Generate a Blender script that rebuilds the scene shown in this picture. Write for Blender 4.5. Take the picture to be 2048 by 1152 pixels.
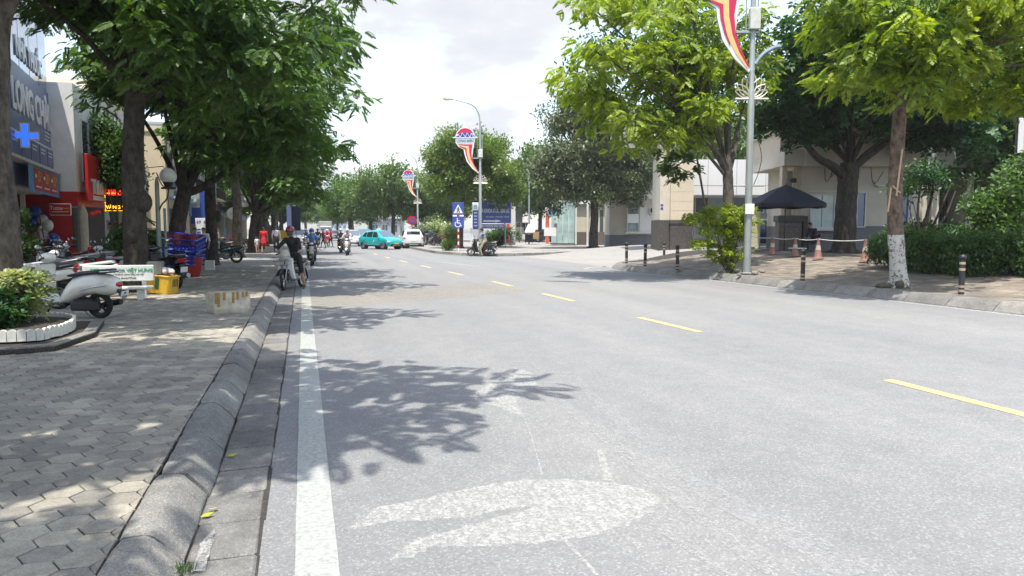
import bpy, bmesh, math, random
import numpy as np
from math import pi, sin, cos, radians, atan2, atan, sqrt
from mathutils import Vector, Matrix
for o in list(bpy.data.objects): bpy.data.objects.remove(o)
SC = bpy.context.scene
COL = SC.collection
R = random.Random(11)
NP = np.random.RandomState(7)

# ---------------------------------------------------------------- camera, sky, sun, exposure
YAW, PITCH, EYE = radians(15.5005), radians(4.517), 1.7
cd = bpy.data.cameras.new('camera'); cam = bpy.data.objects.new('camera', cd); COL.objects.link(cam)
cam.location = (0, 0, EYE); cam.rotation_euler = (pi/2 - PITCH, 0, -YAW)
cd.sensor_width = 36; cd.lens = 36*1500/2048; cd.clip_start = .05; cd.clip_end = 4000
SC.camera = cam
SHX, SHY = .16, .29                       # shadow offset per metre of height
SUN_EL = atan(1/sqrt(SHX**2+SHY**2)); SUN_ROT = atan2(-SHX, -SHY)
W = bpy.data.worlds.new('World'); SC.world = W; W.use_nodes = True
nt = W.node_tree; nt.nodes.clear(); N = nt.nodes.new; L = nt.links.new
out = N('ShaderNodeOutputWorld'); bg = N('ShaderNodeBackground'); bg.inputs[1].default_value = .15
sky = N('ShaderNodeTexSky'); sky.sky_type = 'NISHITA'; sky.sun_disc = False
sky.sun_elevation = SUN_EL; sky.sun_rotation = SUN_ROT; sky.air_density = 1.2; sky.dust_density = 2.0; sky.ozone_density = 1.0
tc = N('ShaderNodeTexCoord'); sep = N('ShaderNodeSeparateXYZ'); L(tc.outputs['Generated'], sep.inputs[0])
zp = N('ShaderNodeMath'); zp.operation = 'MAXIMUM'; L(sep.outputs[2], zp.inputs[0]); zp.inputs[1].default_value = 0
za = N('ShaderNodeMath'); za.operation = 'ADD'; L(zp.outputs[0], za.inputs[0]); za.inputs[1].default_value = .22
cmb = N('ShaderNodeCombineXYZ')
for i in (0, 1):
    d = N('ShaderNodeMath'); d.operation = 'DIVIDE'; L(sep.outputs[i], d.inputs[0]); L(za.outputs[0], d.inputs[1]); L(d.outputs[0], cmb.inputs[i])
cl = N('ShaderNodeTexNoise'); cl.inputs['Scale'].default_value = 1.5; cl.inputs['Detail'].default_value = 9; cl.inputs['Roughness'].default_value = .56
mp = N('ShaderNodeMapping'); mp.inputs['Location'].default_value = (3.1, 1.7, 0); L(cmb.outputs[0], mp.inputs[0]); L(mp.outputs[0], cl.inputs['Vector'])
cr = N('ShaderNodeValToRGB'); cr.color_ramp.elements[0].position = .44; cr.color_ramp.elements[0].color = (.2, .2, .2, 1)
cr.color_ramp.elements[1].position = .60; cr.color_ramp.elements[1].color = (1, 1, 1, 1); L(cl.outputs['Fac'], cr.inputs[0])
cs = N('ShaderNodeValToRGB')               # grey bellies and white tops of the clouds
cs.color_ramp.elements[0].position = .50; cs.color_ramp.elements[0].color = (2.17, 2.19, 2.25, 1)
cs.color_ramp.elements[1].position = .66; cs.color_ramp.elements[1].color = (1.78, 1.85, 2.02, 1); L(cl.outputs['Fac'], cs.inputs[0])
mx = N('ShaderNodeMix'); mx.data_type = 'RGBA'; L(cr.outputs[0], mx.inputs[0]); L(sky.outputs[0], mx.inputs[6]); L(cs.outputs[0], mx.inputs[7])
L(mx.outputs[2], bg.inputs[0]); L(bg.outputs[0], out.inputs[0])
sl = bpy.data.lights.new('sun', 'SUN'); sun = bpy.data.objects.new('sun', sl); COL.objects.link(sun)
sl.energy = 2.25; sl.angle = radians(.53); sl.color = (1, .95, .85)
sun.rotation_euler = Vector((SHX, SHY, -1)).to_track_quat('-Z', 'Y').to_euler(); sun.location = (-6, -5, 30)
SC.view_settings.view_transform = 'Standard'; SC.view_settings.look = 'None'
SC.view_settings.exposure = 1.6; SC.view_settings.gamma = 1; SC.view_settings.use_curve_mapping = False
SC.render.engine = 'CYCLES'
cy = SC.cycles; cy.use_denoising = True; cy.max_bounces = 6; cy.diffuse_bounces = 3; cy.transmission_bounces = 4; cy.transparent_max_bounces = 6
cy.glossy_bounces = 3; cy.caustics_reflective = False; cy.caustics_refractive = False; cy.sample_clamp_indirect = 6
SC.render.threads_mode = 'AUTO'

# ---------------------------------------------------------------- measuring helpers (metres; X right of the kerb road, Y along it)
FR = Vector((cos(YAW), -sin(YAW), 0)); FF = Vector((sin(YAW), cos(YAW), 0))
def ray(px, py):
    x = (px-1024)/1500; y = -(py-576)/1500; c, s = cos(PITCH), sin(PITCH)
    return FR*x + FF*(c+s*y) + Vector((0, 0, y*c-s))
def G(px, py, z=0.):                      # ground point seen there
    r = ray(px, py); t = (z-EYE)/r.z; return Vector((r.x*t, r.y*t, z))
def S(px, py, D):                         # point at distance D straight ahead
    r = ray(px, py); f = r.x*FF.x+r.y*FF.y; t = D/f; return Vector((r.x*t, r.y*t, EYE+r.z*t))
def lz(py, D): return S(1024, py, D).z
def lx(px, D): return (px-1024)*D/1500

# ---------------------------------------------------------------- objects
def link(o, parent=None):
    COL.objects.link(o)
    if parent is not None: o.parent = parent
    return o
def tag(o, label=None, cat=None, group=None, kind=None):
    if label: o['label'] = label
    if cat: o['category'] = cat
    if group: o['group'] = group
    if kind: o['kind'] = kind
    return o
def empty(name, loc=(0, 0, 0), rz=0., label=None, cat=None, group=None, scale=None):
    o = bpy.data.objects.new(name, None); o.empty_display_size = .2; link(o); o.location = loc; o.rotation_euler = (0, 0, rz)
    if scale: o.scale = (scale,)*3
    return tag(o, label, cat, group)
def dup(root, loc, rz=0., label=None, group=None, scale=None, mats=None):
    def cp(o, par):
        c = o.copy(); COL.objects.link(c)
        if par is not None: c.parent = par
        for ch in o.children: cp(ch, c)
        return c
    r = cp(root, None); r.location = loc; r.rotation_euler = (0, 0, rz)
    if label: r['label'] = label
    if group: r['group'] = group
    if scale: r.scale = scale if hasattr(scale, '__len__') else (scale,)*3
    return r
CACHE = {}
class MB:
    """collects faces; build() links them as ONE mesh object"""
    def __init__(s): s.v = []; s.f = []; s.m = []; s.mi = 0; s.M = None
    def add(s, vs, fs, mi=None):
        b = len(s.v)
        if s.M is not None: vs = [s.M @ Vector(v) for v in vs]
        s.v += [tuple(v) for v in vs]; s.f += [tuple(b+i for i in f) for f in fs]; s.m += [s.mi if mi is None else mi]*len(fs)
        return s
    def box(s, a, b, mi=None):
        x0, y0, z0 = a; x1, y1, z1 = b
        return s.add([(x0,y0,z0),(x1,y0,z0),(x1,y1,z0),(x0,y1,z0),(x0,y0,z1),(x1,y0,z1),(x1,y1,z1),(x0,y1,z1)],
                     [(0,3,2,1),(4,5,6,7),(0,1,5,4),(1,2,6,5),(2,3,7,6),(3,0,4,7)], mi)
    def cbox(s, a, b, c=.01, mi=None):    # box with chamfered edges
        vs = []; x0, y0, z0 = a; x1, y1, z1 = b
        sg = [(-1,-1,-1),(1,-1,-1),(1,1,-1),(-1,1,-1),(-1,-1,1),(1,-1,1),(1,1,1),(-1,1,1)]
        mid = ((x0+x1)/2, (y0+y1)/2, (z0+z1)/2); h = ((x1-x0)/2, (y1-y0)/2, (z1-z0)/2)
        for g in sg:
            for k in range(3):
                vs.append(tuple(mid[i]+g[i]*(h[i] if i == k else h[i]-c) for i in range(3)))
        idx = {g: i*3 for i, g in enumerate(sg)}; fs = []
        def nrm(f):
            p = [Vector(vs[i]) for i in f]; n = (p[1]-p[0]).cross(p[2]-p[0]); cc = sum(p, Vector())/len(p)-Vector(mid)
            return f if n.dot(cc) > 0 else tuple(reversed(f))
        for k in range(3):
            o1, o2 = (k+1) % 3, (k+2) % 3
            for sk in (-1, 1):
                q = []
                for a1, a2 in ((-1,-1),(1,-1),(1,1),(-1,1)):
                    g = [0]*3; g[k] = sk; g[o1] = a1; g[o2] = a2; q.append(idx[tuple(g)]+k)
                fs.append(nrm(tuple(q)))
            for a1 in (-1, 1):
                for a2 in (-1, 1):
                    g0 = [0]*3; g1 = [0]*3; g0[k] = -1; g1[k] = 1; g0[o1] = g1[o1] = a1; g0[o2] = g1[o2] = a2
                    i0, i1 = idx[tuple(g0)], idx[tuple(g1)]; fs.append(nrm((i0+o1, i1+o1, i1+o2, i0+o2)))
        for g in sg: i = idx[g]; fs.append(nrm((i, i+1, i+2)))
        return s.add(vs, fs, mi)
    def tube(s, pts, rad, n=8, cap=True, mi=None, jit=0.):
        pts = [Vector(p) for p in pts]; k = len(pts)
        if not hasattr(rad, '__len__'): rad = [rad]*k
        vs = []; fs = []; up = None
        for i, p in enumerate(pts):
            t = (pts[min(i+1, k-1)]-pts[max(i-1, 0)]).normalized()
            if up is None: up = Vector((0, 0, 1)) if abs(t.z) < .9 else Vector((1, 0, 0))
            a = t.cross(up); a = a.normalized() if a.length > 1e-6 else Vector((1, 0, 0)); b = a.cross(t).normalized(); up = b
            for j in range(n):
                w = 2*pi*j/n; rr = rad[i]*(1+(R.uniform(-jit, jit) if jit else 0)); vs.append(p+a*(cos(w)*rr)+b*(sin(w)*rr))
        for i in range(k-1):
            for j in range(n): fs.append((i*n+j, i*n+(j+1) % n, (i+1)*n+(j+1) % n, (i+1)*n+j))
        if cap: fs += [tuple(reversed(range(n))), tuple(range((k-1)*n, k*n))]
        return s.add(vs, fs, mi)
    def lathe(s, prof, n=16, c=(0, 0, 0), mi=None, axis='z', a0=0., a1=2*pi):   # prof: (radius, height)
        vs = []; fs = []; k = len(prof); full = abs(a1-a0-2*pi) < 1e-6; m = n if full else n+1
        for r, h in prof:
            for j in range(m):
                w = a0+(a1-a0)*j/n
                p = (r*cos(w), r*sin(w), h)
                if axis == 'x': p = (h, r*cos(w), r*sin(w))
                if axis == 'y': p = (r*sin(w), h, r*cos(w))
                vs.append((c[0]+p[0], c[1]+p[1], c[2]+p[2]))
        for i in range(k-1):
            for j in range(n):
                j2 = (j+1) % n if full else j+1
                fs.append((i*m+j, i*m+j2, (i+1)*m+j2, (i+1)*m+j))
        return s.add(vs, fs, mi)
    def ell(s, c, r, n=12, k=8, mi=None, rot=None):
        if not hasattr(r, '__len__'): r = (r, r, r)
        vs = []; fs = []
        for i in range(1, k):
            a = pi*i/k
            for j in range(n):
                w = 2*pi*j/n; vs.append(Vector((r[0]*sin(a)*cos(w), r[1]*sin(a)*sin(w), r[2]*cos(a))))
        vs += [Vector((0, 0, r[2])), Vector((0, 0, -r[2]))]; T, B = len(vs)-2, len(vs)-1
        for i in range(k-2):
            for j in range(n): fs.append((i*n+j, (i+1)*n+j, (i+1)*n+(j+1) % n, i*n+(j+1) % n))
        for j in range(n): fs.append((T, j, (j+1) % n)); fs.append((B, (k-2)*n+(j+1) % n, (k-2)*n+j))
        if rot is not None: vs = [rot @ v for v in vs]
        return s.add([v+Vector(c) for v in vs], fs, mi)
    def prism(s, poly, h0, h1, plane='xz', mi=None):   # polygon extruded along the third axis
        def P(a, b, h): return (a, h, b) if plane == 'xz' else ((a, b, h) if plane == 'xy' else (h, a, b))
        n = len(poly); vs = [P(a, b, h0) for a, b in poly]+[P(a, b, h1) for a, b in poly]
        fs = [tuple(range(n)), tuple(reversed(range(n, 2*n)))]+[(i, n+i, n+(i+1) % n, (i+1) % n) for i in range(n)]
        return s.add(vs, fs, mi)
    def pillow(s, poly, w, inset=.03, plane='yz', mi=None, c=0.):   # side outline with rounded flanks, width 2w
        n = len(poly); P2 = [Vector(p).to_2d() if len(p) > 2 else Vector(p) for p in poly]
        A = sum(P2[i].x*P2[(i+1) % n].y-P2[(i+1) % n].x*P2[i].y for i in range(n)); sg = 1 if A > 0 else -1
        nr = []
        for i in range(n):
            e1 = (P2[i]-P2[i-1]).normalized(); e2 = (P2[(i+1) % n]-P2[i]).normalized()
            b = Vector((-(e1.y+e2.y), e1.x+e2.x))*sg; nr.append(b.normalized() if b.length > 1e-6 else b)
        vs = []; fs = []; lay = [(-w, inset), (-w*.86, inset*.3), (-w*.45, 0), (w*.45, 0), (w*.86, inset*.3), (w, inset)]
        for h, d in lay:
            for i in range(n):
                q = P2[i]+nr[i]*d
                vs.append((c+h, q.x, q.y) if plane == 'yz' else ((q.x, c+h, q.y) if plane == 'xz' else (q.x, q.y, c+h)))
        for l in range(5):
            for i in range(n): fs.append((l*n+i, l*n+(i+1) % n, (l+1)*n+(i+1) % n, (l+1)*n+i))
        fs += [tuple(reversed(range(n))), tuple(range(5*n, 6*n))]
        return s.add(vs, fs, mi)
    def loft(s, rings, cap=True, mi=None, closed=True):
        n = len(rings[0]); vs = [p for r in rings for p in r]; fs = []
        for i in range(len(rings)-1):
            for j in range(n if closed else n-1): fs.append((i*n+j, i*n+(j+1) % n, (i+1)*n+(j+1) % n, (i+1)*n+j))
        if cap: fs += [tuple(reversed(range(n))), tuple(range((len(rings)-1)*n, len(rings)*n))]
        return s.add(vs, fs, mi)
    def mesh(s, name, mats, smooth=False, fix=True):
        me = bpy.data.meshes.new(name); me.from_pydata(s.v, [], s.f)
        for m in (mats if isinstance(mats, (list, tuple)) else [mats]): me.materials.append(m)
        if any(s.m): me.polygons.foreach_set('material_index', s.m)
        if fix and s.f:
            bm = bmesh.new(); bm.from_mesh(me); bmesh.ops.recalc_face_normals(bm, faces=bm.faces); bm.to_mesh(me); bm.free()
        if smooth and s.f:
            me.polygons.foreach_set('use_smooth', [True]*len(s.f))
            if smooth != 'all':
                try: me.set_sharp_from_angle(angle=radians(smooth if smooth > 1 else 42))
                except Exception: pass
        me.update(); return me
    def build(s, name, mats, parent=None, smooth=False, loc=None, label=None, cat=None, group=None, kind=None, fix=True):
        o = bpy.data.objects.new(name, s.mesh(name, mats, smooth, fix)); link(o, parent)
        if loc is not None: o.location = loc
        return tag(o, label, cat, group, kind)
def inst(name, me, parent=None, loc=(0, 0, 0), rot=(0, 0, 0), scale=None):
    o = bpy.data.objects.new(name, me); link(o, parent); o.location = loc; o.rotation_euler = rot
    if scale: o.scale = scale if hasattr(scale, '__len__') else (scale,)*3
    return o
def text_mesh(txt, size, mat, bold=.0, align='CENTER', sx=1., depth=.004):
    key = ('txt', txt, size, mat.name, bold, align, sx)
    if key in CACHE: return CACHE[key]
    c = bpy.data.curves.new('t', 'FONT'); c.body = txt; c.size = size; c.align_x = align; c.align_y = 'CENTER'; c.offset = bold*size; c.extrude = depth; c.resolution_u = 2
    o = bpy.data.objects.new('t', c); COL.objects.link(o); dg = bpy.context.evaluated_depsgraph_get(); dg.update()
    me = bpy.data.meshes.new_from_object(o.evaluated_get(dg)); bpy.data.objects.remove(o); bpy.data.curves.remove(c)
    me.transform(Matrix.Rotation(pi/2, 4, 'X')); me.transform(Matrix.Diagonal((sx, 1, 1, 1)))
    me.materials.clear(); me.materials.append(mat); CACHE[key] = me; return me
def text(txt, size, mat, loc, parent, bold=.0, rz=0., align='CENTER', sx=1., depth=.004, name='lettering'):
    return inst(name, text_mesh(txt, size, mat, bold, align, sx, depth), parent, loc, (0, 0, rz))

# ---------------------------------------------------------------- materials
def newmat(name):
    m = bpy.data.materials.new(name); m.use_nodes = True; t = m.node_tree; t.nodes.clear()
    o = t.nodes.new('ShaderNodeOutputMaterial'); return m, t, o
def mat(name, col, rough=.6, metal=0., var=.18, scale=6., bump=.0, bscale=40., spec=.5, coat=0., emit=0., alpha=1., grime=None):
    if name in CACHE: return CACHE[name]
    m, t, o = newmat(name); b = t.nodes.new('ShaderNodeBsdfPrincipled'); t.links.new(b.outputs[0], o.inputs[0])
    b.inputs['Roughness'].default_value = rough; b.inputs['Metallic'].default_value = metal; b.inputs['Specular IOR Level'].default_value = spec
    b.inputs['Coat Weight'].default_value = coat; b.inputs['Coat Roughness'].default_value = .08
    tc = t.nodes.new('ShaderNodeTexCoord'); n = t.nodes.new('ShaderNodeTexNoise'); n.inputs['Scale'].default_value = scale; n.inputs['Detail'].default_value = 6
    n.inputs['Roughness'].default_value = .65; t.links.new(tc.outputs['Object'], n.inputs['Vector'])
    r = t.nodes.new('ShaderNodeValToRGB'); r.color_ramp.elements[0].position = .3; r.color_ramp.elements[1].position = .7
    g = grime or tuple(c*(1-var) for c in col)
    r.color_ramp.elements[0].color = (*g, 1); r.color_ramp.elements[1].color = (*[min(1, c*(1+var*.5)) for c in col], 1)
    t.links.new(n.outputs['Fac'], r.inputs[0]); t.links.new(r.outputs[0], b.inputs['Base Color'])
    if bump:
        n2 = t.nodes.new('ShaderNodeTexNoise'); n2.inputs['Scale'].default_value = bscale; n2.inputs['Detail'].default_value = 4; t.links.new(tc.outputs['Object'], n2.inputs['Vector'])
        bp = t.nodes.new('ShaderNodeBump'); bp.inputs['Strength'].default_value = bump; bp.inputs['Distance'].default_value = .02
        t.links.new(n2.outputs['Fac'], bp.inputs['Height']); t.links.new(bp.outputs[0], b.inputs['Normal'])
    if emit: t.links.new(r.outputs[0], b.inputs['Emission Color']); b.inputs['Emission Strength'].default_value = emit
    if alpha < 1: b.inputs['Alpha'].default_value = alpha
    CACHE[name] = m; return m
def glassmat(name, col, rough=.05, var=.1): return mat(name, col, rough, 0, var, 1.5, spec=.8, coat=.6)
def leafmat(name, ca, cb, trans=.35, gloss=.06, tb=(1.25, 1.25, .55)):
    m, t, o = newmat(name); nd = t.nodes.new; lk = t.links.new
    at = nd('ShaderNodeAttribute'); at.attribute_name = 'tint'; ge = nd('ShaderNodeNewGeometry')
    a1 = nd('ShaderNodeMath'); a1.operation = 'MULTIPLY_ADD'; lk(ge.outputs['Random Per Island'], a1.inputs[0]); a1.inputs[1].default_value = .45
    s1 = nd('ShaderNodeMath'); s1.operation = 'MULTIPLY'; lk(at.outputs['Fac'], s1.inputs[0]); s1.inputs[1].default_value = .6; lk(s1.outputs[0], a1.inputs[2])
    mxx = nd('ShaderNodeMix'); mxx.data_type = 'RGBA'; lk(a1.outputs[0], mxx.inputs[0]); mxx.inputs[6].default_value = (*ca, 1); mxx.inputs[7].default_value = (*cb, 1)
    mul = nd('ShaderNodeMix'); mul.data_type = 'RGBA'; mul.blend_type = 'MULTIPLY'; mul.inputs[0].default_value = 1; lk(mxx.outputs[2], mul.inputs[6]); mul.inputs[7].default_value = (*tb, 1)
    d = nd('ShaderNodeBsdfDiffuse'); lk(mxx.outputs[2], d.inputs[0]); tr = nd('ShaderNodeBsdfTranslucent'); lk(mul.outputs[2], tr.inputs[0])
    m1 = nd('ShaderNodeMixShader'); m1.inputs[0].default_value = trans; lk(d.outputs[0], m1.inputs[1]); lk(tr.outputs[0], m1.inputs[2])
    gl = nd('ShaderNodeBsdfGlossy'); gl.inputs['Roughness'].default_value = .5; gl.inputs[0].default_value = (.9, .95, .9, 1)
    m2 = nd('ShaderNodeMixShader'); m2.inputs[0].default_value = gloss; lk(m1.outputs[0], m2.inputs[1]); lk(gl.outputs[0], m2.inputs[2]); lk(m2.outputs[0], o.inputs[0])
    return m
def nodes_mat(name): return newmat(name)
# ---------------------------------------------------------------- surface materials of the ground
def ground_mat(name, base, speck, dark, sc=90., rough=.85, bump=.35, big=.25, patch=(.0, .0, .0), island=False, track=False, dirt=.82):
    m, t, o = newmat(name); nd = t.nodes.new; lk = t.links.new
    b = nd('ShaderNodeBsdfPrincipled'); b.inputs['Roughness'].default_value = rough; b.inputs['Specular IOR Level'].default_value = .3; lk(b.outputs[0], o.inputs[0])
    tc = nd('ShaderNodeTexCoord'); P = nd('ShaderNodeNewGeometry').outputs['Position']
    def noise(s, d=5, r=.6):
        n = nd('ShaderNodeTexNoise'); n.inputs['Scale'].default_value = s; n.inputs['Detail'].default_value = d; n.inputs['Roughness'].default_value = r; lk(P, n.inputs['Vector']); return n.outputs['Fac']
    def ramp(f, p0, c0, p1, c1):
        r = nd('ShaderNodeValToRGB'); r.color_ramp.elements[0].position = p0; r.color_ramp.elements[1].position = p1
        r.color_ramp.elements[0].color = (*c0, 1); r.color_ramp.elements[1].color = (*c1, 1); lk(f, r.inputs[0]); return r.outputs[0]
    def mix(f, a, c, mode='MIX'):
        x = nd('ShaderNodeMix'); x.data_type = 'RGBA'; x.blend_type = mode
        if isinstance(f, float): x.inputs[0].default_value = f
        else: lk(f, x.inputs[0])
        for i, q in ((6, a), (7, c)):
            if isinstance(q, tuple): x.inputs[i].default_value = (*q, 1)
            else: lk(q, x.inputs[i])
        return x.outputs[2]
    v = nd('ShaderNodeTexVoronoi'); v.inputs['Scale'].default_value = sc; lk(P, v.inputs['Vector'])
    cell = nd('ShaderNodeSeparateColor'); lk(v.outputs['Color'], cell.inputs[0])
    c = ramp(cell.outputs[0], .15, dark, .55, base)
    c = mix(ramp(cell.outputs[1], .80, (0, 0, 0), .93, (1, 1, 1)), c, speck)
    c = mix(big, c, ramp(noise(.35, 6), .3, tuple(x*.72 for x in base), .7, tuple(min(1, x*1.18) for x in base)))
    c = mix(ramp(noise(2.6, 8, .7), .42, (.80, .80, .80), .62, (1.08, 1.08, 1.08)), (0., 0., 0.), c) if False else mix(.8, c, ramp(noise(2.6, 8, .7), .35, (dirt, dirt, dirt), .65, (1.08, 1.08, 1.06)), 'MULTIPLY')
    if island:
        at = nd('ShaderNodeAttribute'); at.attribute_name = 'tint'; oi = nd('ShaderNodeObjectInfo')
        ad = nd('ShaderNodeMath'); ad.operation = 'ADD'; lk(at.outputs['Fac'], ad.inputs[0]); lk(oi.outputs['Random'], ad.inputs[1])
        fr = nd('ShaderNodeMath'); fr.operation = 'FRACT'; lk(ad.outputs[0], fr.inputs[0])
        c = mix(.85, c, ramp(fr.outputs[0], 0., (.66, .66, .68), 1., (1.2, 1.17, 1.1)), 'MULTIPLY')
        c = mix(.6, c, ramp(noise(.9, 6, .7), .38, (.62, .60, .58), .6, (1.08, 1.06, 1.03)), 'MULTIPLY')
        c = mix(.7, c, ramp(noise(9, 9, .75), .34, (.70, .69, .68), .55, (1.04, 1.04, 1.03)), 'MULTIPLY'); c = mix(ramp(noise(5.5, 9, .8), .64, (0, 0, 0), .74, (.5, .5, .5)), c, speck)
    if track:                              # long faint wheel tracks and dusty bands along the road
        mp = nd('ShaderNodeMapping'); mp.inputs['Scale'].default_value = (.75, .035, 1); lk(P, mp.inputs[0]); tn = nd('ShaderNodeTexNoise'); tn.inputs['Scale'].default_value = 1.0; tn.inputs['Detail'].default_value = 5; lk(mp.outputs[0], tn.inputs['Vector'])
        c = mix(.6, c, ramp(tn.outputs['Fac'], .36, (.84, .845, .86), .62, (1.07, 1.06, 1.04)), 'MULTIPLY')
        c = mix(.25, c, ramp(noise(.16, 4), .40, (.86, .86, .87), .6, (1.05, 1.04, 1.02)), 'MULTIPLY')
    lk(c, b.inputs['Base Color'])
    bp = nd('ShaderNodeBump'); bp.inputs['Strength'].default_value = bump; bp.inputs['Distance'].default_value = .006
    ad2 = nd('ShaderNodeMath'); ad2.operation = 'ADD'; lk(v.outputs['Distance'], ad2.inputs[0]); lk(noise(sc*.7, 3), ad2.inputs[1]); lk(ad2.outputs[0], bp.inputs['Height']); lk(bp.outputs[0], b.inputs['Normal'])
    return m
M = {}
M['asphalt'] = ground_mat('asphalt', (.222, .224, .229), (.31, .31, .315), (.182, .184, .19), 85, .82, .4, .12, track=True, dirt=.93)
M['earth'] = ground_mat('earth', (.16, .14, .11), (.22, .2, .17), (.10, .085, .065), 40, .95, .5)
M['concrete'] = ground_mat('concrete', (.30, .29, .275), (.36, .35, .33), (.24, .235, .225), 60, .85, .25)
M['hexpaver'] = ground_mat('hexpaver', (.365, .35, .312), (.44, .42, .38), (.29, .275, .25), 150, .88, .3, .2, island=True)
M['joint'] = ground_mat('joint', (.055, .05, .045), (.09, .085, .08), (.035, .032, .03), 120, .95, .3)
M['rectpaver'] = ground_mat('rectpaver', (.245, .217, .188), (.30, .27, .24), (.18, .16, .14), 110, .88, .25, .2, island=True)
M['kerbstone'] = ground_mat('kerbstone', (.27, .27, .268), (.44, .44, .43), (.16, .16, .162), 130, .86, .6, .35, island=True)
M['gutter'] = ground_mat('gutter', (.225, .225, .226), (.32, .32, .32), (.165, .165, .167), 120, .86, .35, .3, island=True)
M['farground'] = ground_mat('farground', (.17, .165, .15), (.2, .2, .19), (.13, .125, .11), 8, .95, .1)
def paint_mat(name, col, wear=.5, sx=7., sy=1.6, edge=.12, op=1.):
    m, t, o = newmat(name); nd = t.nodes.new; lk = t.links.new
    b = nd('ShaderNodeBsdfPrincipled'); b.inputs['Roughness'].default_value = .7; lk(b.outputs[0], o.inputs[0])
    P = nd('ShaderNodeNewGeometry').outputs['Position']
    mp = nd('ShaderNodeMapping'); mp.inputs['Scale'].default_value = (sx, sy, 1); lk(P, mp.inputs[0])
    n = nd('ShaderNodeTexNoise'); n.inputs['Scale'].default_value = 3.2; n.inputs['Detail'].default_value = 10; n.inputs['Roughness'].default_value = .78; lk(mp.outputs[0], n.inputs['Vector'])
    v = nd('ShaderNodeTexVoronoi'); v.inputs['Scale'].default_value = 75; lk(P, v.inputs['Vector']); ce = nd('ShaderNodeSeparateColor'); lk(v.outputs['Color'], ce.inputs[0])
    ad = nd('ShaderNodeMath'); ad.operation = 'MULTIPLY_ADD'; lk(ce.outputs[0], ad.inputs[0]); ad.inputs[1].default_value = .22; lk(n.outputs['Fac'], ad.inputs[2])
    r = nd('ShaderNodeValToRGB'); r.color_ramp.elements[0].position = wear; r.color_ramp.elements[1].position = wear+edge
    r.color_ramp.elements[0].color = (0, 0, 0, 1); r.color_ramp.elements[1].color = (op, op, op, 1); lk(ad.outputs[0], r.inputs[0]); lk(r.outputs[0], b.inputs['Alpha'])
    n2 = nd('ShaderNodeTexNoise'); n2.inputs['Scale'].default_value = 30; n2.inputs['Detail'].default_value = 6; lk(P, n2.inputs['Vector'])
    r2 = nd('ShaderNodeValToRGB'); r2.color_ramp.elements[0].position = .35; r2.color_ramp.elements[1].position = .65; r2.color_ramp.elements[0].color = (*[c*.8 for c in col], 1); r2.color_ramp.elements[1].color = (*[min(1, c*1.1) for c in col], 1)
    lk(n2.outputs['Fac'], r2.inputs[0]); lk(r2.outputs[0], b.inputs['Base Color'])
    return m
M['white_line'] = paint_mat('white_line', (.345, .36, .345), .34, 5, 2)
M['white_faint'] = paint_mat('white_faint', (.45, .45, .45), .52, 6, 3)
M['yellow_line'] = paint_mat('yellow_line', (.57, .43, .20), .40, 5, 2)
M['yellow_faint'] = paint_mat('yellow_faint', (.40, .33, .20), .56, 3, 5)
M['spill'] = paint_mat('spill', (.44, .44, .43), .37, 7, 2.2, .36, .8)
M['spill_faint'] = paint_mat('spill_faint', (.42, .42, .42), .47, 4, 2, .3, .55)

# ---------------------------------------------------------------- ground, road, pavements
def sheet(name, pts, m, kind='structure', parent=None):
    mb = MB(); mb.add(pts, [tuple(range(len(pts)))]); o = mb.build(name, m, parent, fix=False); return tag(o, kind=kind)
mb = MB(); mb.add([(-1500, -300, -.16), (1500, -300, -.16), (1500, 2500, -.16), (-1500, 2500, -.16)], [(0, 1, 2, 3)])
tag(mb.build('ground', M['farground'], fix=False), kind='structure')
tag(MB().add([(-.262, -25, 0), (60, -25, 0), (60, 420, 0), (-.262, 420, 0)], [(0, 1, 2, 3)]).build('road', M['asphalt'], fix=False), kind='structure')
def grid_tint(o, per):
    me = o.data; a = me.attributes.new('tint', 'FLOAT', 'POINT'); a.data.foreach_set('value', per)
# left pavement: bed + hexagonal pavers
lp = MB().box((-14, -12, -.15), (-.93, 170, .128)).build('left_pavement', M['joint']); tag(lp, kind='structure')
farpave = MB().box((-13.9, 33.2, .10), (-.935, 169, .149)).build('far_paving', ground_mat('farpaving', (.33, .315, .285), (.39, .375, .345), (.27, .26, .24), 12, .9, .1), lp)
RH = .1165
def hexv(cx, cy, z, R0=RH, cut=None, tx=0., ty=0.):
    out = []
    for (r, dz) in ((R0*.985, -.016), (R0*.985, -.004), (R0*.93, 0)):
        for k in range(6):
            a = pi/3*k; x, y = r*cos(a), r*sin(a); out.append((cx+x, cy+y, z+dz+tx*x+ty*y))
    return out
HF = [(0+k, (k+1) % 6, 6+(k+1) % 6, 6+k) for k in range(6)]+[(6+k, 6+(k+1) % 6, 12+(k+1) % 6, 12+k) for k in range(6)]+[tuple(range(12, 18))]
hexmeshes = []
for q in range(6):
    h = MB(); h.add(hexv(0, 0, 0, RH, None, R.uniform(-.012, .012), R.uniform(-.012, .012)), HF); me = h.mesh('paver', M['hexpaver'], fix=False)
    a = me.attributes.new('tint', 'FLOAT', 'POINT'); a.data.foreach_set('value', [q*.17]*len(me.vertices)); hexmeshes.append(me)
cells = []
HS = RH*1.025
j = 0
for c in range(0, 56):
    x = -1.045-c*1.5*HS
    for r_ in range(0, 175):
        y = 2.4+(r_+.5*(c % 2))*sqrt(3)*HS
        if y > 33.2: continue
        if x < -.36*y-.5 or x < -8.3: continue
        cells.append((x*x+y*y, x, y))
cells.sort()
hm = MB(); tints = []
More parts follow.
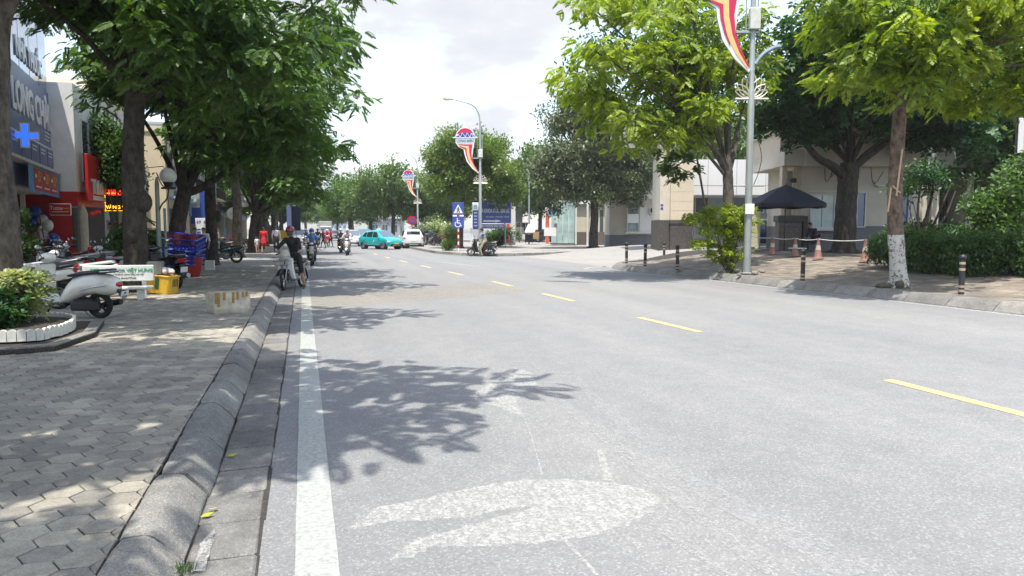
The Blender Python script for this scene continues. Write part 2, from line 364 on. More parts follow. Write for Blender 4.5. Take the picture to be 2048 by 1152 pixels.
cutx = (-1.045+1.5*HS)+.938; ch_ = MB(); ch_.add([(min(a, -cutx), b, c) for a, b, c in hexv(0, 0, 0, RH)], HF); cutme = ch_.mesh('paver', M['hexpaver'], fix=False); cutme.attributes.new('tint', 'FLOAT', 'POINT')
for r_ in range(0, 60): inst('paver', cutme, lp, (-1.045+1.5*HS, 2.4+(r_+.5)*sqrt(3)*HS, .15+R.uniform(-.004, .002)), (R.uniform(-.012, .012), 0, 0))
for i, (d2, x, y) in enumerate(cells):
    z = .15+R.uniform(-.004, .003)
    if i < 238:
        inst('paver', hexmeshes[i*7 % 6], lp, (x, y, z), (R.uniform(-.01, .01), R.uniform(-.01, .01), R.choice((0, pi/3, 2*pi/3))))
    else:
        hm.add(hexv(x, y, z, RH, None, R.uniform(-.014, .014), R.uniform(-.014, .014)), HF); tints += [R.random()]*18
o = hm.build('distant_pavers', M['hexpaver'], lp, fix=False, kind='stuff'); grid_tint(o, tints)
# left kerb of separate stones, gutter of separate slabs
def kerb_stone(L_, seed, w=.30, h=.165, seg=7, cham=True):
    rr = random.Random(seed); prof = [(-w, -.06), (-w, h-.012), (-w+.012, h), (-w*.62, h+.006), (-w*.45, h-.008), (-w*.2, h*.5), (-.012, .028), (0, .012), (0, -.06)]
    rings = []
    for k in range(seg+1):
        y = L_*k/seg; e = .010 if k in (0, seg) else 0
        rings.append([(x+e*(.5 if x < -w*.5 else -.5)+rr.uniform(-.004, .004), y, z-e+rr.uniform(-.005, .004)) for x, z in prof])
    return MB().loft(rings)
kb = empty('kerb', (-.62, 0, 0)); tag(kb, kind='structure')
kms = []
for q in range(5):
    me = kerb_stone(.99, q).mesh('kerb_stone', M['kerbstone'], 40); a = me.attributes.new('tint', 'FLOAT', 'POINT'); a.data.foreach_set('value', [q*.21]*len(me.vertices)); kms.append(me)
for k in range(-3, 70):
    if k == 5: inst('kerb_stone', kms[k % 5], kb, (0.01, k*1.01+.03, -.012), (0, .02, .012))
    else: inst('kerb_stone', kms[(k*3) % 5], kb, (R.uniform(-.006, .006), k*1.01, R.uniform(-.006, .004)), (0, R.uniform(-.015, .015), R.uniform(-.004, .004)))
MB().box((-.31, 70, -.1), (0, 170, .16)).build('far_run', M['concrete'], kb)
gt = empty('gutter', (-.44, 0, 0)); tag(gt, kind='structure')
gms = []
for q in range(4):
    me = MB().cbox((-.177, 0, -.08), (.172, .488, .0), .014).mesh('gutter_slab', M['gutter']); a = me.attributes.new('tint', 'FLOAT', 'POINT'); a.data.foreach_set('value', [q*.27]*len(me.vertices)); gms.append(me)
for k in range(0, 110):
    inst('gutter_slab', gms[(k*5) % 4], gt, (R.uniform(-.004, .004), 1.5+k*.505, .012+R.uniform(-.006, .005)), (R.uniform(-.022, .022), -.02+R.uniform(-.025, .025), R.uniform(-.02, .02)))
# dirt line between gutter and asphalt
mb = MB()
for k in range(60):
    y = 2+k*.5; w = R.uniform(.004, .016); mb.box((-.266-w, y, -.02), (-.258+R.uniform(0, .012), y+.5, .0035))
tag(mb.build('gutter_joint', M['joint']), kind='structure')

# right pavement on its rise
KP = [(13.9, -12), (13.78, 8), (13.62, 12), (13.50, 15), (13.3, 18), (13.12, 23), (12.75, 26.4), (12.5, 28), (12.62, 29.6), (13.25, 31.2), (14.6, 32.7), (16.6, 33.9), (20, 35.3), (24, 36.6)]
def smooth(t): t = max(0., min(1., t)); return t*t*(3-2*t)
def rz(x): return .19+.42*smooth((x-14.2)/5.2)
def dz(x, y): return .004+.58*smooth((x-14)/9.5)*smooth((56-y)/8)
def resample(P, step):
    out = [Vector(P[0])]; acc = 0.
    for a, b in zip(P[:-1], P[1:]):
        a, b = Vector(a), Vector(b); d = (b-a).length; t = step-acc
        while t <= d: out.append(a+(b-a)*(t/d)); t += step
        acc = (acc+d) % step if False else (d-(t-step))
    return out
def smoothpath(P, it=2):
    for _ in range(it):
        Q = [P[0]]
        for a, b in zip(P[:-1], P[1:]): Q += [(a[0]*.75+b[0]*.25, a[1]*.75+b[1]*.25), (a[0]*.25+b[0]*.75, a[1]*.25+b[1]*.75)]
        P = Q+[P[-1]]
    return P
KS = resample(smoothpath(KP), .5)
xs_ = [0, .4, .9, 1.5, 2.2, 3, 4, 5, 6, 8, 11, 16, 22, 30]
mb = MB(); rings = []
for i, p in enumerate(KS):
    t = (KS[min(i+1, len(KS)-1)]-KS[max(i-1, 0)]).normalized(); n = Vector((t.y, -t.x)); q = p+n*.40
    rings.append([(q.x+d, q.y+ (0 if t.y > .6 else -d*.15), rz(q.x+d)-.022) for d in xs_])
mb.loft(rings, cap=False, closed=False)
rp = mb.build('right_pavement', M['joint'], fix=False); tag(rp, kind='structure')
import bisect
kx = [(p.y, p.x) for p in KS if p.y < 32]
def kerb_x(y):
    for (y0, x0), (y1, x1) in zip(kx[:-1], kx[1:]):
        if y0 <= y <= y1: return x0+(x1-x0)*(y-y0)/max(1e-6, y1-y0)
    return 14.
cells = []
for a in range(0, 40):
    for b in range(0, 100):
        x = 13.2+a*.303; y = 9+b*.303+(.15 if a % 2 else 0)
        if y > 31.4 or x < kerb_x(y)+.58 or x > 23: continue
        if y < .55*x: continue
        cells.append((x*x+y*y, x, y))
cells.sort(); tints = []; rm = MB()
pm = []
for q in range(4):
    me = MB().cbox((-.148, -.148, -.02), (.148, .148, 0), .006).mesh('paver', M['rectpaver']); a = me.attributes.new('tint', 'FLOAT', 'POINT'); a.data.foreach_set('value', [q*.26]*len(me.vertices)); pm.append(me)
for i, (d2, x, y) in enumerate(cells):
    sl_ = (rz(x+.1)-rz(x-.1))/.2; z = rz(x)+R.uniform(-.004, .003)
    if i < 296: inst('paver', pm[i*3 % 4], rp, (x, y, z), (R.uniform(-.008, .008), -atan(sl_)+R.uniform(-.008, .008), 0))
    else:
        n0 = len(rm.v); rm.M = Matrix.Translation((x, y, z)) @ Matrix.Rotation(-atan(sl_), 4, 'Y'); rm.box((-.148, -.148, -.02), (.148, .148, 0)); tints += [R.random()]*(len(rm.v)-n0)
o = rm.build('distant_pavers', M['rectpaver'], rp, fix=False, kind='stuff'); grid_tint(o, tints)
# right kerb
rk = empty('kerb', (13.5, 15, 0)); tag(rk, kind='structure')
K1 = resample(smoothpath(KP), 1.15)
for i in range(len(K1)-1):
    a, b = K1[i], K1[i+1]
    if a.y < 2: continue
    t = (b-a).normalized(); ang = atan2(t.y, t.x)-pi/2
    key = ('rk', i % 4)
    if key not in CACHE:
        rr = kerb_stone(1.135, 50+i, .46, .215, 5); rr.v = [(-x, y, z) for x, y, z in rr.v]
        me = rr.mesh('kerb_stone', M['kerbstone'], 40); at = me.attributes.new('tint', 'FLOAT', 'POINT'); at.data.foreach_set('value', [(i % 4)*.26]*len(me.vertices)); CACHE[key] = me
    o = inst('kerb_stone', CACHE[key], rk, (a.x-13.5, a.y-15, dz(a.x, a.y)*.9), (0, 0, ang))
# driveway to the gate and the kerbed island beyond it
mb = MB(); rings = []
for y in [26, 29, 31, 33, 35, 37, 39, 41, 43, 45, 47, 49, 51, 53, 55, 58, 62]:
    rings.append([(x, y, dz(x, y)) for x in [12.9, 14, 15.5, 17, 18.5, 20, 21.5, 23, 25, 28, 34, 45]])
tag(mb.loft(rings, cap=False, closed=False).build('driveway', M['concrete'], fix=False), kind='structure')
IS = [(8.9, 120), (8.95, 75), (9.0, 60), (8.9, 52), (9.2, 49.6), (10.0, 46.2), (11.4, 45.0), (13.9, 45.7), (16.2, 47.3), (19.5, 49.6), (23.5, 51.8), (30, 54)]
IP = smoothpath(IS, 2)
mb = MB(); mb.prism([(x, y) for x, y in IP]+[(60, 54), (60, 120)], -.1, .15, 'xy'); isl = mb.build('far_pavement', M['concrete']); tag(isl, kind='structure')
ik = empty('kerb', (10, 46, 0)); tag(ik, kind='structure')
I1 = resample(IP, 1.2)
for i in range(len(I1)-1):
    a, b = I1[i], I1[i+1]; t = (b-a).normalized(); key = ('ik', i % 3)
    if a.y > 90: continue
    if key not in CACHE:
        rr = kerb_stone(1.18, 80+i, .3, .18, 3); rr.v = [(-x-.08, y, z) for x, y, z in rr.v]
        me = rr.mesh('kerb_stone', M['kerbstone'], 40); at = me.attributes.new('tint', 'FLOAT', 'POINT'); at.data.foreach_set('value', [(i % 3)*.3]*len(me.vertices)); CACHE[key] = me
    inst('kerb_stone', CACHE[key], ik, (a.x-10, a.y-46, 0), (0, 0, atan2(t.y, t.x)-pi/2))

# ---------------------------------------------------------------- markings (paint sheets 4 mm up)
def strip(name, P, w, m, z=.004, jag=0.):
    mb = MB(); pts = [Vector(p) for p in P]; Lp, Rp = [], []
    for i, p in enumerate(pts):
        t = (pts[min(i+1, len(pts)-1)]-pts[max(i-1, 0)]).normalized(); n = Vector((-t.y, t.x)); ww = w[i] if hasattr(w, '__len__') else w
        Lp.append(p+n*(ww/2+R.uniform(-jag, jag))); Rp.append(p-n*(ww/2+R.uniform(-jag, jag)))
    k = len(pts); mb.add([(p.x, p.y, z) for p in Lp]+[(p.x, p.y, z) for p in Rp], [(i, i+1, k+i+1, k+i) for i in range(k-1)])
    return tag(mb.build(name, m, fix=False), kind='structure')
strip('edge_line', [(.03, y) for y in [-8]+[2+i*.5 for i in range(60)]+[40, 80, 150, 300]], .215, M['white_line'], jag=.003)
cl_ = [(6.31, 6.91, 6.33, 4.75), (6.18, 13.14, 6.27, 11.0), (6.02, 18.7, 6.10, 16.55), (5.86, 23.5, 5.93, 21.4), (5.5, 29.2, 5.62, 27.0), (5.2, 34.6, 5.33, 32.5), (4.95, 40.2, 5.05, 38), (4.75, 46, 4.82, 44), (4.6, 52, 4.65, 50), (6.36, 1.2, 6.36, -1)]
for a in cl_: strip('centre_dash', [(a[2], a[3]), ((a[0]+a[2])/2, (a[1]+a[3])/2), (a[0], a[1])], .15, M['yellow_line'])
for k in range(8):
    f = k/7; y0 = 16.3+f*2.7; y1 = 19.7+f*3.0; x1 = 6.05-f*.6
    strip('rumble_stripe', [(-.15+(x1+.15)*q/12, y0+(y1-y0)*q/12) for q in range(13)], .13, M['yellow_faint'], z=.005)
KS2 = [(p.x-.16, p.y) for p in KS if 6 < p.y < 24]
strip('edge_line', KS2, .14, M['white_faint'])
strip('edge_line', [(13.0, 23.5), (12.4, 25.8), (11.6, 28.3), (11.4, 29.7), (12.0, 30.6), (13.2, 31.6)], .15, M['white_line'])
strip('edge_line', [G(840, 520).to_2d(), G(905, 527).to_2d(), G(960, 533).to_2d()], .12, M['white_faint'])
# whitish spilled cement smear on the road
def blot(name, px, m, z):
    mb = MB(); P = [G(a, b) for a, b in px]; n = len(P); Q = []
    for i in range(n):
        a, b = P[i], P[(i+1) % n]
        for q in range(6):
            p = a+(b-a)*(q/6); Q.append((p.x+R.uniform(-.012, .012), p.y+R.uniform(-.02, .02), z))
    mb.add(Q, [tuple(range(len(Q)))]); return tag(mb.build(name, m, fix=False), kind='structure')
blot('cement_smear', [(690, 1060), (760, 1015), (900, 985), (1010, 962), (1110, 958), (1225, 966), (1290, 978), (1320, 996), (1305, 1025), (1255, 1050), (1190, 1068), (1120, 1082), (1030, 1090), (930, 1094), (870, 1095), (812, 1118), (780, 1118), (835, 1078), (930, 1052), (1010, 1030), (1090, 1010), (1030, 1018), (960, 1030), (860, 1040), (770, 1045)], M['spill'], .0013)
blot('cement_smear', [(945, 790), (1000, 755), (1030, 735), (1060, 745), (1075, 770), (1030, 800), (1050, 835), (1030, 828), (990, 812), (955, 805)], M['spill'], .0011)
for _i, (pl, w, mm) in enumerate((([(1050, 838), (1062, 872), (1072, 905), (1085, 952)], [.012, .012, .012, .012], 'spill'), ([(1198, 900), (1208, 930), (1218, 962)], [.035, .06, .07], 'spill'),
              ([(1130, 1082), (1165, 1118), (1195, 1152)], .02, 'spill'), ([(1150, 750), (1190, 800), (1250, 850), (1320, 895)], [.03, .12, .16, .05], 'spill_faint'),
              ([(1080, 770), (1140, 820), (1200, 870), (1290, 890)], [.06, .1, .14, .1], 'spill_faint'), ([(1000, 726), (1060, 722), (1080, 745), (1150, 748)], .05, 'spill_faint'),
              ([(1240, 900), (1420, 985), (1600, 1080), (1720, 1150)], [.1, .22, .25, .25], 'spill_faint'), ([(1180, 850), (1300, 950), (1480, 1100), (1540, 1150)], [.1, .15, .1, .03], 'spill_faint'),
              ([(1320, 1060), (1400, 1110), (1450, 1150)], .06, "spill_faint"))):
    P = [G(a, b).to_2d() for a, b in pl]; P = smoothpath([tuple(p) for p in P], 2)
    ww = w if not hasattr(w, '__len__') else [np.interp(i/(len(P)-1), np.linspace(0, 1, len(w)), w) for i in range(len(P))]
    strip('cement_streak', P, ww, M[mm], z=.0016+_i*.0003)
# gutter patch and a thin near black streak on the road
blot('cement_smear', [(385, 1150), (400, 1095), (425, 1068), (432, 1085), (410, 1150)], M['spill'], .022)
strip('dark_streak', [G(1085, 562).to_2d(), G(1130, 563).to_2d(), G(1182, 565).to_2d()], [.06, .3, .05], mat('streak_dark', (.05, .05, .055), .6), z=.006)
# ---------------------------------------------------------------- trees and plants
def bark(name, ca, cb, white=None):
    m, t, o = newmat(name); nd = t.nodes.new; lk = t.links.new
    b = nd('ShaderNodeBsdfPrincipled'); b.inputs['Roughness'].default_value = .9; b.inputs['Specular IOR Level'].default_value = .2; lk(b.outputs[0], o.inputs[0])
    tc = nd('ShaderNodeTexCoord'); mp = nd('ShaderNodeMapping'); mp.inputs['Scale'].default_value = (1, 1, .55); lk(tc.outputs['Object'], mp.inputs[0])
    n = nd('ShaderNodeTexNoise'); n.inputs['Scale'].default_value = 7; n.inputs['Detail'].default_value = 9; n.inputs['Roughness'].default_value = .75; lk(mp.outputs[0], n.inputs['Vector'])
    r = nd('ShaderNodeValToRGB'); r.color_ramp.elements[0].position = .38; r.color_ramp.elements[1].position = .62; r.color_ramp.elements[0].color = (*ca, 1); r.color_ramp.elements[1].color = (*cb, 1); lk(n.outputs['Fac'], r.inputs[0])
    c = r.outputs[0]
    if white:
        sp = nd('ShaderNodeSeparateXYZ'); lk(tc.outputs['Object'], sp.inputs[0]); n3 = nd('ShaderNodeTexNoise'); n3.inputs['Scale'].default_value = 9; n3.inputs['Detail'].default_value = 6; n3.inputs['Roughness'].default_value = .8; lk(tc.outputs['Object'], n3.inputs['Vector'])
        a = nd('ShaderNodeMath'); a.operation = 'MULTIPLY_ADD'; lk(n3.outputs['Fac'], a.inputs[0]); a.inputs[1].default_value = .12; lk(sp.outputs[2], a.inputs[2])
        lt = nd('ShaderNodeMath'); lt.operation = 'LESS_THAN'; lk(a.outputs[0], lt.inputs[0]); lt.inputs[1].default_value = white+.06
        g = nd('ShaderNodeMath'); g.operation = 'LESS_THAN'; lk(n3.outputs['Fac'], g.inputs[0]); g.inputs[1].default_value = .54
        mu = nd('ShaderNodeMath'); mu.operation = 'MULTIPLY'; lk(lt.outputs[0], mu.inputs[0]); lk(g.outputs[0], mu.inputs[1])
        x = nd('ShaderNodeMix'); x.data_type = 'RGBA'; lk(mu.outputs[0], x.inputs[0]); lk(c, x.inputs[6]); x.inputs[7].default_value = (.55, .54, .50, 1); c = x.outputs[2]
    lk(c, b.inputs['Base Color'])
    bp = nd('ShaderNodeBump'); bp.inputs['Strength'].default_value = .8; bp.inputs['Distance'].default_value = .03; lk(n.outputs['Fac'], bp.inputs['Height']); lk(bp.outputs[0], b.inputs['Normal'])
    return m
M['bark'] = bark('bark', (.05, .042, .035), (.16, .135, .11))
M['bark_dark'] = bark('bark_dark', (.03, .026, .023), (.085, .072, .06))
M['bark_white'] = bark('bark_white', (.07, .05, .04), (.26, .19, .15), 1.32)
M['bark_white_low'] = bark('bark_white_low', (.05, .045, .04), (.16, .14, .12), 1.0)
M['leaf_dark'] = leafmat('leaf_dark', (.018, .058, .017), (.125, .235, .034), .46, .035)
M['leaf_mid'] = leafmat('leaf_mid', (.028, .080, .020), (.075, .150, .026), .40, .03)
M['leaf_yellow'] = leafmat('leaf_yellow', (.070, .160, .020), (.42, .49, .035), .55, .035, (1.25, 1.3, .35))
M['leaf_lime'] = leafmat('leaf_lime', (.050, .125, .022), (.19, .26, .035), .48, .05)
M['leaf_fresh'] = leafmat('leaf_fresh', (.045, .110, .020), (.120, .190, .030), .45, .05)
M['leaf_deep'] = leafmat('leaf_deep', (.020, .065, .024), (.050, .125, .034), .32, .035)
M['leaf_olive'] = leafmat('leaf_olive', (.050, .085, .040), (.140, .160, .080), .3, .05)
M['leaf_far'] = leafmat('leaf_far', (.045, .095, .035), (.095, .150, .050), .35, .04)
M['leaf_pale'] = leafmat('leaf_pale', (.12, .22, .06), (.62, .62, .42), .45, .06)
M['leaf_brown'] = leafmat('leaf_brown', (.10, .075, .03), (.20, .13, .05), .3, .03)
M['soil'] = mat('soil', (.055, .042, .032), .95, 0, .4, 8, .6, 30)

def leaf_quad(base, d, side, ln, w, fold=.12):
    """leaf blade: base, two side points, tip"""
    up = np.cross(side, d)
    return np.array([base, base+d*ln*.45+side*w/2+up*w*fold, base+d*ln, base+d*ln*.45-side*w/2+up*w*fold])
def nv(v): v = np.array(v, float); return v/np.linalg.norm(v)
def spray_pinnate(n=6, ln=.42, leaf=.17, w=.055, droop=.9):
    Q = []
    for i in range(n):
        t = (i+.6)/n; p = np.array([ln*t, 0, -droop*ln*t*t*.6])
        for s in (-1, 1):
            d = nv([.55, s*.75, -.45-.25*t]); Q.append(leaf_quad(p, d, nv(np.cross(d, [0, 0, 1])), leaf*(1-.3*abs(t-.5)), w))
    p = np.array([ln, 0, -droop*ln*.6]); d = nv([.9, 0, -.6]); Q.append(leaf_quad(p, d, np.array([0, 1., 0]), leaf, w))
    return np.array(Q)
def spray_rosette(n=7, leaf=.26, w=.15, tilt=-.1):
    Q = []
    for i in range(n):
        a = 2*pi*i/n+.3*(i % 2); d = nv([cos(a), sin(a), tilt+.25*(i % 3-1)]); Q.append(leaf_quad(d*.03, d, nv(np.cross(d, [0, 0, 1])), leaf*(1-.18*(i % 3)), w, .2))
    return np.array(Q)
def spray_clump(n=9, r=.3, leaf=.17, w=.09, seed=3):
    rs = np.random.RandomState(seed); Q = []
    for i in range(n):
        p = rs.normal(size=3)*r*.5; d = nv(rs.normal(size=3)+np.array([0, 0, -.35])); Q.append(leaf_quad(p, d, nv(np.cross(d, [.1, .2, 1])), leaf*rs.uniform(.7, 1.2), w))
    return np.array(Q)
T_PIN = spray_pinnate(5, .27, .14, .075, .7); T_PINS = spray_pinnate(4, .26, .15, .085, .7); T_ROS = spray_rosette(); T_CLU = spray_clump(); T_FAR = spray_clump(8, .55, .36, .22, 5); T_FAR2 = spray_clump(7, .9, .6, .36, 8)
T_BUSH = spray_rosette(6, .10, .055, .35); T_HEDGE = spray_clump(10, .16, .10, .05, 4)
def leaves(name, blobs, tmpl, n_per, m, seed=1, droop=.35, sc=(.75, 1.25), flat=.62, shell=.0):
    """blobs: array of (x,y,z,r): leaf sprays scattered through every clump"""
    rs = np.random.RandomState(seed); B = np.array(blobs, float); nb = len(B)
    cnt = np.maximum(1, (n_per*(B[:, 3]/B[:, 3].mean())**2).astype(int)); idx = np.repeat(np.arange(nb), cnt); S_ = len(idx)
    dv = rs.normal(size=(S_, 3)); dv /= np.linalg.norm(dv, axis=1)[:, None]
    rad = rs.uniform(.0, 1, S_)**(1/2.4); pos = B[idx, :3]+dv*(rad*B[idx, 3])[:, None]*np.array([1, 1, flat])
    yaw = np.arctan2(dv[:, 1], dv[:, 0])+rs.normal(0, .9, S_); pit = rs.normal(droop*.4, .35, S_); rol = rs.normal(0, .45, S_); s = rs.uniform(sc[0], sc[1], S_)
    cy_, sy_, cp, sp_, cr_, sr = np.cos(yaw), np.sin(yaw), np.cos(pit), np.sin(pit), np.cos(rol), np.sin(rol); z0 = np.zeros(S_); o1 = np.ones(S_)
    Rz = np.array([[cy_, -sy_, z0], [sy_, cy_, z0], [z0, z0, o1]]).transpose(2, 0, 1)
    Ry = np.array([[cp, z0, sp_], [z0, o1, z0], [-sp_, z0, cp]]).transpose(2, 0, 1)
    Rx = np.array([[o1, z0, z0], [z0, cr_, -sr], [z0, sr, cr_]]).transpose(2, 0, 1)
    Rm = Rz @ Ry @ Rx * s[:, None, None]
    T = tmpl.reshape(-1, 3); V = np.einsum('sij,tj->sti', Rm, T)+pos[:, None, :]
    V = V.reshape(-1, 3); nq = len(V)//4
    me = bpy.data.meshes.new(name); me.vertices.add(len(V)); me.vertices.foreach_set('co', V.astype(np.float32).ravel())
    me.loops.add(nq*4); me.loops.foreach_set('vertex_index', np.arange(nq*4, dtype=np.int32)); me.polygons.add(nq)
    me.polygons.foreach_set('loop_start', np.arange(0, nq*4, 4, dtype=np.int32)); me.polygons.foreach_set('loop_total', np.full(nq, 4, dtype=np.int32))
    tb = rs.uniform(0, 1, nb); tint = np.repeat(tb[idx]*.7+rs.uniform(0, .3, S_), len(T))
    a = me.attributes.new('tint', 'FLOAT', 'POINT'); a.data.foreach_set('value', tint.astype(np.float32))
    me.update(calc_edges=True); me.materials.append(m); return me
def crown_blobs(ells, n, seed, r=(.6, 1.1), inner=.25, low=None):
    """clump centres in a union of ellipsoids (cx,cy,cz,rx,ry,rz), mostly towards their skin"""
    rs = np.random.RandomState(seed); out = []; vol = np.array([e[3]*e[4]*e[5] for e in ells]); pr = vol**.67/np.sum(vol**.67)
    while len(out) < n:
        e = ells[rs.choice(len(ells), p=pr)]; d = rs.normal(size=3); d /= np.linalg.norm(d)
        q = rs.uniform(.15, .8) if rs.uniform() < inner else rs.uniform(.72, 1.0)
        q *= 1+.10*sin(d[0]*7+seed)+.08*cos(d[1]*9+d[2]*6)
        p = np.array(e[:3])+d*q*np.array(e[3:6])
        if low is not None and p[2] < low: continue
        out.append((*p, rs.uniform(*r)))
    return np.array(out)
def limb(mb, pts, r0, r1, n=8, jit=.05):
    P = smoothpath3(pts, 2); k = len(P); mb.tube(P, [r0+(r1-r0)*(i/(k-1))**.8 for i in range(k)], n, jit=jit)
def smoothpath3(P, it=2):
    P = [Vector(p) for p in P]
    for _ in range(it):
        Q = [P[0]]
        for a, b in zip(P[:-1], P[1:]): Q += [a*.75+b*.25, a*.25+b*.75]
        P = Q+[P[-1]]
    return P
def auto_limbs(mb, top, blobs, n, r0, seed, fork=.0):
    rr = random.Random(seed); B = [Vector(b[:3]) for b in blobs]
    B.sort(key=lambda b: -(b-top).length); far = B[:len(B)*2//3]; ch = []
    for b in rr.sample(far, len(far)):
        if all((b-c).normalized().dot((c-top).normalized()) if False else (b-c).length > 2.0 for c in ch): ch.append(b)
        if len(ch) >= n: break
    for b in ch:
        s = top+Vector((0, 0, rr.uniform(-fork, .0))); mid = s.lerp(b, .45)+Vector((rr.uniform(-.25, .25), rr.uniform(-.25, .25), (b-s).length*.10))
        limb(mb, [s, s.lerp(mid, .5)+Vector((0, 0, .1)), mid, b], r0*rr.uniform(.55, .8), .025, 6)
        for q in range(2):
            c = rr.choice(B)
            if (c-mid).length < 3: limb(mb, [mid, mid.lerp(c, .5)+Vector((0, 0, .15)), c], r0*.3, .015, 5)
def trunk(path, r0, r1, flare=.25, n=14, seed=0):
    rr = random.Random(seed); P = smoothpath3(path, 2); k = len(P); mb = MB(); z0 = P[0].z
    rad = []
    for i, p in enumerate(P):
        h = (p-P[0]).length; f = i/(k-1); rad.append((r0+(r1-r0)*f)*(1+flare*math.exp(-h/.28))*(1+rr.uniform(-.03, .03)))
    mb.tube(P, rad, n, jit=.035)
    for q in range(5):                     # root buttresses
        a = 2*pi*q/5+rr.uniform(-.3, .3); d = Vector((cos(a), sin(a), 0))
        mb.tube([P[0]+d*r0*.6+Vector((0, 0, .22)), P[0]+d*r0*1.25+Vector((0, 0, .08)), P[0]+d*r0*1.9+Vector((0, 0, -.03))], [r0*.32, r0*.26, r0*.1], 6)
    return mb
def make_tree(name, label, group, base, path, r0, r1, blobs, tmpl, n_per, leaf, bk, seed, limbs=(), nauto=9, rl=None, part='crown', extra=(), sc=(.75, 1.25), cat='tree', droop=.35, flat=.62):
    t = empty(name, base, 0, label, cat, group); mb = trunk(path, r0, r1, seed=seed)
    for pts, a, b in limbs: limb(mb, pts, a, b, 9)
    auto_limbs(mb, Vector(path[-1]), blobs, nauto, rl or r1, seed, .3)
    mb.build('trunk', M[bk], t, 60)
    inst(part, leaves(part, blobs, tmpl, n_per, M[leaf], seed, sc=sc, droop=droop, flat=flat), t)
    for nm, bl, tm, npb, lf, sd in extra: inst(nm, leaves(nm, bl, tm, npb, M[lf], sd), t)
    return t
LT = 'street trees along the left pavement'
# the nearest left tree (its trunk at the frame's edge) and its neighbours
bA = crown_blobs([(.6, .1, 8.0, 4.3, 2.5, 2.7), (-2.2, -.1, 8.0, 3.2, 2.4, 2.2)], 140, 1, (.55, 1.0), .35, 6.2)
bA = np.array([b for i, b in enumerate(bA) if b[0] > -1.2 or i % 3])
tA = make_tree('street_tree', 'thick trunked tree at the left edge beside the white scalloped planter', LT, (-4.35, 12.75, .1), [(0, 0, 0), (.02, .05, 1.5), (-.05, 0, 3.1), (.05, .1, 4.6)], .29, .21, bA, T_PIN, 50, 'leaf_dark', 'bark', 1)
bB = crown_blobs([(.7, -.2, 7.8, 4.5, 3.3, 3.0), (-2.4, .2, 7.6, 3.2, 2.8, 2.2), (2.0, -.9, 6.0, 2.6, 2.0, 1.6)], 210, 2, (.55, 1.05), .35, 4.2)
bB = np.array([b for b in bB if b[2] > 7.1 or b[0] > .3 or (b[0] > -.8 and b[2] > 5.8)])
tB = make_tree('street_tree', 'dark rough trunk with a round burl, behind the dental clinic bench', LT, (-4.06, 20.6, .1), [(0, 0, 0), (.02, 0, 1.6), (.0, .05, 3.2), (.12, .1, 5.0)], .30, .22, bB, T_PIN, 50, 'leaf_dark', 'bark_dark', 2,
               extra=())
for c_, r_ in (((.26, -.12, 2.25), (.2, .2, .26)), ((-.02, -.26, 1.4), (.14, .1, .18))): m_ = MB(); m_.ell(c_, r_, 10, 7); m_.build('burl', M['bark_dark'], tB, 60)
bC = crown_blobs([(2.2, 0, 6.9, 4.4, 4.2, 3.4), (-1.8, .5, 6.4, 3.4, 3.2, 2.6), (3.6, -1.2, 5.2, 2.2, 2.2, 1.4)], 200, 3, (.65, 1.15), .35, 3.5)
bC = np.array([b for b in bC if (b[2] > 5.8 and b[0] > -2.4) or b[0] > .9])
tC = make_tree('street_tree', 'leaning forked dark tree behind the blue crates with a limb over the pavement', LT, (-4.25, 27.6, .1), [(0, 0, 0), (.05, 0, 1.2), (.25, .1, 2.3), (.4, .1, 2.9)], .27, .23, bC, T_PIN, 50, 'leaf_dark', 'bark_dark', 3,
               limbs=[([(.4, .1, 2.8), (.9, .1, 2.95), (1.7, 0, 3.5), (2.6, 0, 4.4), (3.4, .1, 5.6)], .17, .06), ([(.38, .1, 2.8), (.3, .2, 3.6), (.45, .3, 4.6), (.2, .2, 6)], .19, .08)])
left = [(-3.79, 34.4, .1, 'straight grey brown trunk beside the dark teal motorbike', tB, .55, (.88, .95, .95)), (-3.4, 43.0, .1, 'trunk leaning toward the road near the round white shop signs', tA, 2.3, (1, 1, .95)),
        (-3.3, 51.8, .1, 'slim dark trunk just before the woman in red', tC, .3, (.9, 1, .9)), (-3.2, 60, .1, 'leaning trunk with pale fork behind the woman in red', tB, 1.7, (.95, 1, .92)),
        (-3.2, 69, .1, 'dark trunk behind the man in white shirt', tA, 3.4, (.95, 1, .86)), (-3.2, 79, .1, 'dark tree beyond the man in white shirt, lower crown over the cars', tC, 2.6, (.95, 1, .84)),
        (-3.3, 90, .1, 'distant roadside tree left of the grey lorry, dark crown', tB, 4, (1, 1, .8)), (-3.4, 104, .1, 'distant roadside tree left of the grey lorry, lighter crown', tA, 5, (1, 1, .8)),
        (-3.4, 120, .1, 'far small tree over the parked cars on the left verge', tC, 1, (1, 1.1, .8)), (-3.6, 138, .1, 'farthest small tree of the left row, near the vanishing point', tB, 2, (1, 1.1, .78)),
        (-4.2, 5.6, .1, 'nearest street tree of the left row, only its shadow falls into view', tA, 0, (1, 1.1, 1)),
        (-4.3, -.4, .1, 'street tree behind the viewer whose shade reaches the near gutter', tA, 0, (.8, .95, 1))]
for x, y, z, lb, src, rzz, sc in left: dup(src, (x, y, z), rzz if abs(rzz) > .6 else rzz, lb, LT, sc)

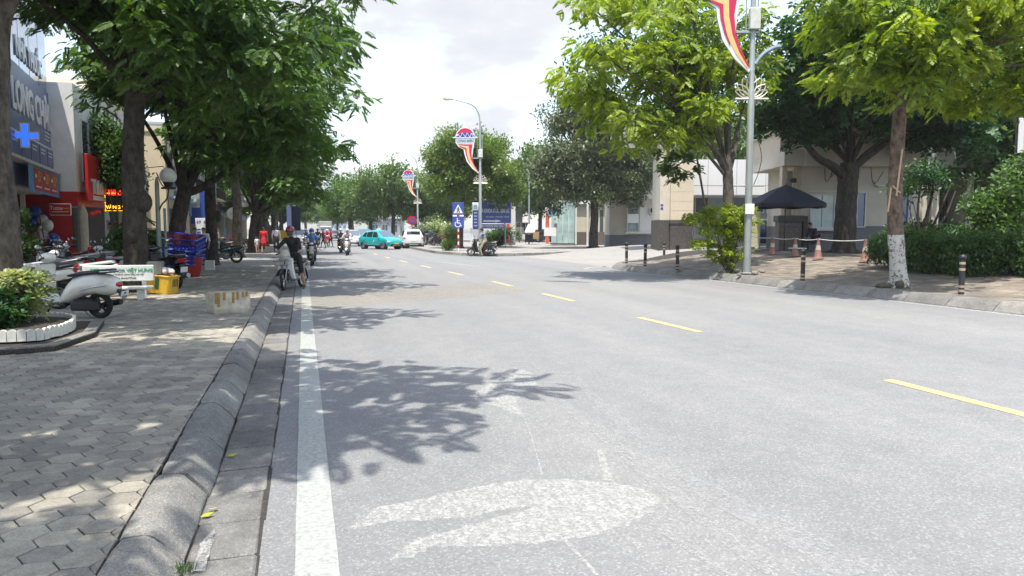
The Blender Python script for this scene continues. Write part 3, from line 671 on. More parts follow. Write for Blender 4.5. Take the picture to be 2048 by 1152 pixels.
# right side: two yellow green pinnate trees by the kerb
bD = crown_blobs([(-2.9, .2, 6.9, 3.3, 3.0, 2.6), (-.2, 1.4, 7.6, 2.2, 2.6, 2.6), (-1.4, .3, 5.2, 2.2, 1.8, 1.2)], 190, 5, (.4, .85), .35)
bD = np.array([b for b in bD if b[0] < -1.3 or b[1] > .3])
RT = 'yellow green trees on the right kerb'
make_tree('street_tree', 'yellow green forked tree with a leafy base beside the grey lamp post', RT, (14.05, 22.85, .18), [(0, 0, 0), (.0, 0, 1.4), (-.05, 0, 2.7), (-.1, 0, 3.5)], .19, .17, bD, T_PINS, 30, 'leaf_yellow', 'bark_white_low', 5,
          limbs=[([(-.1, 0, 3.4), (-.6, -.1, 4.1), (-1.5, -.3, 5.0), (-2.3, -.4, 6.4), (-3.0, -.5, 7.4)], .13, .04), ([(-.08, 0, 3.4), (-.02, .1, 4.6), (0, .2, 6), (.2, .2, 7.4)], .12, .04), ([(-1.2, -.2, 4.7), (-1.1, -.2, 5.6), (-1.3, -.1, 6.8)], .08, .03), ([(-.05, 0, 3.4), (.3, .1, 4.4), (.5, .2, 5.6)], .09, .03)], rl=.09, extra=[('shade_foliage', bD[::2]*np.array([.96, .96, 1, 1])+np.array([0, 0, .25, 0]), T_CLU*.8, 13, 'leaf_mid', 55)])  # darker second leaf layer puts crown shade into the leaf colour
bE = crown_blobs([(-.6, -.9, 6.8, 2.5, 2.4, 2.0), (2.2, .2, 6.6, 3.0, 2.8, 2.0), (-1.5, -1.2, 5.5, 1.4, 1.4, .9), (3.6, -1, 5.4, 1.4, 1.4, .8)], 165, 6, (.38, .75), .35, 4.6)
tE = make_tree('street_tree', 'yellow green tree with whitewashed trunk base on the right kerb', RT, (14.72, 15.85, .22), [(0, 0, 0), (-.17, 0, 1.2), (-.27, 0, 2.4), (-.17, .05, 3.9), (-.15, .05, 4.9)], .205, .15, bE, T_PINS, 30, 'leaf_yellow', 'bark_white', 6,
          limbs=[([(-.15, .05, 4.8), (.4, .05, 5.2), (1.1, .1, 5.9), (1.8, .3, 7)], .11, .04), ([(-.15, .05, 4.8), (-.5, -.1, 5.6), (-1.3, -.2, 6.6)], .1, .04)], rl=.09, extra=[('shade_foliage', bE[::2]*np.array([.96, .96, 1, 1])+np.array([0, 0, .3, 0]), T_CLU*.75, 13, 'leaf_mid', 56)])  # again darker leaves standing in for the shade within the crown
for c_, r_ in (((-.2, -.22, .06), (.12, .12, .12)), ((-.32, .1, .02), (.35, .13, .09))): m_ = MB(); m_.ell(c_, r_, 10, 6); m_.build('root', M['bark'], tE, 60)
m_ = MB(); m_.tube([(-.28, -.22, 3.45), (-.33, -.215, 3.0), (-.385, -.2, 2.3)], .022, 6); m_.tube([(-.50, -.19, 2.55), (-.36, -.22, 2.42), (-.28, -.215, 2.38)], .018, 6); m_.tube([(-.52, -.16, 2.5), (-.555, -.12, 1.9)], .02, 6)
m_.build('strap', mat('strap', (.6, .42, .25), .7), tE)
# broad dark big leaved tree in front of the guard house
pt = S(1688, 498, 34.8)
bF = crown_blobs([(-1.5, -.5, 7.6, 4.4, 3.8, 2.6), (2.6, .3, 7.2, 4.2, 3.8, 2.6), (-3.4, -.8, 6.0, 2.0, 2.0, 1.3), (4.6, -.6, 5.6, 2.2, 2.2, 1.6), (-3.4, -3.6, 7.8, 3.0, 2.6, 1.8), (-5.2, -4.8, 8.2, 2.8, 2.4, 1.6)], 280, 7, (.7, 1.15), .4, 4.5)
make_tree('almond_tree', 'broad dark tree with big round leaves and thick trunk by the guard hut', None, (pt.x, pt.y, .5), [(0, 0, 0), (.02, 0, 1.6), (.05, 0, 3), (.15, 0, 4.2)], .50, .42, bF, T_ROS, 20, 'leaf_deep', 'bark_dark', 7,
          limbs=[([(0, 0, 3.5), (-.9, -.1, 4.1), (-1.7, -.2, 4.3), (-2.6, -.2, 5.2), (-3.1, -.2, 5.9)], .26, .09), ([(.1, 0, 3.8), (.8, .1, 4.3), (2.2, .1, 5.2), (3.4, 0, 6.4)], .26, .09), ([(.15, 0, 4), (.2, 0, 5.6), (.1, .1, 7.5)], .3, .1)], rl=.16, sc=(.9, 1.35))
# hanging bright branch of big leaves left of the lamp post (belongs to a tree behind the kerb tree)
pt = S(1352, 500, 30.5)
bG = crown_blobs([(0, 0, 4.3, .95, .9, 1.25), (.5, 0, 5.3, 1.5, 1.2, .8)], 34, 8, (.28, .45), .4)
make_tree('almond_sapling', 'young almond tree with large glossy round leaves left of the kerb tree', None, (pt.x+2.2, pt.y+1.2, .45), [(0, 0, 0), (-.3, -.2, 2), (-1.0, -.6, 4.2)], .06, .04, bG+np.array([-2.2, -1.2, 0, 0]), T_ROS, 11, 'leaf_fresh', 'bark', 8, nauto=5, rl=.03, sc=(.7, 1.1), cat='tree')
# olive dark tree on the far pavement
pt = S(1187, 489, 60)
bH = crown_blobs([(.2, 0, 7.4, 4.6, 3.6, 4.2), (-2.6, -.5, 5.6, 2.6, 2.4, 2.6), (2.6, .3, 5.6, 2.5, 2.4, 2.2), (-2.0, 0, 10.6, 2.4, 2.2, 1.6), (1.2, 0, 10.8, 2.0, 2, 1.5)], 240, 9, (.55, 1.0), .35, 3.0)
make_tree('street_tree', 'olive brown leaved tree in front of the round glass building', None, (pt.x, pt.y, .12), [(0, 0, 0), (0, 0, 1.3), (.1, 0, 2.8), (-.1, 0, 5)], .36, .28, bH, T_CLU*1.6, 22, 'leaf_olive', 'bark_dark', 9, rl=.14, flat=.75)
# yellow green trees round the middle lamp post
bI = crown_blobs([(-1.0, 0, 5.8, 2.0, 2.6, 2.3), (1.8, 0, 6.2, 3.2, 2.8, 2.6), (0, 0, 7.6, 2.8, 2.4, 1.8), (3.4, 0, 5.0, 1.6, 1.6, 1.3)], 190, 10, (.5, .95), .35, 3.3)
pt = S(921, 490, 60)
tI = make_tree('street_tree', 'bright yellow green tree over the crossing sign and middle lamp post', None, (pt.x, pt.y, .12), [(0, 0, 0), (.05, 0, 1.5), (.1, 0, 3.2), (.3, 0, 4.5)], .2, .16, bI, T_CLU*1.5, 20, 'leaf_lime', 'bark_dark', 10, rl=.1, flat=.7)
# taller trees behind, far rows
bJ = crown_blobs([(0, 0, 9.5, 3.6, 3.4, 4.2), (-2, 0, 6.8, 3, 2.8, 2.6), (2.3, 0, 7, 2.8, 2.8, 2.8)], 120, 12, (.8, 1.4), .35, 3.5)
pt = S(958, 470, 92)
tJ = make_tree('street_tree', 'tall dark tree rising behind the middle lamp post', None, (pt.x, pt.y, .1), [(0, 0, 0), (0, 0, 2), (.1, 0, 4), (0, 0, 6.5)], .3, .22, bJ, T_FAR, 14, 'leaf_dark', 'bark_dark', 12, rl=.12, flat=.75)
bK = crown_blobs([(0, 0, 6.6, 4.2, 3.8, 2.9), (-1.8, 0, 5.2, 3, 2.8, 2), (2, 0, 5.4, 3, 2.8, 2.2)], 110, 13, (.8, 1.4), .35, 2.8)
pt = S(786, 470, 92)
tK = make_tree('street_tree', 'light green round tree over the teal taxi beside the far lamp post', None, (pt.x, pt.y, .1), [(0, 0, 0), (0, 0, 1.6), (.1, 0, 3), (0, 0, 4.6)], .26, .2, bK, T_FAR, 15, 'leaf_fresh', 'bark_dark', 13, rl=.12, flat=.75)
far = [(tJ, 700, 112, 'dark round tree behind the oncoming rider pair', (1.1, 1, .72), 1.), (tK, 742, 100, 'mid green tree left of the taxi roof, over the silver car', (.95, 1, .9), 2.),
       (tK, 832, 118, 'green tree right of the far lamp post above the white SUV', (1, 1, .95), 3.1), (tJ, 876, 96, 'dense tree behind the yellow shrubs left of the crossing sign', (.8, .9, .62), 4.),
       (tJ, 1035, 104, 'broad tree behind the blue hospital board', (1.2, 1, .86), 1.6), (tK, 1080, 92, 'pale green tree between the hospital board and olive tree', (1.1, 1, 1.25), .8),
       (tJ, 1110, 120, 'hazy tree rising left behind the olive tree', (1.2, 1, 1.02), 2.2), (tK, 1150, 100, 'green tree hidden behind the olive tree on its left', (1, 1, 1.25), 5.),
       (tJ, 1215, 85, 'tall tree above the round glass building roof', (1.1, 1, 1.08), 3.3), (tJ, 1290, 78, 'tree above the white canopy behind the column', (1., 1, 1.0), .2), (tK, 1440, 70, 'tree peeking over the long white gate panel', (1.3, 1, 1.25), 1.2),
       (tK, 675, 150, 'far light tree left of the road end', (1, 1, .95), 1.1), (tK, 660, 190, 'tiny far tree at the end of the road, right of lorry', (1.3, 1, .9), 2.4), (tJ, 640, 230, 'tiny far tree at the end of the road, behind lorry', (1.4, 1, .8), .4),
       (tK, 706, 170, 'far tree of the right row behind the silver car', (1.2, 1, 1.0), 2.9), (tJ, 612, 210, 'far tree closing the road end on the left', (1.6, 1, .8), 3.9), (tJ, 585, 170, 'far tree behind the parked cars of the left row', (1.3, 1, .8), 5.1),
       (tK, 905, 125, 'pale tree peeking left of the yellow green tree', (1., 1, .9), 1.9), (tJ, 1990, 47, 'tall green tree behind the long white wall, nearest the corrugated panel', (1.25, 1.1, 1.0), 2.), (tJ, 1880, 50, 'dark tree behind the long white wall, left of the corrugated panel', (1.2, 1.1, 1.0), 4.4),
       (tK, 1760, 54, 'tree behind the guard house roof', (1.4, 1.2, 1.4), .5), (tJ, 2110, 38, 'tree at the right picture edge behind the tall shrub', (1.1, 1.1, .95), 5.2)]
FT = 'background trees'
for src, px, D, lb, sc, r_ in far: p = S(px, 470, D); dup(src, (p.x, p.y, .3 if px > 1300 else .05), r_, lb, FT, sc)

# shrubs, hedge, planter plants
def bush(name, label, loc, ells, n, tmpl, npb, leaf, seed, r=(.12, .22), stems=5, cat='shrub', group=None, sc=(.75, 1.25), flat=.8):
    t = empty(name, loc, 0, label, cat, group); B = crown_blobs(ells, n, seed, r, .45); mb = MB(); rr = random.Random(seed)
    for q in range(stems):
        b = Vector(B[rr.randrange(len(B))][:3]); s = Vector((rr.uniform(-.08, .08), rr.uniform(-.08, .08), -.03)); limb(mb, [s, s.lerp(b, .5)+Vector((0, 0, .05)), b], .018*max(1, b.length), .005, 5)
    mb.build('stem', M['bark'], t); inst('foliage', leaves('foliage', B, tmpl, npb, M[leaf], seed, sc=sc, flat=flat), t); return t
bush('leafy_shoots', 'leafy bright green shoots sprouting round the kerb tree foot by the lamp post', (14.0, 22.65, .2), [(-.15, -.1, .7, .75, .6, .8), (-.3, -.1, 1.6, .95, .6, .75), (-1.1, -.1, 1.75, .65, .3, .2), (-1.0, -.1, .95, .7, .3, .16), (.2, -.1, 1.9, .6, .5, .5)], 95, T_BUSH*1.15, 15, 'leaf_yellow', 21, (.14, .26), 12, 'shoots')
bush('variegated_shrub', 'pale variegated shrub inside the white scalloped planter', (-3.98, 12.5, .22), [(.0, 0, .45, .36, .36, .36), (-.25, 0, .45, .34, .36, .34), (.05, -.1, .75, .26, .26, .18)], 52, T_BUSH*1.05, 16, 'leaf_pale', 22, (.1, .18), 8)
bush('planter_shrub', 'dark green low shrub at the foot of the left edge tree', (-4.25, 12.0, .16), [(0, 0, .35, .55, .4, .35)], 40, T_BUSH, 14, 'leaf_deep', 23, (.1, .18), 4)
pt = S(35, 440, 17.5); bush('potted_shrub', 'bright green bush behind the left edge tree by the balloons', (pt.x+.05, pt.y, .15), [(0, 0, 1.75, .42, .4, .32), (.1, 0, 1.1, .35, .35, .3), (-.2, 0, .6, .4, .4, .4)], 50, T_BUSH, 15, 'leaf_fresh', 24, (.12, .2), 6)
pt = S(222, 300, 34); bush('wall_creeper', 'leafy bush hanging on the facade beside the red shop sign', (pt.x+.1, pt.y, .2), [(0, 0, 4.9, 1.0, 1.0, 1.7), (.3, 0, 3.9, .9, .8, .8)], 90, T_CLU, 16, 'leaf_mid', 25, (.3, .5), 7, 'bush')
pt = S(385, 430, 24.5); bush('palm_plant', 'small palm like plant behind the globe lamp pole', (-4.9, 24.6, .15), [(0, 0, 1.3, .6, .5, .5), (0, 0, .7, .5, .4, .4)], 40, T_PIN*.9, 8, 'leaf_dark', 26, (.15, .25), 6, 'plant')
def hedge(name, label, P, w, h, n, leaf, seed, tmpl=T_HEDGE, npb=20, r=(.2, .3)):
    rs = np.random.RandomState(seed); B = []
    L_ = [0]
    for a, b in zip(P[:-1], P[1:]): L_.append(L_[-1]+(Vector(b)-Vector(a)).length)
    for i in range(n):
        d = rs.uniform(0, L_[-1]); k = max(q for q in range(len(P)) if L_[q] <= d); k = min(k, len(P)-2); f = (d-L_[k])/(L_[k+1]-L_[k]); p = Vector(P[k]).lerp(Vector(P[k+1]), f)
        B.append((p.x+rs.uniform(-w, w), p.y+rs.uniform(-w, w), p.z+rs.uniform(.1, h)*(1 if rs.uniform() < .75 else .95)+.1*sin(d*1.7), rs.uniform(*r)))
    t = empty(name, tuple(P[0]), 0, label, 'hedge'); me = leaves('foliage', np.array(B)-np.array([*P[0], 0]), tmpl, npb, M[leaf], seed, flat=.85); inst('foliage', me, t); return t
def rl(px, D, z=.6): p = S(px, 500, D); return Vector((p.x, p.y, z))
hedge('clipped_hedge', 'low clipped dark green hedge edging the right pavement', [rl(1785, 23.5), rl(1860, 21.6), rl(1960, 20.2), rl(2090, 19.0), rl(2200, 18.2)], .5, .82, 330, 'leaf_mid', 31)
hedge('back_hedge', 'dark loose shrubs under the guard house window behind the low hedge', [rl(1800, 30), rl(1850, 28.5), rl(1960, 26.5), rl(2120, 25)], .6, .95, 170, 'leaf_deep', 32, T_CLU, 16, (.3, .45))
pt = S(1985, 500, 24.5); bush('tall_shrub', 'tall layered green shrub at the right edge behind the hedge', (pt.x, pt.y, .6), [(1.1, 0, 2.0, 1.3, 1.4, 1.1), (1.7, 0, 3.1, 1.1, 1.2, .7), (.1, 0, 1.4, .8, 1.0, .5)], 105, T_CLU, 16, 'leaf_dark', 33, (.28, .45), 10)
pt = S(1845, 480, 27.5); t_ = bush('frangipani', 'bare branched small tree with dark leaves in front of the white wall', (pt.x, pt.y, .6), [(.5, 0, 3.0, 1.5, 1.2, .6), (-.4, 0, 2.7, .9, .9, .4)], 38, T_CLU*.8, 7, 'leaf_deep', 34, (.22, .36), 4, 'tree')
m_ = MB()
for pts in ([(0, 0, 0), (-.1, 0, .8), (-.3, 0, 1.6), (-.2, 0, 2.6)], [(0, 0, .2), (.3, 0, .9), (.7, 0, 1.7), (1.2, 0, 2.8)], [(.05, 0, .5), (.15, .1, 1.4), (.4, 0, 2.4), (.3, 0, 3.1)], [(.3, 0, .9), (.9, 0, 1.3), (1.4, 0, 2.5)]): limb(m_, pts, .075, .025, 7)
m_.build('trunk', M['bark_dark'], t_, 60)
for px, D, lb, leaf, s in ((865, 78, 'yellowish roadside shrub left of the crossing sign', 'leaf_pale', 1.), (848, 74, 'low round green shrub beside the white SUV', 'leaf_fresh', .8), (892, 70, 'rusty leaved shrub just left of the crossing sign', 'leaf_brown', .7), (1000, 66, 'mottled shrub under the hospital board', 'leaf_mid', .75), (985, 70, 'light green ground shrub under the hospital board', 'leaf_fresh', .55), (855, 84, 'taller yellow green shrub beside the far lamp post', 'leaf_far', 1.3)):
    p = S(px, 480, D); bush('roadside_shrub', lb, (p.x, p.y, .12), [(0, 0, .9*s, 1.5*s, 1.2*s, .8*s), (.6*s, 0, 1.5*s, 1.1*s, 1*s, .7*s)], 40, T_CLU*1.3, 14, leaf, int(px), (.35*s, .6*s), 4, group='roadside shrubs')
p = G(899, 502, .12); bush('climbing_plant', 'leafy climber round the crossing sign foot', (p.x, p.y, .12), [(0, 0, .5, .55, .5, .45), (.1, 0, 1.3, .4, .4, .5)], 40, T_CLU*.7, 14, 'leaf_fresh', 41, (.2, .3), 4, 'plant')
# ---------------------------------------------------------------- motorbikes
M['rubber'] = mat('rubber', (.012, .012, .013), .8); M['black_plastic'] = mat('black_plastic', (.014, .014, .016), .45); M['chrome'] = mat('chrome', (.55, .55, .56), .22, 1)
M['steel'] = mat('steel', (.30, .30, .31), .4, .8); M['seat_black'] = mat('seat_black', (.018, .018, .02), .42, var=.1); M['seat_glare'] = mat('seat_glare', (.45, .45, .46), .35, var=.1); M['lamp_glass'] = mat('lamp_glass', (.75, .76, .78), .08, spec=.9, coat=.5)  # the pale seat colour holds the white sheen of lit seats
M['red_lens'] = mat('red_lens', (.45, .015, .015), .15, coat=.6); M['amber_lens'] = mat('amber_lens', (.6, .2, .02), .15, coat=.6); M['plate'] = mat('plate', (.72, .72, .70), .4, var=.06); M['mirror'] = mat('mirror', (.6, .62, .65), .05, 1)
def paint(name, c, rough=.22): return mat(name, c, rough, 0, .06, 3, coat=.7)
P_ = {'white': paint('paint_white', (.72, .73, .72)), 'cream': paint('paint_cream', (.74, .72, .65)), 'black': paint('paint_black', (.012, .012, .014)), 'blue': paint('paint_blue', (.02, .10, .35)), 'teal': paint('paint_dark_teal', (.012, .05, .075)),
      'red': paint('paint_red', (.38, .015, .02)), 'grey': paint('paint_grey', (.16, .165, .175)), 'silver': paint('paint_silver', (.45, .46, .48))}
def arc(c, r, a0, a1, n): return [(c[0]+r*cos(radians(a0+(a1-a0)*i/n)), c[1]+r*sin(radians(a0+(a1-a0)*i/n))) for i in range(n+1)]
def part(key, fn, mats, smooth=40):
    if key not in CACHE: m = MB(); fn(m); CACHE[key] = m.mesh(key[1], mats, smooth)
    return CACHE[key]
def wheel(t, y, r, w, rim, spokes, name='wheel', rimmat='steel', turn=0.):
    def f_rim(m):
        m.lathe([(r*.60, -w*.42), (r*.73, -w*.5), (r*.76, -w*.35), (r*.70, 0), (r*.76, w*.35), (r*.73, w*.5), (r*.60, w*.42), (r*.64, 0), (r*.60, -w*.42)], 24, axis='x')
        m.lathe([(0, -w*.55), (r*.16, -w*.55), (r*.2, -w*.3), (r*.2, w*.3), (r*.16, w*.55), (0, w*.55)], 12, axis='x')
        if spokes == 'wire':
            for k in range(20):
                a = 2*pi*k/20; b = a+(.35 if k % 2 else -.35); sx = w*.4*(1 if k % 4 < 2 else -1); m.tube([(sx, r*.17*cos(a), r*.17*sin(a)), (sx*.2, r*.68*cos(b), r*.68*sin(b))], .004, 4)
        else:
            for k in range(spokes):
                a = 2*pi*k/spokes; m.tube([(0, r*.12*cos(a), r*.12*sin(a)), (0, r*.68*cos(a+.15), r*.68*sin(a+.15))], [r*.10, r*.07], 6)
    def f_tyre(m): m.lathe([(r*.70, -w*.55), (r*.80, -w*.8), (r*.93, -w*.72), (r*.99, -w*.35), (r, 0), (r*.99, w*.35), (r*.93, w*.72), (r*.80, w*.8), (r*.70, w*.55)], 28, axis='x')
    o = inst('wheel', part(('w', 'wheel', r, w, spokes, rimmat), f_rim, M[rimmat]), t, (0, y, r), (0, 0, turn)); inst('tyre', part(('t', 'tyre', r, w), f_tyre, M['rubber']), o)
def mirror_pair(t, y, z, dx=.32, hh=.2):
    for s in (-1, 1):
        o = MB().tube([(s*.20, y, z), (s*(dx-.03), y-.01, z+hh*.6), (s*dx, y-.02, z+hh*.8)], .007, 5).build('mirror', M['black_plastic'], t)
        MB().ell((s*(dx+.03), y-.02, z+hh), (.065, .02, .045), 10, 6).build('mirror_housing', M['black_plastic'], o, 'all'); MB().ell((s*(dx+.03), y-.034, z+hh), (.056, .010, .037), 10, 6).build('mirror_face', M['mirror'], o, 'all')
def plate(t, y, z, tilt=-.3, rz_=0.):
    o = MB().cbox((-.095, -.004, -.07), (.095, .004, .07), .003).build('number_plate', M['plate'], t); o.location = (0, y, z); o.rotation_euler = (tilt, 0, 0)
    return o
def scooter(name, label, loc, rz_, col, seat='seat_black', accent=None, group=None, lean=.0, turn=0., cat='motorbike', plate_txt=None):
    """step-through automatic scooter, forward = +y, wheels on z = 0"""
    c = P_[col]; a = P_[accent] if accent else c
    t = empty(name, loc, rz_, label, cat, group); t.rotation_euler = (0, lean, rz_)
    wheel(t, .64, .255, .055, M['steel'], 5, turn=turn); wheel(t, -.62, .255, .062, M['steel'], 5)
    k = ('sc',)
    inst('rear_body', part(k+('rear_body', col), lambda m: m.pillow([(-.98, .70), (-.90, .62), (-.62, .54), (-.36, .40), (-.20, .30), (.02, .28), (-.02, .38), (-.16, .62), (-.20, .72), (-.55, .76), (-.90, .80)], .155, .05), c), t)
    inst('floorboard', part(k+('floorboard', 'b'), lambda m: (m.cbox((-.15, -.10, .25), (.15, .34, .31), .02), m.cbox((-.09, -.5, .2), (.09, .1, .28), .02)), M['black_plastic']), t)
    inst('front_shield', part(k+('front_shield', col), lambda m: m.pillow([(.22, .27), (.34, .27), (.46, .46), (.50, .70), (.46, .90), (.40, .96), (.36, .94), (.38, .70), (.33, .44)], .205, .05), c), t)
    inst('nose_panel', part(k+('nose_panel', col+(accent or '')), lambda m: m.pillow([(.47, .48), (.56, .56), (.565, .68), (.50, .86), (.44, .92), (.47, .7)], .105, .04), a), t)
    inst('inner_panel', part(k+('inner_panel', 'b'), lambda m: m.pillow([(.22, .28), (.30, .40), (.35, .70), (.33, .90), (.29, .88), (.28, .6), (.18, .34)], .16, .03), M['black_plastic']), t)
    inst('seat', part(k+('seat', seat), lambda m: m.pillow([(-.92, .82), (-.60, .77), (-.18, .73), (-.02, .74), (-.04, .79), (-.28, .82), (-.45, .84), (-.52, .89), (-.80, .92), (-.94, .90)], .135, .035), M[seat]), t)
    inst('grab_rail', part(k+('grab_rail', 's'), lambda m: m.tube([(-.13, -.70, .84), (-.14, -.90, .88), (-.08, -1.02, .90), (.08, -1.02, .90), (.14, -.90, .88), (.13, -.70, .84)], .014, 6), M['steel']), t)
    inst('front_fender', part(k+('front_fender', col), lambda m: m.prism(arc((.64, .255), .30, 5, 150, 10)+arc((.64, .255), .272, 150, 5, 10), -.062, .062, 'yz'), c), t, (0, 0, 0))
    inst('fork', part(k+('fork', 's'), lambda m: [m.tube([(s*.075, .64, .255), (s*.075, .54, .56)], .018, 6) for s in (-1, 1)], M['steel']), t)
    hb = inst('handlebar', part(k+('handlebar', 'b'), lambda m: (m.tube([(-.34, .27, 1.02), (-.2, .34, 1.04), (0, .37, 1.03), (.2, .34, 1.04), (.34, .27, 1.02)], .016, 7), m.tube([(-.36, .26, 1.02), (-.24, .315, 1.03)], .021, 7), m.tube([(.36, .26, 1.02), (.24, .315, 1.03)], .021, 7), m.tube([(0, .40, .8), (0, .36, 1.03)], .03, 8)), M['black_plastic']), t)
    inst('handlebar_cover', part(k+('handlebar_cover', col), lambda m: m.ell((0, .40, 1.03), (.21, .09, .075), 14, 8), c, 'all'), t)
    for s in (-1, 1): inst('indicator', part(k+('indicator', s), lambda m: m.ell((s*.14, .535, .72), (.045, .03, .055), 8, 6), M['amber_lens'], 'all'), t)
    inst('headlight', part(k+('headlight', 'g'), lambda m: m.ell((0, .455, 1.02), (.105, .055, .055), 12, 8), M['lamp_glass'], 'all'), t)
    inst('tail_light', part(k+('tail_light', 'g'), lambda m: m.pillow([(-1.0, .76), (-.93, .66), (-.90, .70), (-.93, .80)], .11, .02), M['red_lens']), t)
    inst('rear_fender', part(k+('rear_fender', 'b'), lambda m: (m.prism([(-.88, .62), (-1.02, .40), (-1.04, .41), (-.93, .66)], -.06, .06, 'yz'), m.prism(arc((-.62, .255), .30, 60, 165, 8)+arc((-.62, .255), .275, 165, 60, 8), -.06, .06, 'yz')), M['black_plastic']), t)
    inst('exhaust', part(k+('exhaust', 's'), lambda m: (m.tube([(.16, -.28, .22), (.17, -.45, .24), (.18, -.9, .36)], [.03, .055, .06], 10), m.box((.06, -.6, .2), (.14, -.2, .3))), M['steel']), t)
    inst('engine_case', part(k+('engine_case', 'b'), lambda m: (m.cbox((-.16, -.66, .17), (-.07, -.16, .33), .03), m.tube([(-.12, -.62, .27), (-.12, -.66, .56)], .025, 6)), M['black_plastic']), t)
    inst('side_stand', part(k+('side_stand', 's'), lambda m: m.tube([(-.12, -.1, .25), (-.22, -.2, .0)], .012, 5), M['steel']), t)
    plate(t, -1.035, .52, .25); mirror_pair(t, .32, 1.03)
    return t
def underbone(name, label, loc, rz_, col, shield=None, seat='seat_black', group=None, basket=False, lean=0., turn=0., rim='chrome'):
    """small-bodied step-through motorbike on thin spoked wheels, forward = +y"""
    c = P_[col]; sh = P_[shield or col]; k = ('ub',)
    t = empty(name, loc, rz_, label, 'motorbike', group); t.rotation_euler = (0, lean, rz_)
    wheel(t, .62, .285, .04, None, 'wire' if rim == 'chrome' else 5, rimmat=rim, turn=turn); wheel(t, -.60, .285, .045, None, 'wire' if rim == 'chrome' else 5, rimmat=rim)
    inst('rear_body', part(k+('rear_body', col), lambda m: m.pillow([(-.95, .72), (-.80, .60), (-.45, .50), (-.2, .46), (.1, .50), (.30, .64), (.33, .72), (.26, .72), (.05, .60), (-.15, .62), (-.5, .68), (-.9, .76)], .095, .03), c), t)
    inst('engine', part(k+('engine', 's'), lambda m: (m.cbox((-.11, -.16, .24), (.11, .16, .44), .03), m.tube([(0, .14, .34), (0, .34, .40)], .07, 8)), M['steel']), t)
    inst('leg_shield', part(k+('leg_shield', shield or col), lambda m: [m.pillow([(.26, .30), (.36, .30), (.46, .56), (.44, .84), (.38, .88), (.37, .6)], .055, .015, c=s*.17) for s in (-1, 1)]+[m.pillow([(.36, .56), (.46, .58), (.45, .90), (.38, .92)], .16, .03)], sh), t)
    inst('seat', part(k+('seat', seat), lambda m: m.pillow([(-.86, .78), (-.5, .72), (-.08, .68), (.06, .69), (.03, .74), (-.2, .76), (-.5, .80), (-.82, .84)], .12, .03), M[seat]), t)
    inst('front_fender', part(k+('front_fender', col), lambda m: m.prism(arc((.62, .285), .325, 10, 165, 10)+arc((.62, .285), .305, 165, 10, 10), -.05, .05, 'yz'), c), t)
    inst('rear_fender', part(k+('rear_fender', 'b'), lambda m: m.prism(arc((-.60, .285), .33, 20, 190, 10)+arc((-.60, .285), .31, 190, 20, 10), -.05, .05, 'yz'), M['black_plastic']), t)
    inst('fork', part(k+('fork', 's'), lambda m: [m.tube([(s*.07, .62, .285), (s*.07, .46, .72)], .02, 6) for s in (-1, 1)], M['steel']), t)
    inst('swing_arm', part(k+('swing_arm', 's'), lambda m: [m.tube([(s*.08, -.60, .285), (s*.08, -.1, .34)], .022, 6) for s in (-1, 1)]+[m.tube([(s*.11, -.58, .3), (s*.11, -.50, .66)], .024, 6) for s in (-1, 1)], M['chrome']), t)
    inst('chain_case', part(k+('chain_case', 's'), lambda m: m.pillow([(-.66, .24), (-.05, .28), (-.05, .36), (-.66, .33)], .02, .01, c=-.10), M['chrome']), t)
    inst('exhaust', part(k+('exhaust', 's'), lambda m: m.tube([(.10, .2, .3), (.13, .0, .2), (.15, -.3, .22), (.16, -.85, .33)], [.02, .022, .04, .045], 9), M['chrome']), t)
    inst('handlebar', part(k+('handlebar', 'b'), lambda m: (m.tube([(-.33, .22, 1.0), (-.2, .30, 1.03), (0, .34, .98), (.2, .30, 1.03), (.33, .22, 1.0)], .014, 7), m.tube([(-.35, .21, 1.0), (-.23, .28, 1.02)], .02, 7), m.tube([(.35, .21, 1.0), (.23, .28, 1.02)], .02, 7), m.tube([(0, .44, .72), (0, .36, 1.0)], .035, 8)), M['black_plastic']), t)
    inst('headlight_nacelle', part(k+('headlight_nacelle', shield or col), lambda m: m.ell((0, .40, .99), (.13, .10, .09), 14, 8), sh, 'all'), t)
    inst('headlight', part(k+('headlight', 'g'), lambda m: m.ell((0, .475, .985), (.085, .04, .06), 12, 8), M['lamp_glass'], 'all'), t)
    inst('tail_light', part(k+('tail_light', 'g'), lambda m: m.ell((0, -.92, .72), (.08, .05, .05), 10, 6), M['red_lens'], 'all'), t)
    if basket:
        m = MB(); P0 = [(-.17, .50, .70), (.17, .50, .70), (.14, .78, .70), (-.14, .78, .70)]; P1 = [(-.20, .47, .93), (.20, .47, .93), (.18, .86, .93), (-.18, .86, .93)]
        for A in (P0, P1, [tuple((a+b)/2 for a, b in zip(x, y)) for x, y in zip(P0, P1)]): m.tube(A+[A[0]], .007, 4)
        for q in range(4):
            for s in range(5):
                f = s/5; a = [P0[q][i]*(1-f)+P0[(q+1) % 4][i]*f for i in range(3)]; b = [P1[q][i]*(1-f)+P1[(q+1) % 4][i]*f for i in range(3)]; m.tube([a, b], .005, 4)
        for s in range(6): f = s/5; m.tube([(-.17+.34*f, .50, .70), (-.14+.28*f, .78, .70)], .005, 4)
        m.build('basket', M['steel'], t, kind=None)
    plate(t, -.98, .55, .3); mirror_pair(t, .28, 1.02, .30)
    return t
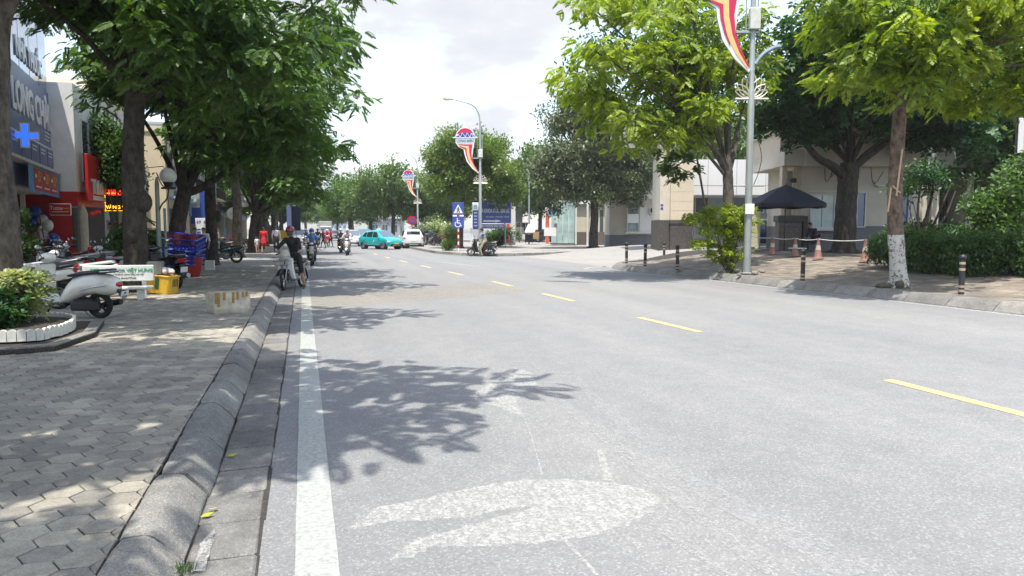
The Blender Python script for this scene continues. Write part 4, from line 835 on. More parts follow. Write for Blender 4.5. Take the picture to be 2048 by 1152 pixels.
def classic_scooter(name, label, loc, rz_, group=None):
    """rounded retro scooter, cream body with full rear cowls"""
    c = P_['cream']; t = empty(name, loc, rz_, label, 'scooter', group); t.rotation_euler = (0, -.03, rz_)
    wheel(t, .62, .23, .055, None, 5); wheel(t, -.58, .23, .062, None, 5, rimmat='black_plastic')
    def cowl(m):
        rings = []
        for y, w, zb, zt in ((-.98, .06, .52, .66), (-.92, .14, .44, .72), (-.78, .19, .40, .77), (-.58, .215, .42, .79), (-.36, .205, .40, .77), (-.16, .17, .32, .72), (-.02, .14, .26, .60), (.10, .13, .24, .40)):
            rings.append([(w*cos(a)*(1.0 if sin(a) < 0 else .92), y, (zb+zt)/2+(zt-zb)/2*(abs(sin(a))**.75)*(1 if sin(a) > 0 else -1)) for a in [2*pi*i/18 for i in range(18)]])
        m.loft(rings)
    m = MB(); cowl(m); b = m.build('rear_cowl', c, t, 'all'); MB().tube([(-.2, -.35, .50), (-.215, -.6, .56), (-.18, -.84, .60)], .008, 5).build('trim', M['chrome'], b)
    MB().cbox((-.17, -.02, .22), (.17, .40, .27), .02).build('floorboard', M['black_plastic'], t)
    m = MB(); m.pillow([(.26, .23), (.40, .24), (.50, .50), (.49, .78), (.44, .94), (.38, .94), (.42, .7), (.40, .45)], .225, .06); s = m.build('front_shield', c, t, 40); m = MB(); m.pillow([(.40, .40), (.43, .60), (.40, .90), (.33, .86), (.34, .5)], .15, .03); m.build('glovebox', c, s, 40)
    m = MB(); m.pillow([(-.90, .80), (-.55, .765), (-.08, .72), (-.06, .76), (-.30, .82), (-.48, .84), (-.85, .87)], .135, .04); m.build('seat', M['seat_black'], t, 40)
    m = MB(); m.prism(arc((.62, .23), .31, -5, 175, 12)+arc((.62, .23), .285, 175, -5, 12), -.085, .085, 'yz'); m.build('front_fender', c, t, 40)
    m = MB(); m.tube([(0, .62, .30), (0, .44, .9)], .04, 8); m.build('fork', c, t)
    m = MB(); m.tube([(-.34, .24, 1.02), (-.18, .33, 1.05), (.18, .33, 1.05), (.34, .24, 1.02)], .018, 7); m.build('handlebar', M['black_plastic'], t)
    m = MB(); m.ell((0, .37, 1.05), (.17, .11, .09), 14, 8); m.build('handlebar_cover', c, t, 'all'); m = MB(); m.ell((0, .45, 1.05), (.075, .04, .075), 12, 8); m.build('headlight', M['lamp_glass'], t, 'all')
    m = MB(); m.ell((0, -.965, .60), (.085, .05, .05), 10, 6); m.build('tail_light', M['red_lens'], t, 'all')
    m = MB(); m.pillow([(-.93, .52), (-1.02, .34), (-1.05, .35), (-.97, .54)], .05, .01); m.build('plate_bracket', M['black_plastic'], t)
    pl_ = plate(t, -1.055, .42, .28); text('29', .05, mat('ink', (.03, .03, .03)), (0, -.0055, .03), pl_, .01, sx=1.1); text('215.47', .05, CACHE['ink'], (0, -.0055, -.03), pl_, .01)
    m = MB(); m.tube([(-.10, -1.0, .84), (-.14, -.9, .83), (-.14, -.72, .82)], .012, 6); m.tube([(.10, -1.0, .84), (.14, -.9, .83), (.14, -.72, .82)], .012, 6); m.tube([(-.10, -1.0, .84), (.10, -1.0, .84)], .012, 6); m.build('grab_rail', M['chrome'], t)
    m = MB(); m.tube([(.15, -.2, .17), (.17, -.5, .2), (.17, -.86, .28)], [.03, .05, .055], 10); m.build('exhaust', M['black_plastic'], t)
    m = MB(); m.cbox((-.15, -.66, .14), (-.06, -.1, .30), .03); m.cbox((-.08, -.5, .2), (.1, -.1, .36), .03); m.build('engine_case', M['black_plastic'], t)
    m = MB(); m.tube([(-.2, -.22, 0), (-.1, -.1, .2), (.1, -.1, .2), (.2, -.22, 0)], .012, 5); m.build('stand', M['steel'], t); mirror_pair(t, .31, 1.05, .3)
    return t
classic_scooter('parked_scooter', 'cream rounded retro scooter parked beside the scalloped planter', (-3.95, 14.62, .15), radians(66))
PR = 'motorbikes parked in the row before the shops'
rowA = [(-6.3, 16.5, 82, 's', 'white', 'seat_glare', 'red', 'white and red scooter at the near end of the row by the planter shrub'),
        (-6.0, 17.5, 74, 'u', 'black', 'seat_glare', 'black', 'black motorbike with glare whitened seat just behind the cream scooter'),
        (-5.7, 18.4, 80, 's', 'white', 'seat_black', None, 'white scooter with its nose above the cream scooter seat'),
        (-6.3, 19.3, 70, 'u', 'red', 'seat_glare', 'white', 'red motorbike with white leg shield left behind the bench'),
        (-5.9, 20.1, 78, 's', 'silver', 'seat_black', 'black', 'silver scooter behind the left end of the bench'),
        (-6.3, 21.0, 84, 'u', 'black', 'seat_glare', 'white', 'black motorbike with white leg shield above the bench back'),
        (-6.0, 21.9, 72, 's', 'black', 'seat_glare', 'red', 'black scooter with red nose and glare whitened seat behind the bench'),
        (-6.4, 22.8, 86, 'u', 'white', 'seat_glare', 'white', 'all white motorbike under the red shop pillar'),
        (-6.1, 23.8, 78, 's', 'white', 'seat_glare', None, 'white scooter with glare whitened seat near the burl tree, shop side'),
        (-6.6, 25.0, 80, 'u', 'grey', 'seat_black', 'white', 'grey motorbike with white shield left of the burl tree'),
        (-5.0, 19.0, 84, 'u', 'white', 'seat_glare', 'white', 'white motorbike with glare whitened seat tight behind the bench back, left end'),
        (-4.9, 22.3, 76, 's', 'white', 'seat_glare', 'black', 'white scooter with black nose beside the burl trunk, bench side'),
        (-5.3, 23.3, 80, 'u', 'black', 'seat_glare', 'red', 'black motorbike with red shield behind the burl trunk'),
        (-5.2, 16.3, 88, 's', 'cream', 'seat_black', 'white', 'cream scooter with white nose beyond the cream retro scooter'),
        (-6.9, 26.2, 60, 's', 'black', 'seat_black', None, 'black scooter before the dark doorway under the gold price sign')]
for x, y, a, k, c, st, ac, lb in rowA:
    if k == 's': scooter('parked_motorbike', lb, (x, y, .15), radians(a), c, st, ac, PR, -.06)
    else: underbone('parked_motorbike', lb, (x, y, .15), radians(a), c, ac, st, PR, False, -.06, rim='steel')
scooter('parked_scooter', 'black scooter with bright blue side panel by the yellow crate', (-3.55, 21.35, .15), radians(38), 'black', 'seat_black', 'blue', None, -.05)
m = MB(); m.pillow([(-.80, .60), (-.45, .50), (-.30, .58), (-.62, .66)], .166, .02); m.build('side_panel', P_['blue'], bpy.data.objects[-1] if False else [o for o in bpy.data.objects if o.get('label', '').startswith('black scooter with bright blue')][0], 40)
underbone('parked_motorbike', 'dark teal motorbike parked between two trunks behind the white block', (-3.55, 36.3, .15), radians(82), 'teal', 'teal', 'seat_black', None, False, -.06)
rowB = [(-4.4, 40.5, 75, 's', 'black', 'black scooter under the leaning trunk near the round signs'), (-5.2, 38.6, 80, 'u', 'grey', 'grey motorbike deep in shade behind the dark teal one'), (-4.9, 44.5, 70, 's', 'white', 'white scooter before the far shop doors left of the woman in red'), (-4.6, 47, 84, 'u', 'black', 'black motorbike just left of the small child'),
        (-4.8, 54, 80, 's', 'grey', 'grey scooter behind the man in white shirt'), (-4.6, 57, 76, 'u', 'red', 'red motorbike beyond the man in white shirt'), (-5.4, 32.5, 82, 's', 'white', 'white scooter behind the blue crates, under the phone number panels')]
for x, y, a, k, c, lb in rowB:
    if k == 's': scooter('parked_motorbike', lb, (x, y, .15), radians(a), c, 'seat_black', None, 'motorbikes parked farther along the pavement', -.05)
    else: underbone('parked_motorbike', lb, (x, y, .15), radians(a), c, None, 'seat_black', 'motorbikes parked farther along the pavement', False, -.05, rim='steel')
for px, D, c, lb in ((1467-600+8, 68, 'black', 'dark scooter parked by the shrubs right of the white SUV'), (858, 70, 'grey', 'grey scooter parked close to the white SUV, by the shrubs')):
    p = S(px, 487, D); scooter('parked_motorbike', lb, (p.x, p.y, .15), radians(20), c, 'seat_black', None, 'scooters parked by the far shrubs')

# ---------------------------------------------------------------- people: one remeshed skin with coloured regions
M['skin'] = mat('skin', (.42, .26, .18), .55, var=.08); M['hair'] = mat('hair', (.012, .010, .009), .45); M['eye'] = mat('eye', (.02, .015, .012), .2); M['lip'] = mat('lip', (.35, .14, .11), .5)
def cloth(name, c): return mat('cloth_'+name, c, .85, 0, .2, 9, .25, 60)
C_ = {'black': cloth('black', (.015, .015, .018)), 'navy': cloth('navy', (.02, .025, .05)), 'blue': cloth('blue', (.10, .24, .55)), 'red': cloth('red', (.55, .02, .03)), 'white': cloth('white', (.68, .69, .70)), 'pink': cloth('pink', (.55, .40, .40)), 'khaki': cloth('khaki', (.30, .25, .17)), 'grey': cloth('grey', (.22, .22, .23)), 'darkgrey': cloth('darkgrey', (.06, .06, .065)), 'teal': cloth('teal', (.05, .3, .32)), 'brown': cloth('brown', (.25, .14, .09)), 'shoe': cloth('shoe', (.10, .085, .07)), 'denim': cloth('denim', (.06, .09, .16))}
def plaid():
    m, t, o = newmat('cloth_plaid'); nd = t.nodes.new; lk = t.links.new; b = nd('ShaderNodeBsdfPrincipled'); b.inputs['Roughness'].default_value = .85; lk(b.outputs[0], o.inputs[0])
    tc = nd('ShaderNodeTexCoord'); c = nd('ShaderNodeTexChecker'); c.inputs['Scale'].default_value = 14; c.inputs['Color1'].default_value = (.32, .36, .45, 1); c.inputs['Color2'].default_value = (.035, .045, .09, 1); lk(tc.outputs['Object'], c.inputs['Vector']); lk(c.outputs[0], b.inputs['Base Color']); return m
C_['plaid'] = plaid()
def pose(kind, s=1., **k):
    V3 = lambda *a: Vector(a)*s
    if kind == 'stand':
        J = dict(pel=V3(0, 0, .92), waist=V3(0, 0, 1.08), chest=V3(0, .0, 1.30), neck=V3(0, .01, 1.46), head=V3(0, .03, 1.60))
        for q, sg in (('L', -1), ('R', 1)):
            st = k.get('step', .0)*sg
            J.update({'sh'+q: V3(sg*.18, 0, 1.40), 'el'+q: V3(sg*.24, -.03, 1.13), 'wr'+q: V3(sg*.24, .06, .90), 'ha'+q: V3(sg*.235, .09, .82), 'hip'+q: V3(sg*.09, 0, .90), 'kn'+q: V3(sg*.10, .03+st*.6, .49), 'an'+q: V3(sg*.10, st, .08), 'to'+q: V3(sg*.11, st+.15, .03)})
        if k.get('hold'):
            for q, sg in (('L', -1), ('R', 1)): J['el'+q] = V3(sg*.22, .02, 1.14); J['wr'+q] = V3(sg*.10, .24, 1.14); J['ha'+q] = V3(sg*.05, .32, 1.15)
    elif kind == 'ride':        # on a scooter, hands on the grips; origin = bike origin
        z = k.get('seat', .80); y = k.get('y', -.22); l = k.get('lean', .10)
        J = dict(pel=V3(0, y, z+.10), waist=V3(0, y+l*.3, z+.27), chest=V3(0, y+l, z+.47), neck=V3(0, y+l+.05, z+.62), head=V3(0, y+l+.10, z+.77))
        for q, sg in (('L', -1), ('R', 1)):
            J.update({'sh'+q: V3(sg*.18, y+l+.01, z+.56), 'el'+q: V3(sg*.31, y+l+.17, z+.34), 'wr'+q: V3(sg*.32, .16, 1.05), 'ha'+q: V3(sg*.31, .25, 1.045), 'hip'+q: V3(sg*.10, y+.03, z+.08), 'kn'+q: V3(sg*.19, y+.42, z-.06), 'an'+q: V3(sg*.16, y+.36, .36), 'to'+q: V3(sg*.17, y+.50, .31)})
        if k.get('foot'):       # one foot (or both) on the road
            for q in k['foot']: sg = -1 if q == 'L' else 1; J['hip'+q] = V3(sg*.12, y+.03, z+.06); J['kn'+q] = V3(sg*.27, y+.22, .47); J['an'+q] = V3(sg*.31, y+.10, .09); J['to'+q] = V3(sg*.33, y+.25, .035)
    elif kind == 'sit':
        z = .46; J = dict(pel=V3(0, 0, z+.10), waist=V3(0, .02, z+.26), chest=V3(0, .08, z+.46), neck=V3(0, .15, z+.61), head=V3(0, .23, z+.73))
        for q, sg in (('L', -1), ('R', 1)):
            J.update({'sh'+q: V3(sg*.18, .09, z+.56), 'el'+q: V3(sg*.24, .12, z+.30), 'wr'+q: V3(sg*.13, .32, z+.20), 'ha'+q: V3(sg*.08, .38, z+.20), 'hip'+q: V3(sg*.10, .03, z+.08), 'kn'+q: V3(sg*.13, .44, z+.06), 'an'+q: V3(sg*.14, .46, .09), 'to'+q: V3(sg*.15, .60, .035)})
    return J
def person(label, loc, rz_, J, s=1., top='white', bottom='navy', sleeve='long', legs='long', hair='short', helmet=None, mask=None, cap=None, skirt=False, group=None, cat='person', look=0.):
    t = empty('person', loc, rz_, label, cat, group); mats = [M['skin'], C_[top], C_[bottom], C_['shoe']]
    bones = []; A = lambda a, b, ra, rb, m: bones.append((Vector(J[a]), Vector(J[b]), ra*s, rb*s, m))
    A('pel', 'waist', .140, .125, 2); A('waist', 'chest', .125, .150, 1); A('chest', 'neck', .135, .060, 1); A('neck', 'head', .054, .055, 0)
    for q in 'LR':
        A('chest', 'sh'+q, .12, .068, 1); A('sh'+q, 'el'+q, .062, .048, 1); A('el'+q, 'wr'+q, .044, .030, 1 if sleeve == 'long' else 0); A('wr'+q, 'ha'+q, .032, .036, 0)
        A('pel', 'hip'+q, .13, .095, 2); A('hip'+q, 'kn'+q, .092, .062, 2); A('kn'+q, 'an'+q, .058, .038, 2 if legs == 'long' else 0); A('an'+q, 'to'+q, .042, .036, 3)
    m = MB()
    for a, b, ra, rb, mi in bones:
        d = b-a; n = 6; pts = [a.lerp(b, i/n) for i in range(n+1)]; m.ell(a, ra, 10, 6); m.ell(b, rb, 10, 6)
        if d.length > .01: m.tube(pts, [ra+(rb-ra)*i/n for i in range(n+1)], 10)
    h = Vector(J['head']); fw = Vector((sin(look), cos(look), 0)); m.ell(h, (.076*s, .096*s, .118*s), 14, 10)
    if skirt:
        p = Vector(J['pel']); m.lathe([(.0, .10*s), (.15*s, .08*s), (.19*s, -.25*s), (.20*s, -.28*s), (0, -.27*s)], 16, c=(p.x, p.y, p.z))
    me = m.mesh('person_body', mats[0]); o = bpy.data.objects.new('tmp', me); COL.objects.link(o)
    md = o.modifiers.new('r', 'REMESH'); md.mode = 'VOXEL'; md.voxel_size = .021*s; sm = o.modifiers.new('s', 'SMOOTH'); sm.iterations = 4; sm.factor = .5; dc = o.modifiers.new('d', 'DECIMATE'); dc.ratio = .4
    dg = bpy.context.evaluated_depsgraph_get(); dg.update(); b = bpy.data.meshes.new_from_object(o.evaluated_get(dg)); bpy.data.objects.remove(o); bpy.data.meshes.remove(me)
    b.name = 'body'; b.materials.clear()
    for x in mats: b.materials.append(x)
    cen = np.zeros(len(b.polygons)*3); b.polygons.foreach_get('center', cen); cen = cen.reshape(-1, 3); best = np.full(len(cen), 9e9); mi = np.zeros(len(cen), int)
    for a, e, ra, rb, k in bones+[(h, h+Vector((0, 0, .01)), .1*s, .1*s, 0)]:
        a_, e_ = np.array(a), np.array(e); d = e_-a_; tt = np.clip((cen-a_) @ d/max(1e-9, d @ d), 0, 1); dd = np.linalg.norm(cen-(a_+tt[:, None]*d), axis=1)-(ra+(rb-ra)*tt); u = dd < best; best[u] = dd[u]; mi[u] = k
    if skirt: mi[(cen[:, 2] < J['waist'][2]) & (cen[:, 2] > J['pel'][2]-.27*s) & (np.hypot(cen[:, 0], cen[:, 1]) < .215*s)] = 1
    if legs == 'short':
        pass
    b.polygons.foreach_set('material_index', mi.astype(np.int32)); b.polygons.foreach_set('use_smooth', [True]*len(mi))
    bm = bmesh.new(); bm.from_mesh(b)                         # fingers, nose and ears grow out of the same mesh
    f = MB(); f.mi = 0
    for q, sg in (('L', -1), ('R', 1)):
        w, a = Vector(J['wr'+q]), Vector(J['ha'+q]); d = (a-w).normalized(); sd = d.cross(Vector((0, 0, 1))); sd = (sd if sd.length > .2 else Vector((1, 0, 0))).normalized(); dn = sd.cross(d).normalized(); dn = -dn if dn.z > 0 else dn
        for i, ln in enumerate((.052, .062, .058, .045)):
            b0 = a-d*.01*s+sd*((i-1.5)*.019*s); b1 = b0+d*(.5*ln*s+.02*s)+dn*.008*s; f.tube([b0, b1, b1+d*.3*ln*s+dn*.5*ln*s], [.0095*s, .0085*s, .006*s], 5)
        b0 = w.lerp(a, .5)-sd*(sg*.022*s); f.tube([b0, b0-sd*(sg*.03*s)+d*.03*s, b0-sd*(sg*.028*s)+d*.06*s+dn*.012*s], [.012*s, .010*s, .007*s], 5)
    f.tube([h+fw*.088*s+Vector((0, 0, .02*s)), h+fw*.110*s+Vector((0, 0, -.012*s)), h+fw*.090*s+Vector((0, 0, -.022*s))], [.008*s, .015*s, .010*s], 6)
    for sg in (-1, 1): f.ell(h+Vector((sg*.078*s, -.005*s, -.005*s)), (.012*s, .022*s, .032*s), 8, 6)
    t2 = f.mesh('f', mats[0], 'all'); bm.from_mesh(t2); bm.to_mesh(b); bm.free()
    inst('body', b, t)
    e = MB(); sd = Vector((fw.y, -fw.x, 0))
    for sg in (-1, 1): e.ell(h+fw*.086*s+sd*(sg*.030*s)+Vector((0, 0, .012*s)), (.013*s, .010*s, .008*s), 8, 6)
    e.build('eyes', M['eye'], t, 'all'); e = MB(); e.ell(h+fw*.090*s+Vector((0, 0, -.052*s)), (.024*s, .010*s, .008*s), 8, 6); e.build('mouth', M['lip'], t, 'all')
    if hair and not helmet:
        e = MB(); R_ = .122*s; e.lathe([(0, .128*s), (.05*s, .118*s), (.078*s, .085*s), (.090*s, .03*s), (.088*s, -.02*s), (.08*s, -.03*s)], 16); e.v = [(x*.95, y*1.14, z) for x, y, z in e.v]
        e.v = [(x, y-(.012*s if z > 0 else .028*s), z+(.03*s if y > .05*s and z < .05*s else 0)) for x, y, z in e.v]
        if hair == 'long': e.tube([(0, -.06*s, .03*s), (0, -.095*s, -.08*s), (0, -.10*s, -.26*s)], [.075*s, .075*s, .045*s], 10)
        if hair == 'bun': e.ell((0, -.115*s, .02*s), .045*s, 10, 7)
        e.M = None; o = e.build('hair', M['hair'], t, 'all'); o.location = h
    if helmet:
        hm = P_[helmet] if isinstance(helmet, str) else helmet
        e = MB(); e.lathe([(0, .150*s), (.06*s, .140*s), (.10*s, .105*s), (.122*s, .05*s), (.126*s, .0), (.118*s, -.02*s), (.108*s, -.018*s)], 18); e.v = [(x*.96, y*1.12, z) for x, y, z in e.v]; o = e.build('helmet', hm, t, 'all'); o.location = h+Vector((0, -.008*s, .012*s))
        e = MB(); e.prism([(-.10*s, .09*s), (-.06*s, .175*s), (0, .19*s), (.06*s, .175*s), (.10*s, .09*s)], -.0, .012*s, 'xy'); v = e.build('visor', M['black_plastic'], o)
        e = MB(); e.tube([(-.1*s, .0, -.01*s), (-.065*s, .05*s, -.12*s), (.065*s, .05*s, -.12*s), (.1*s, .0, -.01*s)], .006*s, 5); e.build('chin_strap', M['black_plastic'], o)
    if cap:
        e = MB(); e.lathe([(0, .14*s), (.06*s, .13*s), (.092*s, .09*s), (.10*s, .035*s), (.094*s, .03*s)], 16); e.v = [(x*.97, y*1.12, z) for x, y, z in e.v]; e.prism([(-.085*s, .07*s), (-.05*s, .19*s), (.05*s, .19*s), (.085*s, .07*s)], .035*s, .045*s, 'xy'); o = e.build('cap', C_[cap], t, 40); o.location = h
    if mask:
        e = MB(); e.lathe([(.080*s, .0), (.088*s, -.03*s), (.082*s, -.07*s), (.06*s, -.098*s)], 12, a0=radians(15), a1=radians(165)); e.v = [(x*.95, y*1.24, z) for x, y, z in e.v]; o = e.build('face_mask', C_[mask], t, 'all'); o.location = h
    return t
RD = 'people riding motorbikes on the road'
p = Vector((-.30, 22.0, 0))
# rider stopped at the left kerb, leaning out
underbone('stopped_motorbike', 'white and black motorbike with front basket stopped at the left kerb', (-.30, 22.1, .0), radians(156), 'black', 'white', 'seat_black', RD, True, .05, .25)
person('person in black shirt and red helmet straddling the motorbike at the kerb', (-.30, 22.1, 0), radians(156), pose('ride', 1.03, foot='LR', y=-.15, lean=.2), 1.03, 'black', 'black', 'short', 'short', None, paint('paint_maroon', (.22, .02, .03)), 'denim')
bb = MB(); bb.tube([(0, 0, .0), (.01, .0, .12), (0, .0, .26)], [.13, .15, .09], 10); bb.build('bag', mat('cloth_bag', (.55, .53, .47), .9, bump=.4), None, 60, loc=(-.52, 21.74, .86), label='pale cloth bag hanging over the handlebar of the stopped motorbike', cat='bag')
def rider(px, py, k, c, ac, lb_b, lb_p, rzd, top, bot, hel, mask=None, sleeve='long', s=1.0, bike='s', seat='seat_black'):
    q = G(px, py, 0)
    if bike == 's': scooter('ridden_motorbike', lb_b, (q.x, q.y+.6, 0), radians(rzd), c, seat, ac, RD)
    else: underbone('ridden_motorbike', lb_b, (q.x, q.y+.6, 0), radians(rzd), c, ac, seat, RD)
    return person(lb_p, (q.x, q.y+.6, 0), radians(rzd), pose('ride', s, seat=.80 if bike == 's' else .74), s, top, bot, sleeve, 'long', 'short', hel, mask)
rider(625, 532, 0, 'black', 'silver', 'black scooter with silver nose coming along the white edge line', 'person in blue shirt, white mask and blue helmet riding toward us', 176, 'blue', 'navy', 'blue', 'white', 'short')
rider(696, 511, 0, 'grey', 'silver', 'grey scooter with round headlight coming down the road centre', 'person in pinkish top riding the grey scooter down the road centre', 172, 'pink', 'darkgrey', 'white', None)
rider(683, 506, 0, 'black', None, 'black scooter half hidden beside the oncoming grey scooter', 'person in dark jacket and white helmet on the half hidden scooter', 172, 'darkgrey', 'black', 'white', 'white')
rider(636, 495, 0, 'black', 'white', 'far dark scooter coming behind the blue shirted rider', 'person in black on the far scooter behind the blue shirted rider', 180, 'black', 'black', 'black')
rider(655, 492, 0, 'red', None, 'small red motorbike far down the left lane', 'person in red top on the small far motorbike', 180, 'red', 'black', 'white', bike='u')
rider(612, 497, 0, 'grey', None, 'grey scooter far behind the red helmeted rider', 'person in dark blue riding far behind the red helmeted rider', 180, 'denim', 'black', 'grey')
q = G(957, 513, 0); scooter('ridden_motorbike', 'black scooter waiting before the kerbed island by the crossing sign', (10.55, 45.2, 0), radians(60), 'black', 'seat_black', None, RD)
person('person in plaid shirt and dark cap on the black scooter by the island', (10.55, 45.2, 0), radians(60), pose('ride', 1.02, foot='L', y=-.25), 1.02, 'plaid', 'khaki', 'long', 'long', 'short', None, None, 'black')
# walkers and bystanders
q = G(528, 507, .15); person('woman in short red dress walking away under the trees', (q.x, q.y, .15), radians(-8), pose('stand', .97, step=.09), .97, 'red', 'red', 'short', 'short', 'bun', skirt=True)
q = G(515, 507, .15); person('small child in white shirt beside the woman in red', (q.x, q.y, .15), radians(20), pose('stand', .62, step=.05), .62, 'white', 'pink', 'short', 'short', 'short')
q = G(553, 506, .15); person('man in white shirt and dark trousers walking away on the pavement', (q.x, q.y, .15), radians(-5), pose('stand', 1.0, step=.12), 1.0, 'white', 'navy', 'long', 'long', 'short')
q = G(647, 497, 0); person('person in black crossing the road on foot far away', (q.x, q.y, 0), radians(90), pose('stand', .98, step=.2), .98, 'black', 'black', 'long', 'long', 'short')
q = G(662, 494, 0); person('person in red jacket walking far down the road', (q.x, q.y, 0), radians(100), pose('stand', .98, step=.16), .98, 'red', 'black', 'long', 'long', 'short')
q = S(78, 500, 29.5); person('woman in pale pink top holding something before the balloons', (q.x, q.y, .15), radians(-60), pose('stand', 1.03, hold=1), 1.03, 'pink', 'black', 'long', 'long', 'long', None, 'white')
q = S(1626, 500, 33.5); person('guard in dark navy clothes sitting on a chair under the umbrella', (q.x, q.y, .60), radians(100), pose('sit', 1.05), 1.05, 'navy', 'black', 'long', 'long', 'short')
for px, lb in ((390, 'dark haired person standing behind the tilted blue crate'), (408, 'person in white top behind the blue crate, right of another')):
    q = S(px, 480, 31.5); person(lb, (q.x, q.y, .15), radians(160), pose('stand', .93), .93, 'white' if px > 400 else 'grey', 'navy', 'short', 'long', 'short')
for px, lb, tp in ((846, 'person in navy shirt among shrubs right of the white SUV', 'navy'), (862, 'person in dark blue standing by the parked scooters near the shrubs', 'denim'), (893, 'person in turquoise top beside the crossing sign climber', 'teal')):
    q = S(px, 480, 72); person(lb, (q.x, q.y, .15), radians(160), pose('stand', .98), .98, tp, 'black', 'long', 'long', 'short')
q = S(448, 500, 37.5); person('woman in olive clothes bending by the leaning trunk and teal motorbike', (q.x-.3, q.y, .15), radians(-70), pose('stand', .95, hold=1), .95, 'khaki', 'grey', 'long', 'long', 'short')
